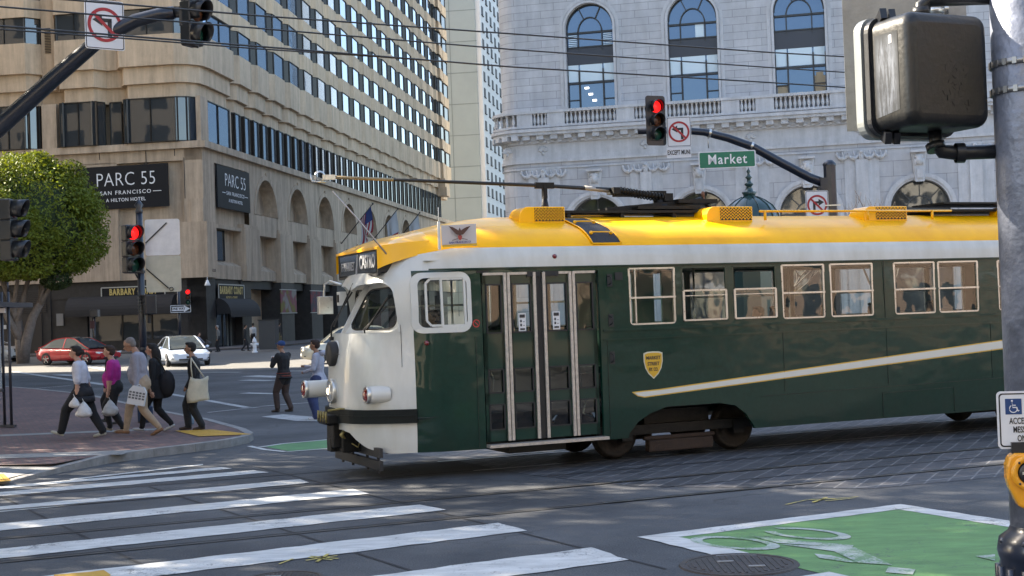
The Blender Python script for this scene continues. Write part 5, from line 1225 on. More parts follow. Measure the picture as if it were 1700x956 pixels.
sh = MB().prism(shield(1.0), lambda x, z, d: Vector((x, -1.3735-d, z)), .003).build('shield', pr('shield_cream', (.6, .58, .45), .4), TR); SHY = pr('shield_yellow', (.62, .36, .03), .4); MB().prism(shield(.9), lambda x, z, d: Vector((x, -1.377-d, z)), .002).build('shield_field', SHY, sh)
for t_, z_, w_ in (('MARKET', 1.49, .245), ('STREET', 1.405, .235), ('RY. CO.', 1.325, .17)): text(t_, .068, STB, frm((.365, -1.3805, z_), (1, 0, 0), (0, 0, 1)), sh, ext=.001, off=.002, fx=w_/.27)
# destination etc: hatch, vents, roof walk
def roof_z(y):
    for (z0, w0, n0), (z1, w1, n1) in zip(SEC, SEC[1:]):
        if w1 <= abs(y) <= w0: return z0+(z1-z0)*((w0-abs(y))/(w0-w1+1e-9))
    return 3.62
ht = MB(); ys = [-1.27+.05*k for k in range(18)]; sh_ = lambda y_: (y_+1.27)*-.35
vs = []
for y_ in ys:
    z_ = roof_z(y_)+.012; vs += [(-.49+sh_(y_)*.4, y_-.01, z_), (-.03+sh_(y_)*.5, y_-.01, z_)]
ht.add(vs, [(2*i, 2*i+1, 2*i+3, 2*i+2) for i in range(len(ys)-1)], 0, True); ho = ht.build('roof_tread', pr('tread_black', (.025, .025, .03), .7, bump=.5, bscale=90), TR, fix=False)
eg = MB()
for s_ in (0, 1): eg.tube([Vector(vs[2*i+s_])+Vector((0, 0, .004)) for i in range(len(ys))], .011, 5)
eg.bar(vs[0], vs[1], .015, .02); 
for q in (3, 11): 
    a, b = Vector(vs[2*q]), Vector(vs[2*q+1]); m1, m2 = a.lerp(b, .15), a.lerp(b, .85); up = Vector((0, -.04, .02)); eg.tube([m1, m1+up, m2+up, m2], .012, 6); eg.ell(m1+up*.5, (.03, .03, .03), 8); eg.ell(m2+up*.5, (.03, .03, .03), 8)
eg.build('tread_rail', YELLM, ho)
def roof_vent(x0, x1):
    zt = 3.73; zb = roof_z(-.62)-.03; v = MB(); n = 6
    prof = [(x0, zb), (x0, zb+.09)]+[(x0+.15-.15*math.cos(math.pi/2*k/n), zb+.09+(zt-zb-.09)*math.sin(math.pi/2*k/n)) for k in range(1, n+1)]+[(x1, zt), (x1, zb)]
    v.prism(prof, lambda x, z, d: Vector((x, -.64+d, z)), .40); o = v.build('roof_ventilator', YELLM, TR, bevel=.012)
    gr = MB(); xa, xb_ = x0+.24, x1-.02; gr.box2((xa, -.643, zb+.04), (xb_, -.639, zt-.02)); o2 = gr.build('vent_opening', BLK, o)
    me_ = MB(); nx = 9
    for r_ in range(4):
        z_ = zb+.05+(zt-.02-zb-.05)*(r_+.5)/4
        for c_ in range(nx):
            xx = xa+(xb_-xa)*(c_+.5)/nx; hx = (xb_-xa)/nx/2; hz = (zt-zb-.07)/8
            me_.bar((xx-hx, -.647, z_-hz), (xx, -.647, z_+hz), .006, .011); me_.bar((xx, -.647, z_+hz), (xx+hx, -.647, z_-hz), .006, .011)
    me_.build('vent_mesh', YELLM, o)
for a, b in ((-1.33, -.60), (1.80, 2.63), (4.75, 5.62), (7.7, 8.5)): roof_vent(a, b)
tb = MB(); tb.tube([(2.65, -.8, 3.64), (6.4, -.8, 3.64)], .018, 6)
for x_ in (2.75, 4.7, 6.0): tb.tube([(x_, -.8, 3.5), (x_, -.8, 3.65)], .022, 6)
tb.build('roof_conduit', YELLM, TR)
rw = MB(); rw.box2((-.55, -.32, 3.66), (2.4, .32, 3.70)); rw.box2((6.2, -.4, 3.66), (9, .4, 3.70)); rw.box2((6.5, -.5, 3.78), (9, .3, 3.81))
for x_ in (-.4, .5, 1.4, 2.2, 6.4, 8.5): rw.box2((x_, -.3, 3.55), (x_+.06, .3, 3.67))
loose(rw.build('roof_walk', DST, TR), 'roof_walk')
tp = MB(); tp.bar((.35, -.12, 3.72), (2.0, -.12, 3.86), .06, .07); tp.bar((.35, .12, 3.72), (2.0, .12, 3.86), .06, .07); tp.box2((.8, -.3, 3.72), (1.9, .3, 3.77)); tp.lathe([(.16, 0), (.16, .05), (.10, .07), (.10, .14)], (1.35, 0, 3.76), 16)
tp.tube([(1.95, 0, 3.86), (2.15, .1, 3.92), (2.3, .1, 3.78)], .03, 6); tp.box2((1.55, -.25, 3.82), (2.25, .25, 3.88)); tp.build('trolley_base', DST, TR)
sg_ = MB()
for k in range(14): sg_.lathe([(.05, 0), (.062, .015), (.05, .03)], (.62+.055*k, -.07, 4.03-.008*k), 8, axis=(1, 0, -.15)); sg_.lathe([(.05, 0), (.062, .015), (.05, .03)], (.62+.055*k, .07, 4.03-.008*k), 8, axis=(1, 0, -.15))
sg_.box((1.0, 0, 3.98), (.9, .1, .09)); sg_.box((1.45, 0, 3.92), (.15, .25, .12)); sg_.box((.55, 0, 4.02), (.12, .24, .1)); sg_.build('trolley_springs', DST, TR)
pp = MB(); pp.tube([(.55, 0, 4.04), (-.6, 0, 4.10), (-3.9, 0, 4.20)], [.035, .028, .02], 8); po_ = pp.build('trolley_pole', BLK, TR)
MB().tube([(-3.0, 0, 4.172), (-3.85, 0, 4.20)], .024, 8).build('pole_sleeve', pr('worn_brass', (.30, .22, .12), .5, .5), po_); hd = MB(); hd.lathe([(.06, -.02), (.085, 0), (.06, .02)], (-4.08, 0, 4.21), 16, axis=(0, 1, 0)); hd.box((-3.95, 0, 4.2), (.18, .05, .07)); hd.tube([(-4.0, 0, 4.13), (-4.2, 0, 4.14), (-4.22, 0, 4.24)], .014, 6); hd.build('trolley_shoe', CHR, po_)
MB().tube([(.05, 0, 4.07), (.45, 0, 4.03)], .035, 8).build('pole_sleeve', pr('worn_alu', (.4, .37, .33), .5, .5), po_)
hk = MB(); hk.tube([(-.62, 0, 3.62), (-.62, 0, 3.95)], [.09, .03], 8); hk.box((-.62, 0, 4.0), (.06, .08, .2)); hk.box((-.62, 0, 4.1), (.3, .07, .09)); hk.build('pole_hook', DST, TR)
MB().tube([(2.3, .1, 3.66), (2.2, .1, 3.98)], .014, 6).ell((2.2, .1, 3.99), (.03, .03, .05), 8).build('rope_guide', pr('rusty', (.18, .08, .05), .8), TR)
# flag on the brow
fg = MB(); fg.box2((-2.85, -1.36, 3.09), (-2.815, -1.34, 3.47)); fg.tube([(-2.83, -1.35, 3.45), (-2.83, -1.35, 3.66)], .006, 5); fo = fg.build('flag_staff', WHITEM, TR)
cl = MB(); n = 10; vs = []
for j in range(5):
    for i in range(n+1): t = i/n; vs.append((-2.80+.50*t, -1.36-.02*math.sin(t*8)*t+.01, 3.145+.27*j/4+.02*t-(.03 if j in (0,) else 0)*(t > .8)))
cl.add(vs, [(j*(n+1)+i, j*(n+1)+i+1, (j+1)*(n+1)+i+1, (j+1)*(n+1)+i) for j in range(4) for i in range(n)], 0, True)
FLW = pr('flag_cloth', (.55, .50, .48), .8); flo = cl.build('flag_cloth', FLW, fo, fix=False)
gb = MB(); gb.bar((-2.80, -1.385, 3.135), (-2.30, -1.385, 3.155), .006, .03); gb.build('flag_fringe', SHY, flo)
bd = MB(); BX, BZ = -2.55, 3.31; yb_ = -1.392
for s_ in (-1, 1):
    w1 = [(BX, BZ-.03), (BX+s_*.05, BZ-.02), (BX+s_*.10, BZ+.03), (BX+s_*.16, BZ+.095), (BX+s_*.10, BZ+.08), (BX+s_*.05, BZ+.055), (BX+s_*.015, BZ+.03)]
    bd.prism(w1, lambda x, z, d: Vector((x, yb_-d, z)), .003)
bd.prism([(BX-.018, BZ-.04), (BX+.018, BZ-.04), (BX+.02, BZ+.03), (BX, BZ+.075), (BX-.02, BZ+.03)], lambda x, z, d: Vector((x, yb_-.002-d, z)), .003)
bd.prism([(BX-.03, BZ-.035), (BX+.03, BZ-.035), (BX+.025, BZ-.08), (BX, BZ-.1), (BX-.025, BZ-.08)], lambda x, z, d: Vector((x, yb_-.004-d, z)), .003, 1)
bd.bar((BX-.11, yb_, BZ-.10), (BX-.03, yb_, BZ-.075), .004, .008); bd.bar((BX+.11, yb_, BZ-.09), (BX+.03, yb_, BZ-.075), .004, .008); bd.build('flag_emblem', [pr('emblem_brown', (.10, .045, .03), .7), pr('emblem_red', (.4, .06, .04), .7)], flo)
text('SAN FRANCISCO', .036, pr('flag_blue_text', (.05, .06, .2), .7), frm((-2.55, yb_, 3.185), (1, 0, .04), (0, 0, 1)), flo, ext=.001, off=.001, fx=1.15)
# trucks
WHM = pr('wheel_rust', (.022, .017, .014), .7, .3, noise=.4, nscale=12, bump=.4); DUST = pr('brown_sandbox', (.032, .018, .012), .8, noise=.25, nscale=6, bump=.4, bscale=30)
for off, in ((0,), (7.6,)):
    for xw in (0.0+off+.06, 2.1+off-.02):
        for y_ in (-.68, .68):
            s_ = 1 if y_ > 0 else -1; w_ = MB(); w_.lathe([(.001, .09*s_), (.12, .09*s_), (.13, .04*s_), (.25, .02*s_), (.29, .06*s_), (.335, .06*s_), (.335, -.02*s_), (.365, -.03*s_), (.365, -.06*s_), (.001, -.06*s_)], (xw, y_, .372), 32, axis=(0, 1, 0)); w_.build('wheel', WHM, TR)
        MB().tube([(xw, -.75, .37), (xw, .75, .37)], .06, 10).build('axle', DST, TR)
    f_ = MB()
    for y_ in (-.86, .86): f_.box2((off-.35, y_-.05, .36), (off+2.5, y_+.05, .50)); f_.box2((off+.05, y_-.08, .28), (off+.22, y_+.08, .48)); f_.box2((off+1.95, y_-.08, .28), (off+2.13, y_+.08, .48))
    f_.box2((off+.5, -.8, .4), (off+1.6, .8, .7)); f_.build('truck_frame', DST, TR)
    tb_ = MB()
    for y_ in (-.93, .93): tb_.box2((off+.46, y_-.07, .10), (off+1.55, y_+.07, .27)); tb_.box2((off+.40, y_-.04, .27), (off+1.6, y_+.04, .33))
    loose(tb_.build('track_brake', DUST, TR, bevel=.02), 'track_brake')
ub = MB(); ub.box2((3.0, -1.0, .42), (5.9, 1.0, .85)); ub.box2((-2.6, -1.0, .42), (-.5, 1.1, .5)); ub.box2((-1.6, -.6, .2), (-.7, .6, .42)); ub.box2((-3.0, -.8, .72), (9.6, .8, .80)); loose(ub.build('underframe', BLK, TR), 'underframe')
# interior
it = MB(); it.poly([(-3.2, -1.28, .84), (9.6, -1.28, .84), (9.6, 1.28, .84), (-3.2, 1.28, .84)], 1)
it.box2((-3.2, 1.24, .84), (9.6, 1.27, 1.95), 0); it.box2((-2.3, -1.27, .8), (-2.26, -.2, 1.9), 0); it.box2((-.4, -1.27, .84), (9.6, -1.25, 1.93), 0); it.poly([(-3.0, -1.2, 2.95), (9.6, -1.2, 2.95), (9.6, 1.2, 2.95), (-3.0, 1.2, 2.95)], 0)
it.build('interior_lining', [INW, INF], TR, fix=False)
SEATM = pr('seat_green', (.035, .12, .08), .6); seat = None
for i in range(9):
    for s_ in (-1, 1):
        if seat is None:
            mb = MB(); mb.box((0, 0, 0), (.42, .85, .1)); mb.box((.2, 0, .32), (.08, .85, .62)); mb.tube([(.22, -.38, .6), (.22, -.36, .67), (.22, .36, .67), (.22, .38, .6)], .015, 6, 1); mb.box((0, 0, -.22), (.3, .3, .35), m=1); seat = mb.build('seat', [SEATM, CHR], TR); q = seat
        else: q = seat.copy(); COL.objects.link(q); q.parent = TR
        q.location = (.35+.88*i+(0 if i < 5 else .35), s_*.80, 1.28)
st_ = MB()
for x_ in (-2.3, -1.9, -.9, -.35, 1.7, 3.45, 5.55): st_.tube([(x_, -.35, .85), (x_, -.35, 2.95)], .016, 8)
st_.tube([(-2.1, -1.15, .8), (-2.05, -1.2, 1.3), (-2.15, -1.2, 1.6)], .016, 8); st_.tube([(-.6, -1.15, 1.0), (-.7, -1.2, .75), (-.55, -1.2, .7)], .016, 8)
loose(st_.build('stanchions', CHR, TR), 'stanchion')
st2 = MB(); st2.box((-3.05, -.3, 1.4), (.5, 1.4, 1.1)); st2.lathe([(.17, 0), (.2, .02), (.17, .04)], (-2.8, .35, 1.95), 16, axis=(.5, 0, .8)); st2.build('drivers_desk', BLK, TR)
bd_ = MB(); bd_.box2((.1, -.2, 1.9), (.5, -.17, 2.6)); bd_.build('notice_board', pr('cream_panel', (.45, .45, .35), .6), TR)
cu = MB()
for x_ in (.45, 1.45, 2.0): cu.box2((x_, 1.18, 1.9), (x_+.4, 1.22, 2.8))
loose(cu.build('pale_curtain', pr('pale_green', (.35, .55, .45), .6), TR), 'pale_curtain')
# ================================================================ SIGNALS, SIGNS, WIRES
POLE = pr('dark_blue_pole', (.010, .014, .026), .35, noise=.15, nscale=6, coat=.3, rvar=.1); HOUS = pr('signal_housing', (.012, .014, .019), .4, coat=.2); PIPE = pr('pipe_dark', (.02, .022, .026), .35, .3)
LR = pr('red_light', (.9, .02, .01), .3, emis=(1, .012, .015), est=.42); LY = pr('dark_amber', (.10, .035, .015), .25); LG = pr('dark_green_lens', (.01, .06, .04), .25); SWB = pr('sign_sheet_white', (.66, .67, .70), .45); SRED = pr('sign_red', (.36, .012, .02), .45); SBK = pr('sign_ink', (.012, .012, .014), .45); SGR = pr('sign_green', (.0, .16, .085), .4); ALU = pr('sign_back_aluminium', (.50, .49, .44), .42, .35, noise=.18, nscale=3, rvar=.15)
def local(o, rz=0): return Matrix.Translation(o) @ Matrix.Rotation(rz, 4, 'Z')
def signal(loc, rz, label, lit=None, back=False, sc=1.0, visor=True, group=None):
    """three-section head facing local -y; loc is its centre"""
    e = empty('traffic_light', loc, rz, label, 'traffic light', group); e.scale = (sc,)*3
    b = MB()
    for k in (1, 0, -1): b.box((0, .09, .345*k), (.33, .2, .335))
    b.box((0, .1, 0), (.26, .2, 1.04)); ho = b.build('housing', HOUS, e, bevel=.02)
    if back:
        p = MB(); p.prism(rrect(-.27, -.62, .27, .62, .07), lambda x, z, d: Vector((x, .0+d, z)), .02); p.build('backplate', HOUS, e)
    for k, m in ((1, LR if lit == 'r' else pr('dark_red_lens', (.06, .01, .01), .25)), (0, LY), (-1, LG)):
        l = MB(); l.lathe([(.148, 0), (.13, .02), (.08, .04), (.001, .05)], (0, -.01, .345*k), 20, axis=(0, -1, 0)); lo = l.build('lens', m, e)
        v = MB(); n = 18; vs = []
        for i in range(n+1):
            a = R(-50+280*i/n); vs += [(.158*math.cos(a), .0, .345*k+.158*math.sin(a)), (.152*math.cos(a), -.26+.06*(1-math.sin(a)), .345*k+.152*math.sin(a))]
        v.add(vs, [(2*i, 2*i+1, 2*i+3, 2*i+2) for i in range(n)], 0, True); vo = v.build('visor', HOUS, e, fix=False)
        sd = vo.modifiers.new('s', 'SOLIDIFY'); sd.thickness = .008
    return e
def ringsign(fr4, kind, wd, hg, parent):
    """prohibition sign drawn on local x (right), z (up); fr4 a Matrix"""
    def T(mb, name, m):
        o = mb.build(name, m, parent); o.matrix_local = fr4; return o
    p = MB(); p.prism(rrect(-wd/2, -hg/2, wd/2, hg/2, .04), lambda x, z, d: Vector((x, d, z)), .006); T(p, 'sign_plate', SWB)
    q = MB(); o_ = rrect(-wd/2+.012, -hg/2+.012, wd/2-.012, hg/2-.012, .032); i_ = rrect(-wd/2+.024, -hg/2+.024, wd/2-.024, hg/2-.024, .026); n = len(o_)
    q.add([(x, -.002, z) for x, z in o_]+[(x, -.002, z) for x, z in i_], [(i, (i+1) % n, n+(i+1) % n, n+i) for i in range(n)]); T(q, 'sign_border', SBK)
    s_ = wd/.61; dx = -1 if kind == 'left' else 1
    a = MB(); Y = -.003
    P = lambda pts: a.prism([(dx*x*s_, z*s_) for x, z in pts], lambda x, z, d: Vector((x, Y-d, z)), .001)
    P([(-.11, -.19), (-.045, -.19), (-.045, .06), (-.11, .10)]); P([(-.11, .04), (.05, .04), (.05, .10), (-.11, .10)]); P([(.04, -.02), (.04, .16), (.19, .07)])
    T(a, 'turn_arrow', SBK)
    r_ = MB(); n = 40; ra, rb = .265*s_, .215*s_
    r_.add([(ra*math.cos(2*math.pi*k/n), -.0055, ra*math.sin(2*math.pi*k/n)) for k in range(n)]+[(rb*math.cos(2*math.pi*k/n), -.0055, rb*math.sin(2*math.pi*k/n)) for k in range(n)], [(k, (k+1) % n, n+(k+1) % n, n+k) for k in range(n)])
    r_.bar((-.165*s_, -.0065, .165*s_), (.165*s_, -.0065, -.165*s_), .002, .05*s_); T(r_, 'red_ring_and_slash', SRED)
# --- mast arm at the upper left with its sign and signal
ma = empty('mast_arm', (-8.9, 21.2, 0), 0, 'thick dark mast arm rising across the upper left corner', 'mast arm')
def rel(e, q): return Vector(q)-e.location
mb = MB(); mb.tube([rel(ma, q) for q in ((-8.9, 21.2, 4.6), (-8.4, 21.15, 4.95), (-7.8, 21.1, 5.40), (-6.95, 21.05, 6.09), (-6.2, 21.0, 6.67), (-5.66, 21.0, 6.92), (-5.3, 21, 7.0), (-5.06, 21, 7.02))], [.15, .145, .135, .125, .115, .105, .10, .10], 16); mb.build('arm', POLE, ma)
mb = MB(); mb.tube([(0, 0, .02), (0, 0, 2.5), (0, 0, 6.6)], [.2, .17, .14], 16); mb.lathe([(.3, .0), (.3, .25), (.22, .5)], (0, 0, 0), 12); mb.build('pole', POLE, ma)
mb = MB(); mb.tube([rel(ma, q) for q in ((-5.06, 21, 7.02), (-4.98, 21, 7.02), (-4.88, 21, 7.0))], .08, 10); mb.tube([rel(ma, q) for q in ((-4.9, 20.98, 7.4), (-4.9, 20.98, 6.62), (-4.84, 20.98, 6.52), (-4.7, 20.98, 6.48))], .03, 8); mb.box(rel(ma, (-4.9, 20.98, 6.95)), (.14, .14, .3)); mb.build('bracket', PIPE, ma)
sg = empty('no_turn_sign', (-6.09, 20.82, 6.83), R(35), 'no left turn sign on the mast arm in the upper left corner', 'road sign')
ringsign(Matrix.Identity(4), 'left', .61, .76, sg)
signal((-4.73, 21.0, 7.02), R(65), 'dark traffic light seen from the side at the end of the upper left mast arm')
# --- signal hanging at the left edge
hp = empty('signal_post', (-9.05, 23.3, 0), 0, 'slim dark signal post just outside the left edge by the brick plaza', 'pole'); MB().tube([(0, 0, .1), (0, 0, 4.7)], .07, 12).tube([(0, 0, 4.45), (.2, -.1, 4.5), (.28, -.2, 4.35)], .03, 8).build('post', POLE, hp)
signal((-8.36, 23.0, 3.9), R(88), 'dark traffic light seen from the side at the left edge in front of the tree')
# --- post with the red light, blank sign backs and pedestrian head
pp = empty('signal_post', (-7.98, 29.4, KH), 0, 'dark signal post with a finial behind the walking group', 'pole')
mb = MB(); mb.tube([(0, 0, 0), (0, 0, 4.55)], [.085, .07], 14); mb.lathe([(.16, 0), (.16, .3), (.11, .45), (.085, .5)], (0, 0, 0), 14); mb.lathe([(.075, 0), (.09, .04), (.06, .1), (.1, .18), (.03, .27), (.001, .3)], (0, 0, 4.5), 12)
for z_ in (3.2, 1.55, 4.1): mb.lathe([(.1, 0), (.1, .06)], (0, 0, z_), 14)
mb.build('post', POLE, pp); MB().tube([(-.04, -.1, 4.2), (-.1, -.15, 3.9)], .02, 6).tube([(-.04, -.1, 3.1), (-.1, -.15, 3.25)], .02, 6).build('bracket', PIPE, pp)
signal((-8.08, 29.2, 3.86), R(48), 'traffic light showing red on the post behind the walking group', lit='r')
for z_, m_, lb in ((4.10, SWB, 'upper blank square sign seen from behind beside the red light'), (3.31, ALU, 'lower blank metal sign seen from behind under the white one')):
    e = empty('sign_back', (-7.48, 29.36, z_), R(4), lb, 'road sign'); mb = MB(); mb.prism(rrect(-.37, -.39, .37, .39, .05), lambda x, z, d: Vector((x, d, z)), .006); mb.build('plate', pr('plate_'+('a' if z_ > 4 else 'b'), (.68, .66, .66) if z_ > 4 else (.46, .44, .36), .5, .1, noise=.12, nscale=4, bump=.1), e)
    s_ = 1 if z_ > 4 else -1; mb = MB(); mb.bar((-.36, -.02, -.12*s_), (.10, -.02, .31*s_), .02, .025); (mb.lathe([(.045, 0), (.045, .02), (.03, .02)], (.16, -.01, .33*s_), 16, axis=(0, -1, 0)) if s_ < 0 else None); mb.build('brace', PIPE, e)
e = empty('pedestrian_signal', (-7.80, 29.3, 2.66), R(-60), 'small dark pedestrian signal box low on the post behind the group', 'pedestrian signal'); MB().box((0, 0, 0), (.34, .24, .42)).build('housing', HOUS, e, bevel=.02); mb = MB()
for z_ in (-.14, -.07, 0, .07, .14): mb.box((0, -.16, z_), (.34, .1, .01))
mb.box((0, -.16, .2), (.36, .12, .02)); mb.box((0, 0, -.3), (.06, .06, .2)); mb.build('visor', HOUS, e)
# --- far corner: red light, one way sign and pole
op_ = atY(300, 592, 86); gzz = gz(op_.x, 86)+.12
e = empty('signal_post', (-21.5, 88.0, gz(-21.5, 88)+.12), 0, 'thin far signal post in front of the dark corner shop', 'pole'); MB().tube([(0, 0, 0), (0, 0, 4.2)], .1, 10).box((.0, 0, 2.7), (.5, .35, .12)).lathe([(.5, 0), (.3, .35), (.12, .8)], (0, 0, 0), 10).build('post', POLE, e)
q = atY(312, 493, 87.5); signal(q, R(12), 'small traffic light showing red above the one way sign', lit='r', sc=.95)
q = atY(300, 512.5, 87.6); e = empty('one_way_sign', q, R(8), 'one way arrow sign on the far corner post', 'road sign'); mb = MB(); mb.prism(rrect(-.66, -.26, .66, .26, .05), lambda x, z, d: Vector((x, d, z)), .02); mb.build('plate', SBK, e)
mb = MB(); mb.prism([(-.55, -.13), (.2, -.13), (.2, -.22), (.58, 0), (.2, .22), (.2, .13), (-.55, .13)], lambda x, z, d: Vector((x, -.012-d, z)), .004); mb.build('arrow', SWB, e); text('ONE WAY', .22, SBK, frm((-.14, -.02, 0), (1, 0, 0), (0, 0, 1)), e, off=.008, fx=.82)
mb = MB(); o_ = rrect(-.64, -.24, .64, .24, .05); i_ = rrect(-.61, -.21, .61, .21, .04); n = len(o_); mb.add([(x, -.006, z) for x, z in o_]+[(x, -.006, z) for x, z in i_], [(i, (i+1) % n, n+(i+1) % n, n+i) for i in range(n)]); mb.build('border', SWB, e)
q = atY(156, 520, 90); e = empty('pedestrian_signal', q, R(10), 'small dark signal box on the far kerb between the tree and the gold-lettered sign', 'pedestrian signal'); MB().box((0, 0, 0), (.5, .4, .5)).build('housing', HOUS, e, bevel=.04); MB().box((.3, 0, 0), (.14, .3, .45)).build('side_box', pr('box_grey', (.2, .2, .2), .5), e); MB().tube([(0, .1, -.25), (0, .1, gz(q.x, q.y)-q.z)], .07, 8).build('post', POLE, e); MB().box((-.1, -.22, -.75), (.3, .1, .5)).build('dark_sign', pr('dull_red', (.06, .015, .015), .5), e)
# --- mast arm on the right behind the streetcar
m2 = empty('mast_arm', (8.02, 34.0, 0), 0, 'dark curved mast arm with its pole rising behind the streetcar', 'mast arm')
mb = MB(); mb.tube([(0, 0, 0), (0, 0, 5.62)], .155, 8, smooth=False); mb.lathe([(.17, 0), (.17, .05), (.08, .14), (.001, .15)], (0, 0, 5.6), 8); mb.lathe([(.26, 0), (.26, .3), (.18, .5)], (0, 0, 0), 12); mb.box((.08, -.02, 4.25), (.45, .3, .16)); mb.build('pole', POLE, m2)
mb = MB(); mb.tube([(-.05, 0, 4.98+.15), (-.5, 0, 5.32), (-1.2, 0, 5.72), (-1.9, 0, 6.14), (-2.5, 0, 6.38), (-3.1, 0, 6.55), (-3.7, 0, 6.62), (-4.3, 0, 6.63), (-4.75, 0, 6.62)], [.12, .115, .11, .105, .10, .09, .085, .08, .07], 14); mb.box((-.12, 0, 5.15), (.3, .24, .3)); mb.box((-.2, 0, 4.98), (.25, .2, .12)); mb.build('arm', POLE, m2)
mb = MB()
for x_, z_ in ((-2.95, 6.50), (-1.92, 6.14)): mb.lathe([(.108, -.03), (.112, 0), (.108, .03)], (x_, 0, z_+.02), 16, axis=(1, 0, -.2 if x_ < -2.5 else -.45))
for x_, z0, z1 in ((-3.0, 6.15, 6.45), (-2.0, 6.08, 6.2)): mb.tube([(x_, 0, z0), (x_, 0, z1)], .015, 6)
mb.box((-.0, -.17, 4.6), (.38, .03, .03)); mb.build('clamp', CHR, m2)
signal((3.72, 33.85, 6.86), R(22), 'traffic light with backplate showing red at the tip of the right mast arm', lit='r', back=True)
e = empty('no_turn_sign', (4.28, 33.84, 6.56), R(-4), 'no left turn sign beside the red light on the right mast arm', 'road sign'); ringsign(Matrix.Identity(4), 'left', .60, .74, e)
e = empty('plate_sign', (4.26, 33.84, 6.045), R(-4), 'small white text plate under the no left turn sign', 'road sign'); mb = MB(); mb.prism(rrect(-.30, -.13, .30, .13, .02), lambda x, z, d: Vector((x, d, z)), .006); mb.build('plate', SWB, e); text('EXCEPT MUNI', .155, SBK, frm((0, -.004, 0), (1, 0, 0), (0, 0, 1)), e, off=.003, fx=.58)
e = empty('street_name_sign', (5.46, 33.9, 5.835), R(-2), 'green street name sign hanging from the right mast arm', 'street sign'); mb = MB(); mb.prism(rrect(-.71, -.215, .71, .215, .04), lambda x, z, d: Vector((x, d, z)), .008); mb.build('rim', SWB, e); mb = MB(); mb.prism(rrect(-.68, -.19, .68, .19, .03), lambda x, z, d: Vector((x, -.004+d, z)), .003); mb.build('panel', SGR, e); text('Market', .34, pr('letter_white', (.8, .8, .8), .4), frm((0, -.006, .0), (1, 0, 0), (0, 0, 1)), e, off=.004, sp_=1.14, fx=.88)
for s_ in (): pass
e = empty('no_turn_sign', (7.64, 33.85, 4.62), R(4), 'no right turn sign low on the pole just above the yellow roof', 'road sign'); ringsign(Matrix.Identity(4), 'right', .58, .72, e)
# --- kiosk dome
e = empty('kiosk', (6.70, 38.0, 0), R(10), 'dark green kiosk with a ribbed domed roof and finial behind the streetcar', 'kiosk')
KGM = pr('kiosk_green', (.012, .045, .042), .35, coat=.4); mb = MB(); mb.lathe([(.62, 0), (.62, 4.35), (.86, 4.45), (.86, 4.6), (.80, 4.63)], (0, 0, 0), 8, smooth=False); mb.build('drum', KGM, e)
mb = MB(); mb.lathe([(.80, 4.6), (.76, 4.75), (.62, 4.95), (.42, 5.1), (.22, 5.2), (.10, 5.27)], (0, 0, 0), 24); 
for k in range(12):
    a = 2*math.pi*k/12; mb.tube([(r_*math.cos(a), r_*math.sin(a), z_) for r_, z_ in ((.81, 4.6), (.77, 4.75), (.63, 4.955), (.43, 5.105), (.22, 5.21))], .015, 4)
mb.build('dome', KGM, e); mb = MB(); mb.lathe([(.16, 5.22), (.17, 5.27), (.21, 5.34), (.12, 5.36), (.07, 5.5), (.12, 5.54), (.12, 5.58), (.06, 5.62), (.05, 5.7), (.10, 5.75), (.05, 5.8), (.03, 5.86), (.06, 5.92), (.02, 5.98), (.001, 6.05)], (0, 0, 0), 16); mb.build('finial', KGM, e)
# --- overhead wires
WIRE = pr('wire', (.02, .022, .025), .5)
def wire(px, label, r_=.011):
    """px: photo points with distance"""
    pts = [atY(u, v, Y) for u, v, Y in px]; a, b = pts[0], pts[-1]; d = (b-a)/4
    e = empty('overhead_wire', a, 0, label, 'wire', 'wires strung over the street'); 
    pts = [a-d*1.0]+pts+[b+d*1.0]; MB().tube([p-a for p in pts], r_, 6).build('wire', WIRE, e)
wire([(121, 0, 15.2), (430, 26, 16.6), (850, 56, 18.6), (1280, 87, 20.8), (1420, 95, 21.6)], 'highest of the four overhead wires')
wire([(0, 11, 15.5), (430, 47, 17.5), (850, 82, 19.8), (1280, 112, 22.4), (1420, 121, 23.4)], 'second highest overhead wire')
wire([(0, 43, 16.5), (430, 77, 18.7), (850, 111, 21.2), (1280, 137, 24.0), (1420, 146, 25)], 'lowest overhead wire, crossing in front of the bank windows', .013)
wire([(0, 48.5, 17), (200, 63, 18), (430, 81, 19.2), (620, 93.5, 20.4)], 'overhead wire converging with the lowest one over the hotel')
# ================================================================ RIGHT FOREGROUND POLE
GSM = pr('galvanised_pole', (.19, .21, .265), .42, .3, noise=.35, nscale=7, rvar=.18, bump=.35, bscale=26)
px0 = atY(1690, 260, 6.45); PX, PY = 2.46, 6.45
e = empty('street_pole', (PX, PY, 0), 0, 'thick galvanised street pole with dark fluted base at the right edge', 'pole')
mb = MB(); mb.tube([(0, 0, .9), (0, 0, 3.0), (0, 0, 4.4)], [.148, .145, .143], 32); mb.build('shaft', GSM, e)
mb = MB(); mb.tube([(0, 0, 1.12), (0, 0, 1.36)], [.105, .105], 24); n = 24
mb.lathe([(.11, 1.16), (.14, 1.14), (.15, 1.11), (.16, 1.09), (.20, 1.06), (.212, 1.0), (.205, .97), (.2, .96), (.2, .1), (.24, .05), (.24, 0)], (0, 0, 0), 32)
for k in range(16): a = 2*math.pi*k/16; mb.tube([(.203*math.cos(a), .203*math.sin(a), .93), (.203*math.cos(a), .203*math.sin(a), .1)], .02, 6)
for k in range(8): a = 2*math.pi*k/8; mb.ell((.19*math.cos(a), .19*math.sin(a), 1.05), (.022, .022, .015), 8)
mb.build('base', pr('base_navy', (.012, .018, .035), .28, coat=.5, noise=.2, nscale=14), e)
mb = MB()
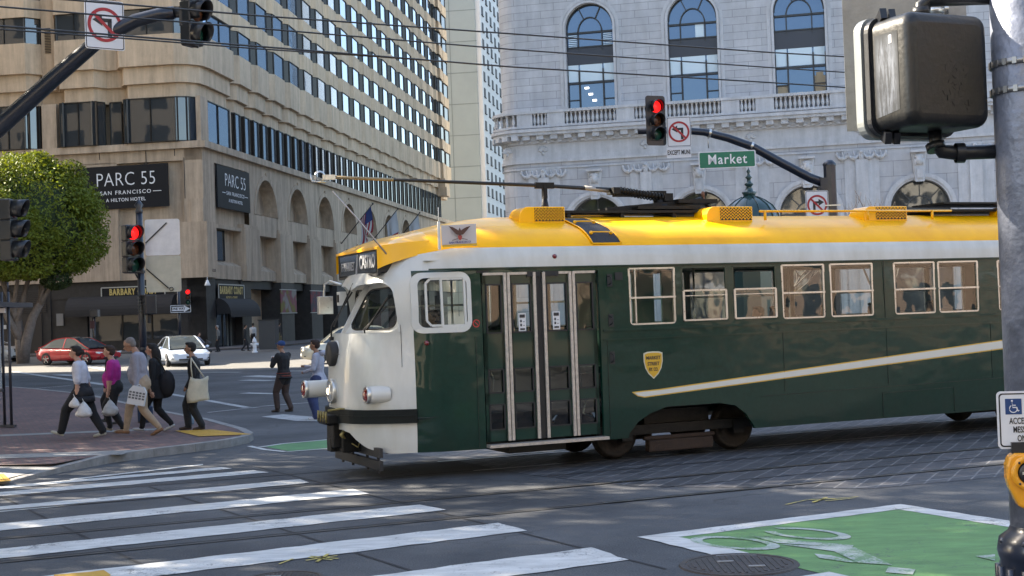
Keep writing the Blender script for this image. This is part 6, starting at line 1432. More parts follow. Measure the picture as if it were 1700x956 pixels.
for z_ in (3.28, 3.15): mb.lathe([(.149, 0), (.153, .0), (.153, .03), (.149, .03)], (0, 0, z_), 32)
for z_ in (3.28, 3.15):
    for k in range(20): a = 2*math.pi*k/20; mb.box((.155*math.cos(a), .155*math.sin(a), z_+.015), (.006, .02, .03), rz=a)
mb.build('steel_band', pr('band_steel', (.30, .30, .30), .4, .8), e)
mb = MB(); mb.box((.09, -.13, 3.15), (.2, .12, .62)); mb.build('dark_bracket', HOUS, e, bevel=.02)
# pedestrian signal seen from behind
e = empty('pedestrian_signal', (1.985, 6.5, 3.262), R(24), 'large dark pedestrian signal seen from behind in the upper right', 'pedestrian signal')
PBK = pr('scuffed_black_plastic', (.009, .010, .011), .45, coat=.1, rvar=.15, noise=.25, nscale=5, bump=.12, bscale=35); m = PBK; 
SCF = pr('scratched_side', (.02, .024, .03), .4); g = NG(SCF); n1 = g.noise(60, 4, vec=(1, 1, .12), rough=.8); n2 = g.noise(9, 4); xx, yy_, zz_ = g.xyz()
fd = g.op('MULTIPLY', g.rng(zz_, .17, .10, 0, 1), g.op('MULTIPLY', g.rng(yy_, -.13, -.09, 0, 1), g.rng(yy_, .03, -.0, 0, 1)))
g.col(g.mix(g.op('MULTIPLY', fd, g.op('MULTIPLY', g.rng(n1, .42, .6, .15, 1), g.rng(n2, .3, .7, .5, 1))), (.02, .024, .03), (.16, .18, .22)))
mb = MB(); n_ = 6
def shell(mb, x0, x1, z0, z1, y0, y1, r_, m=0, rnd=.05):
    """rounded box: outline in xz, tapering round its back edge (towards -y)"""
    layers = [(y1, 0), (y0+rnd, 0)]+[(y0+rnd-rnd*math.sin(math.pi/2*k/5), rnd-rnd*math.cos(math.pi/2*k/5)) for k in range(1, 6)]
    rings = [[Vector((x, y_, z)) for x, z in rrect(x0+i_, z0+i_, x1-i_, z1-i_, max(.01, r_-i_*.6), 6)] for y_, i_ in layers]
    n = len(rings[0]); vs = [p for r__ in rings for p in r__]; fs = [(a*n+i, a*n+(i+1) % n, (a+1)*n+(i+1) % n, (a+1)*n+i) for a in range(len(rings)-1) for i in range(n)]
    mb.add(vs, fs, m, True); mb.add(rings[-1], [list(range(n))], m); mb.add(rings[0], [list(range(n))], m)
shell(mb, -.235, .235, -.245, .245, -.20, .06, .06); mb.build('housing', m, e)
mb = MB(); mb.poly([(-.2365, -.13, -.17), (-.2365, .03, -.19), (-.2365, .03, .17), (-.2365, -.13, .17)]); mb.build('scuffed_side', SCF, e, fix=False)
mb = MB(); mb.prism(rrect(-.25, -.26, .25, .26, .07, 6), lambda x, z, d: Vector((x, .055+d, z)), .03); mb.build('door_rim', HOUS, e); mb = MB(); mb.prism(rrect(-.257, -.268, .257, .268, .07, 6), lambda x, z, d: Vector((x, .10+d, z)), .05); mb.build('front_rim', pr('pale_rim', (.30, .33, .34), .3, .4), e)
mb = MB(); 
for z_ in (.27, -.28):
    for x_ in (-.20, -.15): mb.bar((x_, -.0, z_), (x_+.03, .07, z_-.03*(1 if z_ > 0 else -1)), .03, .05)
loose(mb.build('latch', HOUS, e), 'latch'); MB().box((-.237, -.08, .14), (.002, .02, .035)).build('label', SWB, e)
sc_ = MB(); rr = random.Random(3)
for k in range(26): x_, z_ = .02+rr.gauss(0, .035), -.05+rr.gauss(0, .05); a = rr.uniform(0, 3.1); L_ = rr.uniform(.004, .014); sc_.bar((x_-L_*math.cos(a), -.2012, z_-L_*math.sin(a)), (x_+L_*math.cos(a), -.2012, z_+L_*math.sin(a)), .001, .003)
sc_.build('scratch_marks', SBK, e)
mb = MB(); e.scale = (1.03, 1.03, 1.08)
def lp(x, y, z): return rp @ Vector((x, y, z))
mb.tube([(.05, -.02, -.24), (.05, -.03, -.30), (.08, -.03, -.335), (.14, -.06, -.345), (.40, -.19, -.345)], .032, 12); mb.tube([(.05, -.02, -.30), (.05, -.03, -.33)], .045, 12); mb.lathe([(.045, -.02), (.045, .02)], (.15, -.07, -.345), 12, axis=(1, -.5, 0))
mb.tube([(.0, -.02, .24), (.0, -.02, .31), (.04, -.03, .335), (.40, -.19, .335)], .030, 12); mb.tube([(.0, -.02, .26), (.0, -.02, .30)], .045, 12); mb.tube([(.31, -.15, -.345), (.42, -.20, -.34)], .05, 10); mb.tube([(.31, -.15, .335), (.42, -.20, .33)], .045, 10); loose(mb.build('mounting_pipe', PIPE, e), 'mounting_pipe')
e = empty('equipment_plate', (1.98, 6.78, 3.45), R(-6), 'weathered grey metal plate behind the pedestrian signal in the upper right', 'metal plate')
mb = MB(); mb.box((.02, 0, -.0), (.60, .012, .80)); mb.build('plate', pr('galv_plate', (.27, .265, .25), .5, .3, noise=.25, nscale=4, rvar=.1, bump=.15), e); mb = MB(); mb.bar((.1, -.02, .2), (.08, -.02, .4), .012, .02); mb.tube([(.12, -.06, .17), (.2, -.06, .17)], .016, 8); mb.lathe([(.026, 0), (.026, .02)], (.2, -.06, .17), 6, axis=(1, 0, 0)); mb.build('bolt', CHR, e)
# accessible-message sign and push button
e = empty('push_button_sign', (2.325, 6.27, 1.63), R(-10), 'small white instruction plate on the street pole at the right edge', 'sign')
mb = MB(); mb.prism(rrect(-.118, -.132, .118, .132, .02), lambda x, z, d: Vector((x, d, z)), .006); mb.build('plate', SWB, e); mb = MB(); o_ = rrect(-.109, -.123, .109, .123, .016); i_ = rrect(-.103, -.117, .103, .117, .013); n = len(o_); mb.add([(x, -.001, z) for x, z in o_]+[(x, -.001, z) for x, z in i_], [(i, (i+1) % n, n+(i+1) % n, n+i) for i in range(n)]); mb.build('border', SBK, e)
mb = MB(); mb.box((-.045, -.001, .062), (.072, .002, .072)); mb.build('blue_square', pr('blue_sign', (.01, .05, .17), .4), e)
mb = MB(); Yw = -.003; cx, cz = -.045, .062
mb.ell((cx-.006, Yw, cz+.026), (.005, .001, .005), 8); mb.bar((cx-.006, Yw, cz+.02), (cx-.004, Yw, cz-.004), .001, .005); mb.bar((cx-.005, Yw, cz+.006), (cx+.010, Yw, cz+.006), .001, .004); mb.bar((cx-.004, Yw, cz-.004), (cx+.013, Yw, cz-.004), .001, .005); mb.bar((cx+.013, Yw, cz-.004), (cx+.019, Yw, cz-.02), .001, .005); mb.bar((cx+.018, Yw, cz-.021), (cx+.025, Yw, cz-.018), .001, .004)
for k in range(14):
    a0, a1 = R(120+19*k), R(139+19*k); mb.bar((cx-.001+.017*math.cos(a0), Yw, cz-.010+.017*math.sin(a0)), (cx-.001+.017*math.cos(a1), Yw, cz-.010+.017*math.sin(a1)), .001, .004)
mb.build('wheelchair_symbol', SWB, e)
mb = MB(); cx = .035; mb.prism([(cx-.02, .052), (cx-.008, .052), (cx+.010, .034), (cx+.010, .090), (cx-.008, .072), (cx-.02, .072)], lambda x, z, d: Vector((x, -.001-d, z)), .001)
mb.prism([(cx-.017, .055), (cx-.006, .055), (cx+.007, .042), (cx+.007, .082), (cx-.006, .069), (cx-.017, .069)], lambda x, z, d: Vector((x, -.0025-d, z)), .0005, 0)
for r_ in (.016, .026, .036):
    for k in range(6): a0, a1 = R(-45+15*k), R(-30+15*k); mb.bar((cx+.008+r_*math.cos(a0), -.002, .062+r_*math.sin(a0)), (cx+.008+r_*math.cos(a1), -.002, .062+r_*math.sin(a1)), .001, .0028)
mb.build('speaker_symbol', SBK, e)
for t_, z_, f_ in (('ACCESSIBLE', -.005, .62), ('MESSAGE', -.045, .62), ('ONLY', -.085, .62)): text(t_, .040, SBK, frm((0, -.002, z_), (1, 0, 0), (0, 0, 1)), e, ext=.0005, off=.0006, fx=f_)
e = empty('push_button', (2.325, 6.24, 1.365), R(-12), 'yellow pedestrian push button under the white instruction plate', 'push button'); YB = pr('button_yellow', (.78, .33, .015), .38, coat=.4, noise=.06, nscale=20)
mb = MB(); mb.prism([(-.10, .06), (-.088, .10), (-.06, .118), (.06, .118), (.088, .10), (.10, .06), (.10, .0), (.09, -.04), (.055, -.12), (.03, -.135), (-.03, -.135), (-.055, -.12), (-.09, -.04), (-.10, .0)], lambda x, z, d: Vector((x, -.03+d, z)), .10); yb_o = mb.build('button_box', YB, e, bevel=.012)
mb = MB(); mb.lathe([(.082, 0), (.082, .02), (.07, .025), (.055, .02), (.052, .0)], (0, -.03, .03), 28, axis=(0, -1, 0)); mb.build('button_ring', YB, yb_o); mb = MB(); mb.lathe([(.052, .0), (.052, .012), (.044, .018), (.001, .02)], (0, -.03, .03), 24, axis=(0, -1, 0)); mb.build('button', HOUS, yb_o); mb = MB(); mb.box((0, -.052, .03), (.07, .003, .012)); mb.build('arrow_bar', ALU, yb_o)
mb = MB()
for a in (45, 135, 225, 315): mb.ell((.067*math.cos(R(a)), -.055, .03+.067*math.sin(R(a))), (.006, .004, .006), 8)
mb.build('screws', HOUS, yb_o); MB().box((0, .02, .14), (.14, .05, .05)).build('clamp', HOUS, e)
# ================================================================ TREES
def leaf_mat(name, c, tr_=.25):
    m = pr(name, c, .55, spec=.3); g = NG(m); oi = g.N('ShaderNodeNewGeometry'); n = g.noise(1.2, 3); wn = g.N('ShaderNodeTexWhiteNoise'); g.L(oi.outputs['Random Per Island'] if 'Random Per Island' in oi.outputs else n, wn.inputs[1]) if False else None
    rnd = oi.outputs['Random Per Island']; f = g.mix(rnd, tuple(k*.65 for k in c), tuple(min(1, k*1.45) for k in c)); f = g.mix(g.rng(n, .35, .65, 0, .5), f, (c[0]*1.5, c[1]*1.25, c[2]*.8)); g.col(f)
    out = [k for k in m.node_tree.nodes if k.type == 'OUTPUT_MATERIAL'][0]; tl = g.N('ShaderNodeBsdfTranslucent'); mxs = g.N('ShaderNodeMixShader'); mxs.inputs[0].default_value = .32; g.L(g.mix(1, f, (1.5, 1.3, .5), 'MULTIPLY'), tl.inputs[0]); g.L(g.b.outputs[0], mxs.inputs[1]); g.L(tl.outputs[0], mxs.inputs[2]); g.L(mxs.outputs[0], out.inputs[0]); return m
LFM = leaf_mat('leaves_green', (.105, .145, .020)); BARK = pr('bark_grey', (.15, .125, .11), .85, noise=.3, nscale=5, bump=.6, bscale=14)
def crown(c, rad, n, size, seed, dens=.55, flat=None):
    rr = random.Random(seed); mb = MB()
    blobs = []
    for k in range(64):
        a = rr.uniform(0, 2*math.pi); z_ = rr.uniform(-1, 1); r_ = math.sqrt(1-z_*z_); q = rr.uniform(.72, .9)
        blobs.append((Vector((rad[0]*q*r_*math.cos(a), rad[1]*q*r_*math.sin(a), rad[2]*q*z_)), rr.uniform(.10, .26)*rad[0]))
    for k in range(n):
        if rr.random() < dens: b, br = rr.choice(blobs); d = Vector((rr.gauss(0, 1), rr.gauss(0, 1), rr.gauss(0, 1))).normalized(); p = b+d*br*rr.uniform(.7, 1.05)
        else:
            a = rr.uniform(0, 2*math.pi); z_ = rr.uniform(-1, 1); r_ = math.sqrt(1-z_*z_); q = rr.uniform(.80, 1.0); p = Vector((rad[0]*q*r_*math.cos(a), rad[1]*q*r_*math.sin(a), rad[2]*q*z_))
        e_ = (p.x/rad[0])**2+(p.y/rad[1])**2+(p.z/rad[2])**2
        if e_ > 1.2: continue
        if flat and p.z < -rad[2]*flat: p.z = -rad[2]*flat+rr.uniform(-.15, .35)*rad[2]*.3
        nrm = (Vector((p.x/rad[0], p.y/rad[1], p.z/rad[2])).normalized()+Vector((rr.gauss(0, .8), rr.gauss(0, .8), rr.gauss(0, .8)))).normalized(); t = nrm.orthogonal().normalized(); t.rotate(Matrix.Rotation(rr.uniform(0, 6.28), 3, nrm)); b_ = nrm.cross(t); s_ = size*rr.uniform(.6, 1.3); q = Vector(c)+p
        mb.add([q-t*s_, q-b_*s_*.45+nrm*s_*.1, q+t*s_, q+b_*s_*.45+nrm*s_*.1], [(0, 1, 2, 3)])
    return mb
tc_ = Vector((-30.3, 83.2, 9.1)); tb_ = Vector((-29.95, 83.3, gz(-32, 83.3)))
e = empty('clipped_tree', tb_, 0, 'big tree with a dense rounded crown and pale twisting trunks at the left edge', 'tree')
mb = crown(tc_-tb_+Vector((0, 0, -.25)), (5.75, 5.3, 4.25), 85000, .12, 5, .80, .80)
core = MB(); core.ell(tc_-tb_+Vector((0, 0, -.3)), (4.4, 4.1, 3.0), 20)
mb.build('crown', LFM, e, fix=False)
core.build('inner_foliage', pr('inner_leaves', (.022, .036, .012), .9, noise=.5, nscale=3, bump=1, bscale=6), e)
def limb(mb, pts, r0, r1, n=10): k = len(pts); mb.tube(pts, [r0+(r1-r0)*i/(k-1) for i in range(k)], n)
tk = MB(); limb(tk, [(-.0, 0, -.1), (-.1, 0, 1.0), (-.25, .1, 2.4), (-.6, .1, 3.8), (-1.3, .2, 5.4), (-2.2, .2, 7)], .38, .12); limb(tk, [(0, 0, 0), (.25, -.1, 1.3), (.7, -.1, 2.8), (1.3, 0, 3.9), (1.4, 0, 5.2), (1.9, .2, 7)], .36, .12); limb(tk, [(.95, 0, 3.3), (1.9, -.3, 4.6), (3.0, -.4, 6.2)], .2, .08); limb(tk, [(-.3, 0, 2.6), (.1, .3, 4.2), (.7, .4, 6.5)], .22, .1); limb(tk, [(-.5, 0, 3.4), (-.1, -.3, 5.0), (-.4, -.4, 7)], .15, .07); limb(tk, [(0, 0, 1.2), (-.9, -.2, 3.1), (-1.9, -.3, 4.6), (-2.9, -.2, 6.3)], .26, .1); limb(tk, [(.6, 0, 2.5), (.9, .5, 3.6), (1.0, .5, 4.8)], .14, .06)
tk.build('trunk', BARK, e)
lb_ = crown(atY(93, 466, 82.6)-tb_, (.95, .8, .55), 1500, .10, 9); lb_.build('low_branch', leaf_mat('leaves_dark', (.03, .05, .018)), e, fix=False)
t2 = MB(); limb(t2, [(.95, 0, 3.3), (1.6, -.5, 4.6), (2.1, -.7, 5.2)], .12, .03); t2.build('limb', BARK, e)
# bare trees in front of the bank
BR2 = pr('bare_twig', (.09, .075, .07), .85)
def bare_tree(x, y, h, seed, label):
    rr = random.Random(seed); e = empty('bare_tree', (x, y, gz(x, y)), 0, label, 'tree'); mb = MB(); tw = MB()
    def grow(p, d, L_, r_, dep):
        pts = [p]; q = p.copy(); dd = d.copy()
        for k in range(3): dd = (dd+Vector((rr.gauss(0, .13), rr.gauss(0, .13), .06))).normalized(); q = q+dd*L_/3; pts.append(q.copy())
        limb(mb if dep < 2 else tw, pts, r_, r_*.6, 6 if dep < 3 else 4)
        if dep < 5:
            for k in range(3 if dep < 4 else 2): nd = (dd+Vector((rr.gauss(0, .5), rr.gauss(0, .5), rr.gauss(.15, .25)))).normalized(); grow(q if k else pts[2], nd, L_*.68, r_*.58, dep+1)
    grow(Vector((0, 0, -.05)), Vector((0, 0, 1)), h*.36, .11, 0); mb.build('trunk', BR2, e); tw.build('twigs', BR2, e)
q = atY(1460, 350, 60); bare_tree(q.x, 60, 7.4, 3, 'bare leafless street tree in front of the stone building, right of the mast arm pole'); q = atY(1290, 350, 62); bare_tree(q.x, 62, 6.4, 8, 'bare leafless street tree beside the kiosk dome'); 
# trees across the street behind the camera: they show as reflections
for i, (s_, n_, lb) in enumerate(((-5, -38, 'leafy street tree behind the camera, nearest the crossing'), (6, -39, 'leafy street tree behind the camera, middle one'), (19, -38, 'leafy street tree behind the camera, farthest along the street'))):
    p = tr(s_, n_); e = empty('street_tree', p, 0, lb, 'tree'); mb = crown((0, 0, 7.0), (3.6, 3.4, 3.0), 5000, .28, 20+i); mb.build('crown', LFM, e, fix=False); t2 = MB(); limb(t2, [(0, 0, 0), (.1, 0, 2.5), (0, .1, 5)], .2, .14); limb(t2, [(0, 0, 3.5), (1.3, .3, 6.5)], .12, .07); limb(t2, [(0, 0, 3.2), (-1.3, -.3, 6.2)], .12, .07); t2.build('trunk', BARK, e)
# ================================================================ SHELTER AND SMALL STREET THINGS
e = empty('bus_shelter', (-10.86, 29.2, KH), 0, 'bus shelter with a green poster and purple roof edge at the left edge', 'bus shelter')
SHD = pr('shelter_dark', (.05, .05, .06), .4, .4); mb = MB()
for x_, y_ in ((.08, 0), (-.12, .15)): mb.tube([(x_, y_, 0), (x_, y_, 2.9)], .03, 10); mb.box((x_, y_, .03), (.16, .16, .05))
mb.tube([(.08, 0, 2.9), (.08, 0, 3.1)], .02, 8); mb.build('post', SHD, e); MB().box((-1.0, .2, 2.62), (2.3, 2.2, .10)).build('roof', SHD, e); MB().box((-.95, -.95, 2.78), (2.3, .12, .3)).build('roof_fascia', pr('purple_fascia', (.07, .012, .04), .4), e)
MB().box((-.70, -.12, 1.62), (1.25, .10, 1.55)).build('poster_frame', pr('frame_grey', (.35, .35, .33), .4), e); MB().box((-.72, -.18, 1.66), (1.12, .02, 1.38)).build('green_poster', pr('poster_green', (.19, .36, .05), .4, coat=.6), e); MB().box((-.72, -.182, .94), (1.12, .02, .14)).build('poster_strip', pr('poster_pale', (.5, .55, .45), .4), e); MB().box((-.05, -.1, 2.5), (.2, .03, .1)).build('stop_label', SWB, e); MB().box((-.7, -.12, .8), (1.3, .14, .06)).build('ledge', SHD, e)
q = gp(423, 585, .12); e = empty('fire_hydrant', q, 0, 'white fire hydrant on the far sidewalk by the pillars', 'fire hydrant'); mb = MB(); e.scale = (.82,)*3; mb.lathe([(.22, 0), (.22, .08), (.15, .1), (.14, .75), (.19, .78), (.19, .84), (.15, .88), (.13, 1.0), (.06, 1.08), (.05, 1.16), (.001, 1.17)], (0, 0, 0), 16); mb.build('barrel', SWB, e); mb = MB(); mb.tube([(-.3, 0, .62), (.3, 0, .62)], .09, 12); mb.tube([(0, -.28, .5), (0, 0, .5)], .11, 12); mb.build('nozzle', SWB, e)
e = empty('utility_cabinet', gp(444, 580, .12), HA, 'dark grey cabinet standing behind the hydrant', 'cabinet'); MB().box((0, .4, .95), (1.1, .9, 1.9)).build('body', pr('cabinet_grey', (.06, .06, .06), .6), e, bevel=.03); MB().box((0, .4, 1.93), (1.16, .96, .06)).build('lid', HDK, e)
# ================================================================ CARS
GLC = mirror('car_glass', (.10, .12, .13), .03, .02, .5); TYR = pr('tyre', (.018, .018, .02), .8); RIMM = pr('alloy_rim', (.45, .45, .46), .3, .8); HLM = pr('headlamp', (.75, .8, .85), .1, .2, coat=1); TLM = pr('tail_lamp', (.3, .01, .01), .15, coat=1); TRIM = pr('car_trim', (.02, .02, .022), .4)
def lerp_prof(P, x):
    return (_lp(P, x-.22)+2*_lp(P, x-.1)+3*_lp(P, x)+2*_lp(P, x+.1)+_lp(P, x+.22))/9
def _lp(P, x):
    for (x0, v0), (x1, v1) in zip(P, P[1:]):
        if x0 <= x <= x1: return v0+(v1-v0)*(x-x0)/(x1-x0)
    return P[0][1] if x < P[0][0] else P[-1][1]
def car(loc, rz, col, label, L_=4.8, W=1.95, H_=1.46, kind='sedan', roofcol=None, plate='', metal=.3, dark_roof=True):
    e = empty('parked_car' if False else 'car', loc, rz, label, 'car', None)     # nose towards local +x
    pm = pr('car_paint', col, .3, metal, coat=1, coat_r=.04); h = L_/2
    if kind == 'sedan':
        belt_ = [(-h, .88), (-h+.3, 1.0), (-1.2, .99), (.8, .95), (1.3, .90), (h-.6, .82), (h-.2, .72), (h, .60)]
        roof = [(-h+.25, .99), (-h+.75, 1.16), (-1.25, H_-.08), (-.6, H_), (.0, H_+.01), (.45, H_-.08), (1.0, 1.22), (1.65, .90)]
    else:
        belt_ = [(-h, 1.0), (-h+.2, 1.12), (.9, 1.08), (1.15, 1.05), (h-.35, .95), (h-.05, .8), (h, .7)]
        roof = [(-h+.1, 1.12), (-h+.45, H_-.08), (-.8, H_), (.1, H_-.01), (.5, H_-.1), (1.25, 1.07)]
    # body: rings across, lofted along x
    N_ = 34; bm = MB(); rings = []
    for i in range(N_+1):
        x = -h+L_*i/N_; t = abs(x)/h; w_ = W/2*(1-.13*t**4-.10*max(0, t-.85)/.15*.9); zb_ = .24+.10*max(0, (t-.86)/.14); zt = lerp_prof(belt_, x); zm = min(zt-.07, .62)
        rings.append([(x, -w_*.90, zb_), (x, -w_*.985, zb_+.12), (x, -w_, zm), (x, -w_*.965, zt-.05), (x, -w_*.86, zt), (x, 0, zt+.03), (x, w_*.86, zt), (x, w_*.965, zt-.05), (x, w_, zm), (x, w_*.985, zb_+.12), (x, w_*.90, zb_)])
    n = 11; bm.add([p for r_ in rings for p in r_], [(a*n+k, a*n+(k+1) % n, (a+1)*n+(k+1) % n, (a+1)*n+k) for a in range(N_) for k in range(n)], 0, True); bm.add(rings[0], [list(range(n))]); bm.add(rings[-1], [list(range(n))])
    bo_ = bm.build('body', pm, e)
    # greenhouse
    gm = MB(); x0, x1 = roof[0][0], roof[-1][0]; M_ = 22; gr = []
    for i in range(M_+1):
        x = x0+(x1-x0)*i/M_; zt = lerp_prof(roof, x); zb_ = lerp_prof(belt_, x)-.02; zt = max(zt, zb_+.01); w0 = W/2*.86; w1 = w0-(zt-zb_)*.42-.02
        gr.append([(x, -w0, zb_), (x, -w1-.02, zt-.05*(zt-zb_)), (x, -w1*.86, zt), (x, 0, zt+.025), (x, w1*.86, zt), (x, w1+.02, zt-.05*(zt-zb_)), (x, w0, zb_)])
    for a in range(M_):
        for k in range(6):
            side = k in (0, 5); xm = (gr[a][0][0]+gr[a+1][0][0])/2; steep = abs(lerp_prof(roof, xm+.1)-lerp_prof(roof, xm-.1)) > .05
            mi = 1 if (side or steep) else (1 if dark_roof else 0)
            gm.add([gr[a][k], gr[a][k+1], gr[a+1][k+1], gr[a+1][k]], [(0, 1, 2, 3)], mi, True)
    gm.build('greenhouse', [pm, GLC], e, fix=False)
    # pillars and side window outline
    pt = MB()
    for s_ in (-1, 1):
        for i in range(M_): 
            a, b = gr[i][1 if s_ < 0 else 5], gr[i+1][1 if s_ < 0 else 5]; pt.bar(a, b, .05, .05)
        for x in ((-.25,) if kind == 'sedan' else (-.9, .05)):
            k = min(M_, max(0, int((x-x0)/(x1-x0)*M_))); a, b = gr[k][0 if s_ < 0 else 6], gr[k][1 if s_ < 0 else 5]; pt.bar(a, b, .07, .03)
    pt.build('roof_rail', pm, e)
    # wheels
    wb = L_*.30
    for x in (-wb-.02, wb+.08):
        for s_ in (-1, 1):
            wh_ = MB(); yw = s_*(W/2-.10); wh_.lathe([(.001, -.1*s_), (.33, -.1*s_), (.345, -.07*s_), (.345, .07*s_), (.32, .10*s_), (.24, .105*s_)], (x, yw, .345), 28, axis=(0, 1, 0)); wo = wh_.build('wheel', TYR, e)
            rm = MB(); rm.lathe([(.245, .10*s_), (.235, .06*s_), (.23, .03*s_)], (x, yw, .345), 24, axis=(0, 1, 0))
            for k in range(5): a = R(72*k+20); rm.bar((x, yw+.095*s_, .345), (x+.235*math.cos(a), yw+.095*s_, .345+.235*math.sin(a)), .02, .055)
            rm.lathe([(.001, .115*s_), (.05, .11*s_), (.055, .09*s_)], (x, yw, .345), 12, axis=(0, 1, 0)); rm.build('rim', RIMM, wo)
            ar = MB(); 
            for k in range(14): a0, a1 = R(-8+14*k), R(6+14*k); q = .385; ar.add([(x+q*math.cos(a0), s_*(W/2-.01), .345+q*math.sin(a0)), (x+q*math.cos(a1), s_*(W/2-.01), .345+q*math.sin(a1)), (x+.3*math.cos(a1), s_*(W/2-.012), .345+.3*math.sin(a1)), (x+.3*math.cos(a0), s_*(W/2-.012), .345+.3*math.sin(a0))], [(0, 1, 2, 3)])
            ar.build('wheel_arch', TRIM, e, fix=False)
    for s_ in (-1, 1):
        yl = s_*W*.36; xh = h-.14
        hl = MB(); hl.prism([(-.17*s_, -.03), (.13*s_, -.06), (.20*s_, .0), (.20*s_, .06), (.0, .05), (-.15*s_, .02)], lambda y, z, d: Vector((xh+.06-abs(y)*.25*(1 if y*s_ > 0 else 0)+d-.1, yl+y, (.66 if kind == 'sedan' else .82)+z)), .14); hl.build('headlight', HLM, e)
        mr_ = MB(); mr_.ell((.78, s_*(W/2+.10), .98 if kind == 'sedan' else 1.18), (.09, .11, .075), 10); mr_.bar((.78, s_*(W/2-.08), .95 if kind == 'sedan' else 1.12), (.78, s_*(W/2+.08), .96 if kind == 'sedan' else 1.16), .04, .03); mr_.build('door_mirror', pm, e)
        tl_m = MB(); tl_m.box((-h+.08, s_*W*.36, .80), (.16, .34, .11)); tl_m.build('tail_light', TLM, e)
        dr_ = MB(); 
        for x in (-.35, .75, -1.25): dr_.bar((x, s_*(W/2+.001), .35), (x, s_*(W/2-.02), .88), .008, .012)
        dr_.build('door_seam', TRIM, e)
        for x in (-.75, .3): MB().box((x, s_*(W/2+.0), .80), (.2, .03, .025)).build('door_handle', pm if kind == 'sedan' else TRIM, e)
    gl_ = MB(); gl_.box((h-.03, 0, .36), (.1, W*.55, .09)); 
    for s_ in (-1, 1): gl_.box((h-.12, s_*W*.40, .42), (.1, .18, .05))
    gl_.build('lower_grille', TRIM, e, bevel=.02)
    if kind != 'sedan': MB().box((h-.01, 0, .72), (.06, .75, .22)).build('grille', TRIM, e, bevel=.03)
    MB().box((h-.005, 0, .48), (.05, .45, .12)).build('number_plate', SBK if plate == 'dark' else SWB, e)
    return e
def heading(ax): return R(ax)
car(gp(297, 607)+Vector((0, .7, 0)), R(-66), (.52, .60, .72), 'pale blue-white electric sedan facing the crossing', L_=5.2, W=2.25, H_=1.58, plate='dark', metal=.1)
car(gp(146, 604)+Vector((-.6, .2, 0)), R(-27), (.46, .014, .025), 'shiny red sedan with dark glass roof behind the crossing people', L_=5.0, W=2.1, H_=1.58)
car(gp(-26, 602)+Vector((0, .3, 0)), R(-14), (.55, .55, .56), 'white car nosing in from behind the bus shelter at the left edge', L_=4.6, W=1.95, H_=1.55, kind='suv', dark_roof=False)
car(gp(574, 603)+Vector((0, .8, 0)), R(192), (.50, .47, .38), 'cream suv half hidden behind the person in the hoodie and the streetcar', L_=4.6, W=1.95, H_=1.85, kind='suv', dark_roof=False)

# unseen trees added outside the left edge to dapple the sun on the crossing
for i, (x_, y_, z_, r_, n_) in enumerate(((-15, 9.5, 10.5, 4.3, 12500), (-16, 16, 12.5, 4.6, 14000), (-16.5, 22.5, 13.5, 4.6, 14000), (-17.5, 28.5, 11.5, 4.2, 13500), (-21, 20, 17.0, 4.6, 9000))):
    e = empty('dapple_tree', (x_, y_, 0), 0, ('unseen tree added to dapple the sun, nearest the camera', 'unseen tree added to dapple the sun, second from the camera', 'unseen tree added to dapple the sun, third from the camera', 'unseen tree added to dapple the sun, farthest from the camera', 'tallest unseen tree added to dapple the sun, behind the others')[i], 'tree')
    mb = crown((0, 0, z_), (r_, r_, r_*1.25), n_, .17, 60+i, .5); mb.build('crown', LFM, e, fix=False); t2 = MB(); limb(t2, [(0, 0, 0), (.1, 0, 4.5), (0, .1, z_)], .24, .13); limb(t2, [(0, 0, 5.5), (1.6, .3, z_+1)], .12, .06); limb(t2, [(0, 0, 5.8), (-1.6, -.3, z_)], .12, .06); t2.build('trunk', BARK, e)
# ================================================================ PEOPLE
SKINS = {'light': pr('skin_light', (.42, .23, .16), .5), 'tan': pr('skin_tan', (.30, .16, .10), .5), 'dark': pr('skin_dark', (.12, .06, .04), .5)}
_cl = {}
def cloth(c, n=.12):
    k = tuple(c)
    if k not in _cl: _cl[k] = pr('cloth_%d' % len(_cl), c, .85, noise=n, nscale=9, bump=1.0, bscale=9)
    return _cl[k]
def capsule(bm_, a, b, ra, rb, sq=1.0, side=None, n=10):
    """closed tapered limb with round ends"""
    a = Vector(a); b = Vector(b); t = (b-a); L = max(1e-4, t.length); t.normalize(); sd = Vector(side) if side else Vector((0, 1, 0)); sd = (sd-t*sd.dot(t)); sd = sd.normalized() if sd.length > .05 else t.orthogonal().normalized(); w_ = t.cross(sd)
    rings = [(-ra*.85, ra*.5), (-ra*.5, ra*.85), (0, ra)]+[(L*k/4, ra+(rb-ra)*k/4) for k in (1, 2, 3)]+[(L, rb), (L+rb*.5, rb*.85), (L+rb*.85, rb*.5)]
    vs = [a+t*h+(sd*math.cos(2*math.pi*k/n)*sq+w_*math.sin(2*math.pi*k/n))*r_ for h, r_ in rings for k in range(n)]
    fs = [(i*n+k, i*n+(k+1) % n, (i+1)*n+(k+1) % n, (i+1)*n+k) for i in range(len(rings)-1) for k in range(n)]+[tuple(range(n))[::-1], tuple((len(rings)-1)*n+k for k in range(n))]
    bm_.add(vs, fs)
def ik(a, b, l1, l2, bend):
    """joint between a and b, bent towards 'bend'"""
    a = Vector(a); b = Vector(b); d = b-a; L = min(d.length, (l1+l2)*.999); d.normalize(); b2 = a+d*L
    x = (l1*l1-l2*l2+L*L)/(2*L); h = math.sqrt(max(0, l1*l1-x*x)); bn = Vector(bend); bn = (bn-d*bn.dot(d)).normalized(); return a+d*x+bn*h, b2
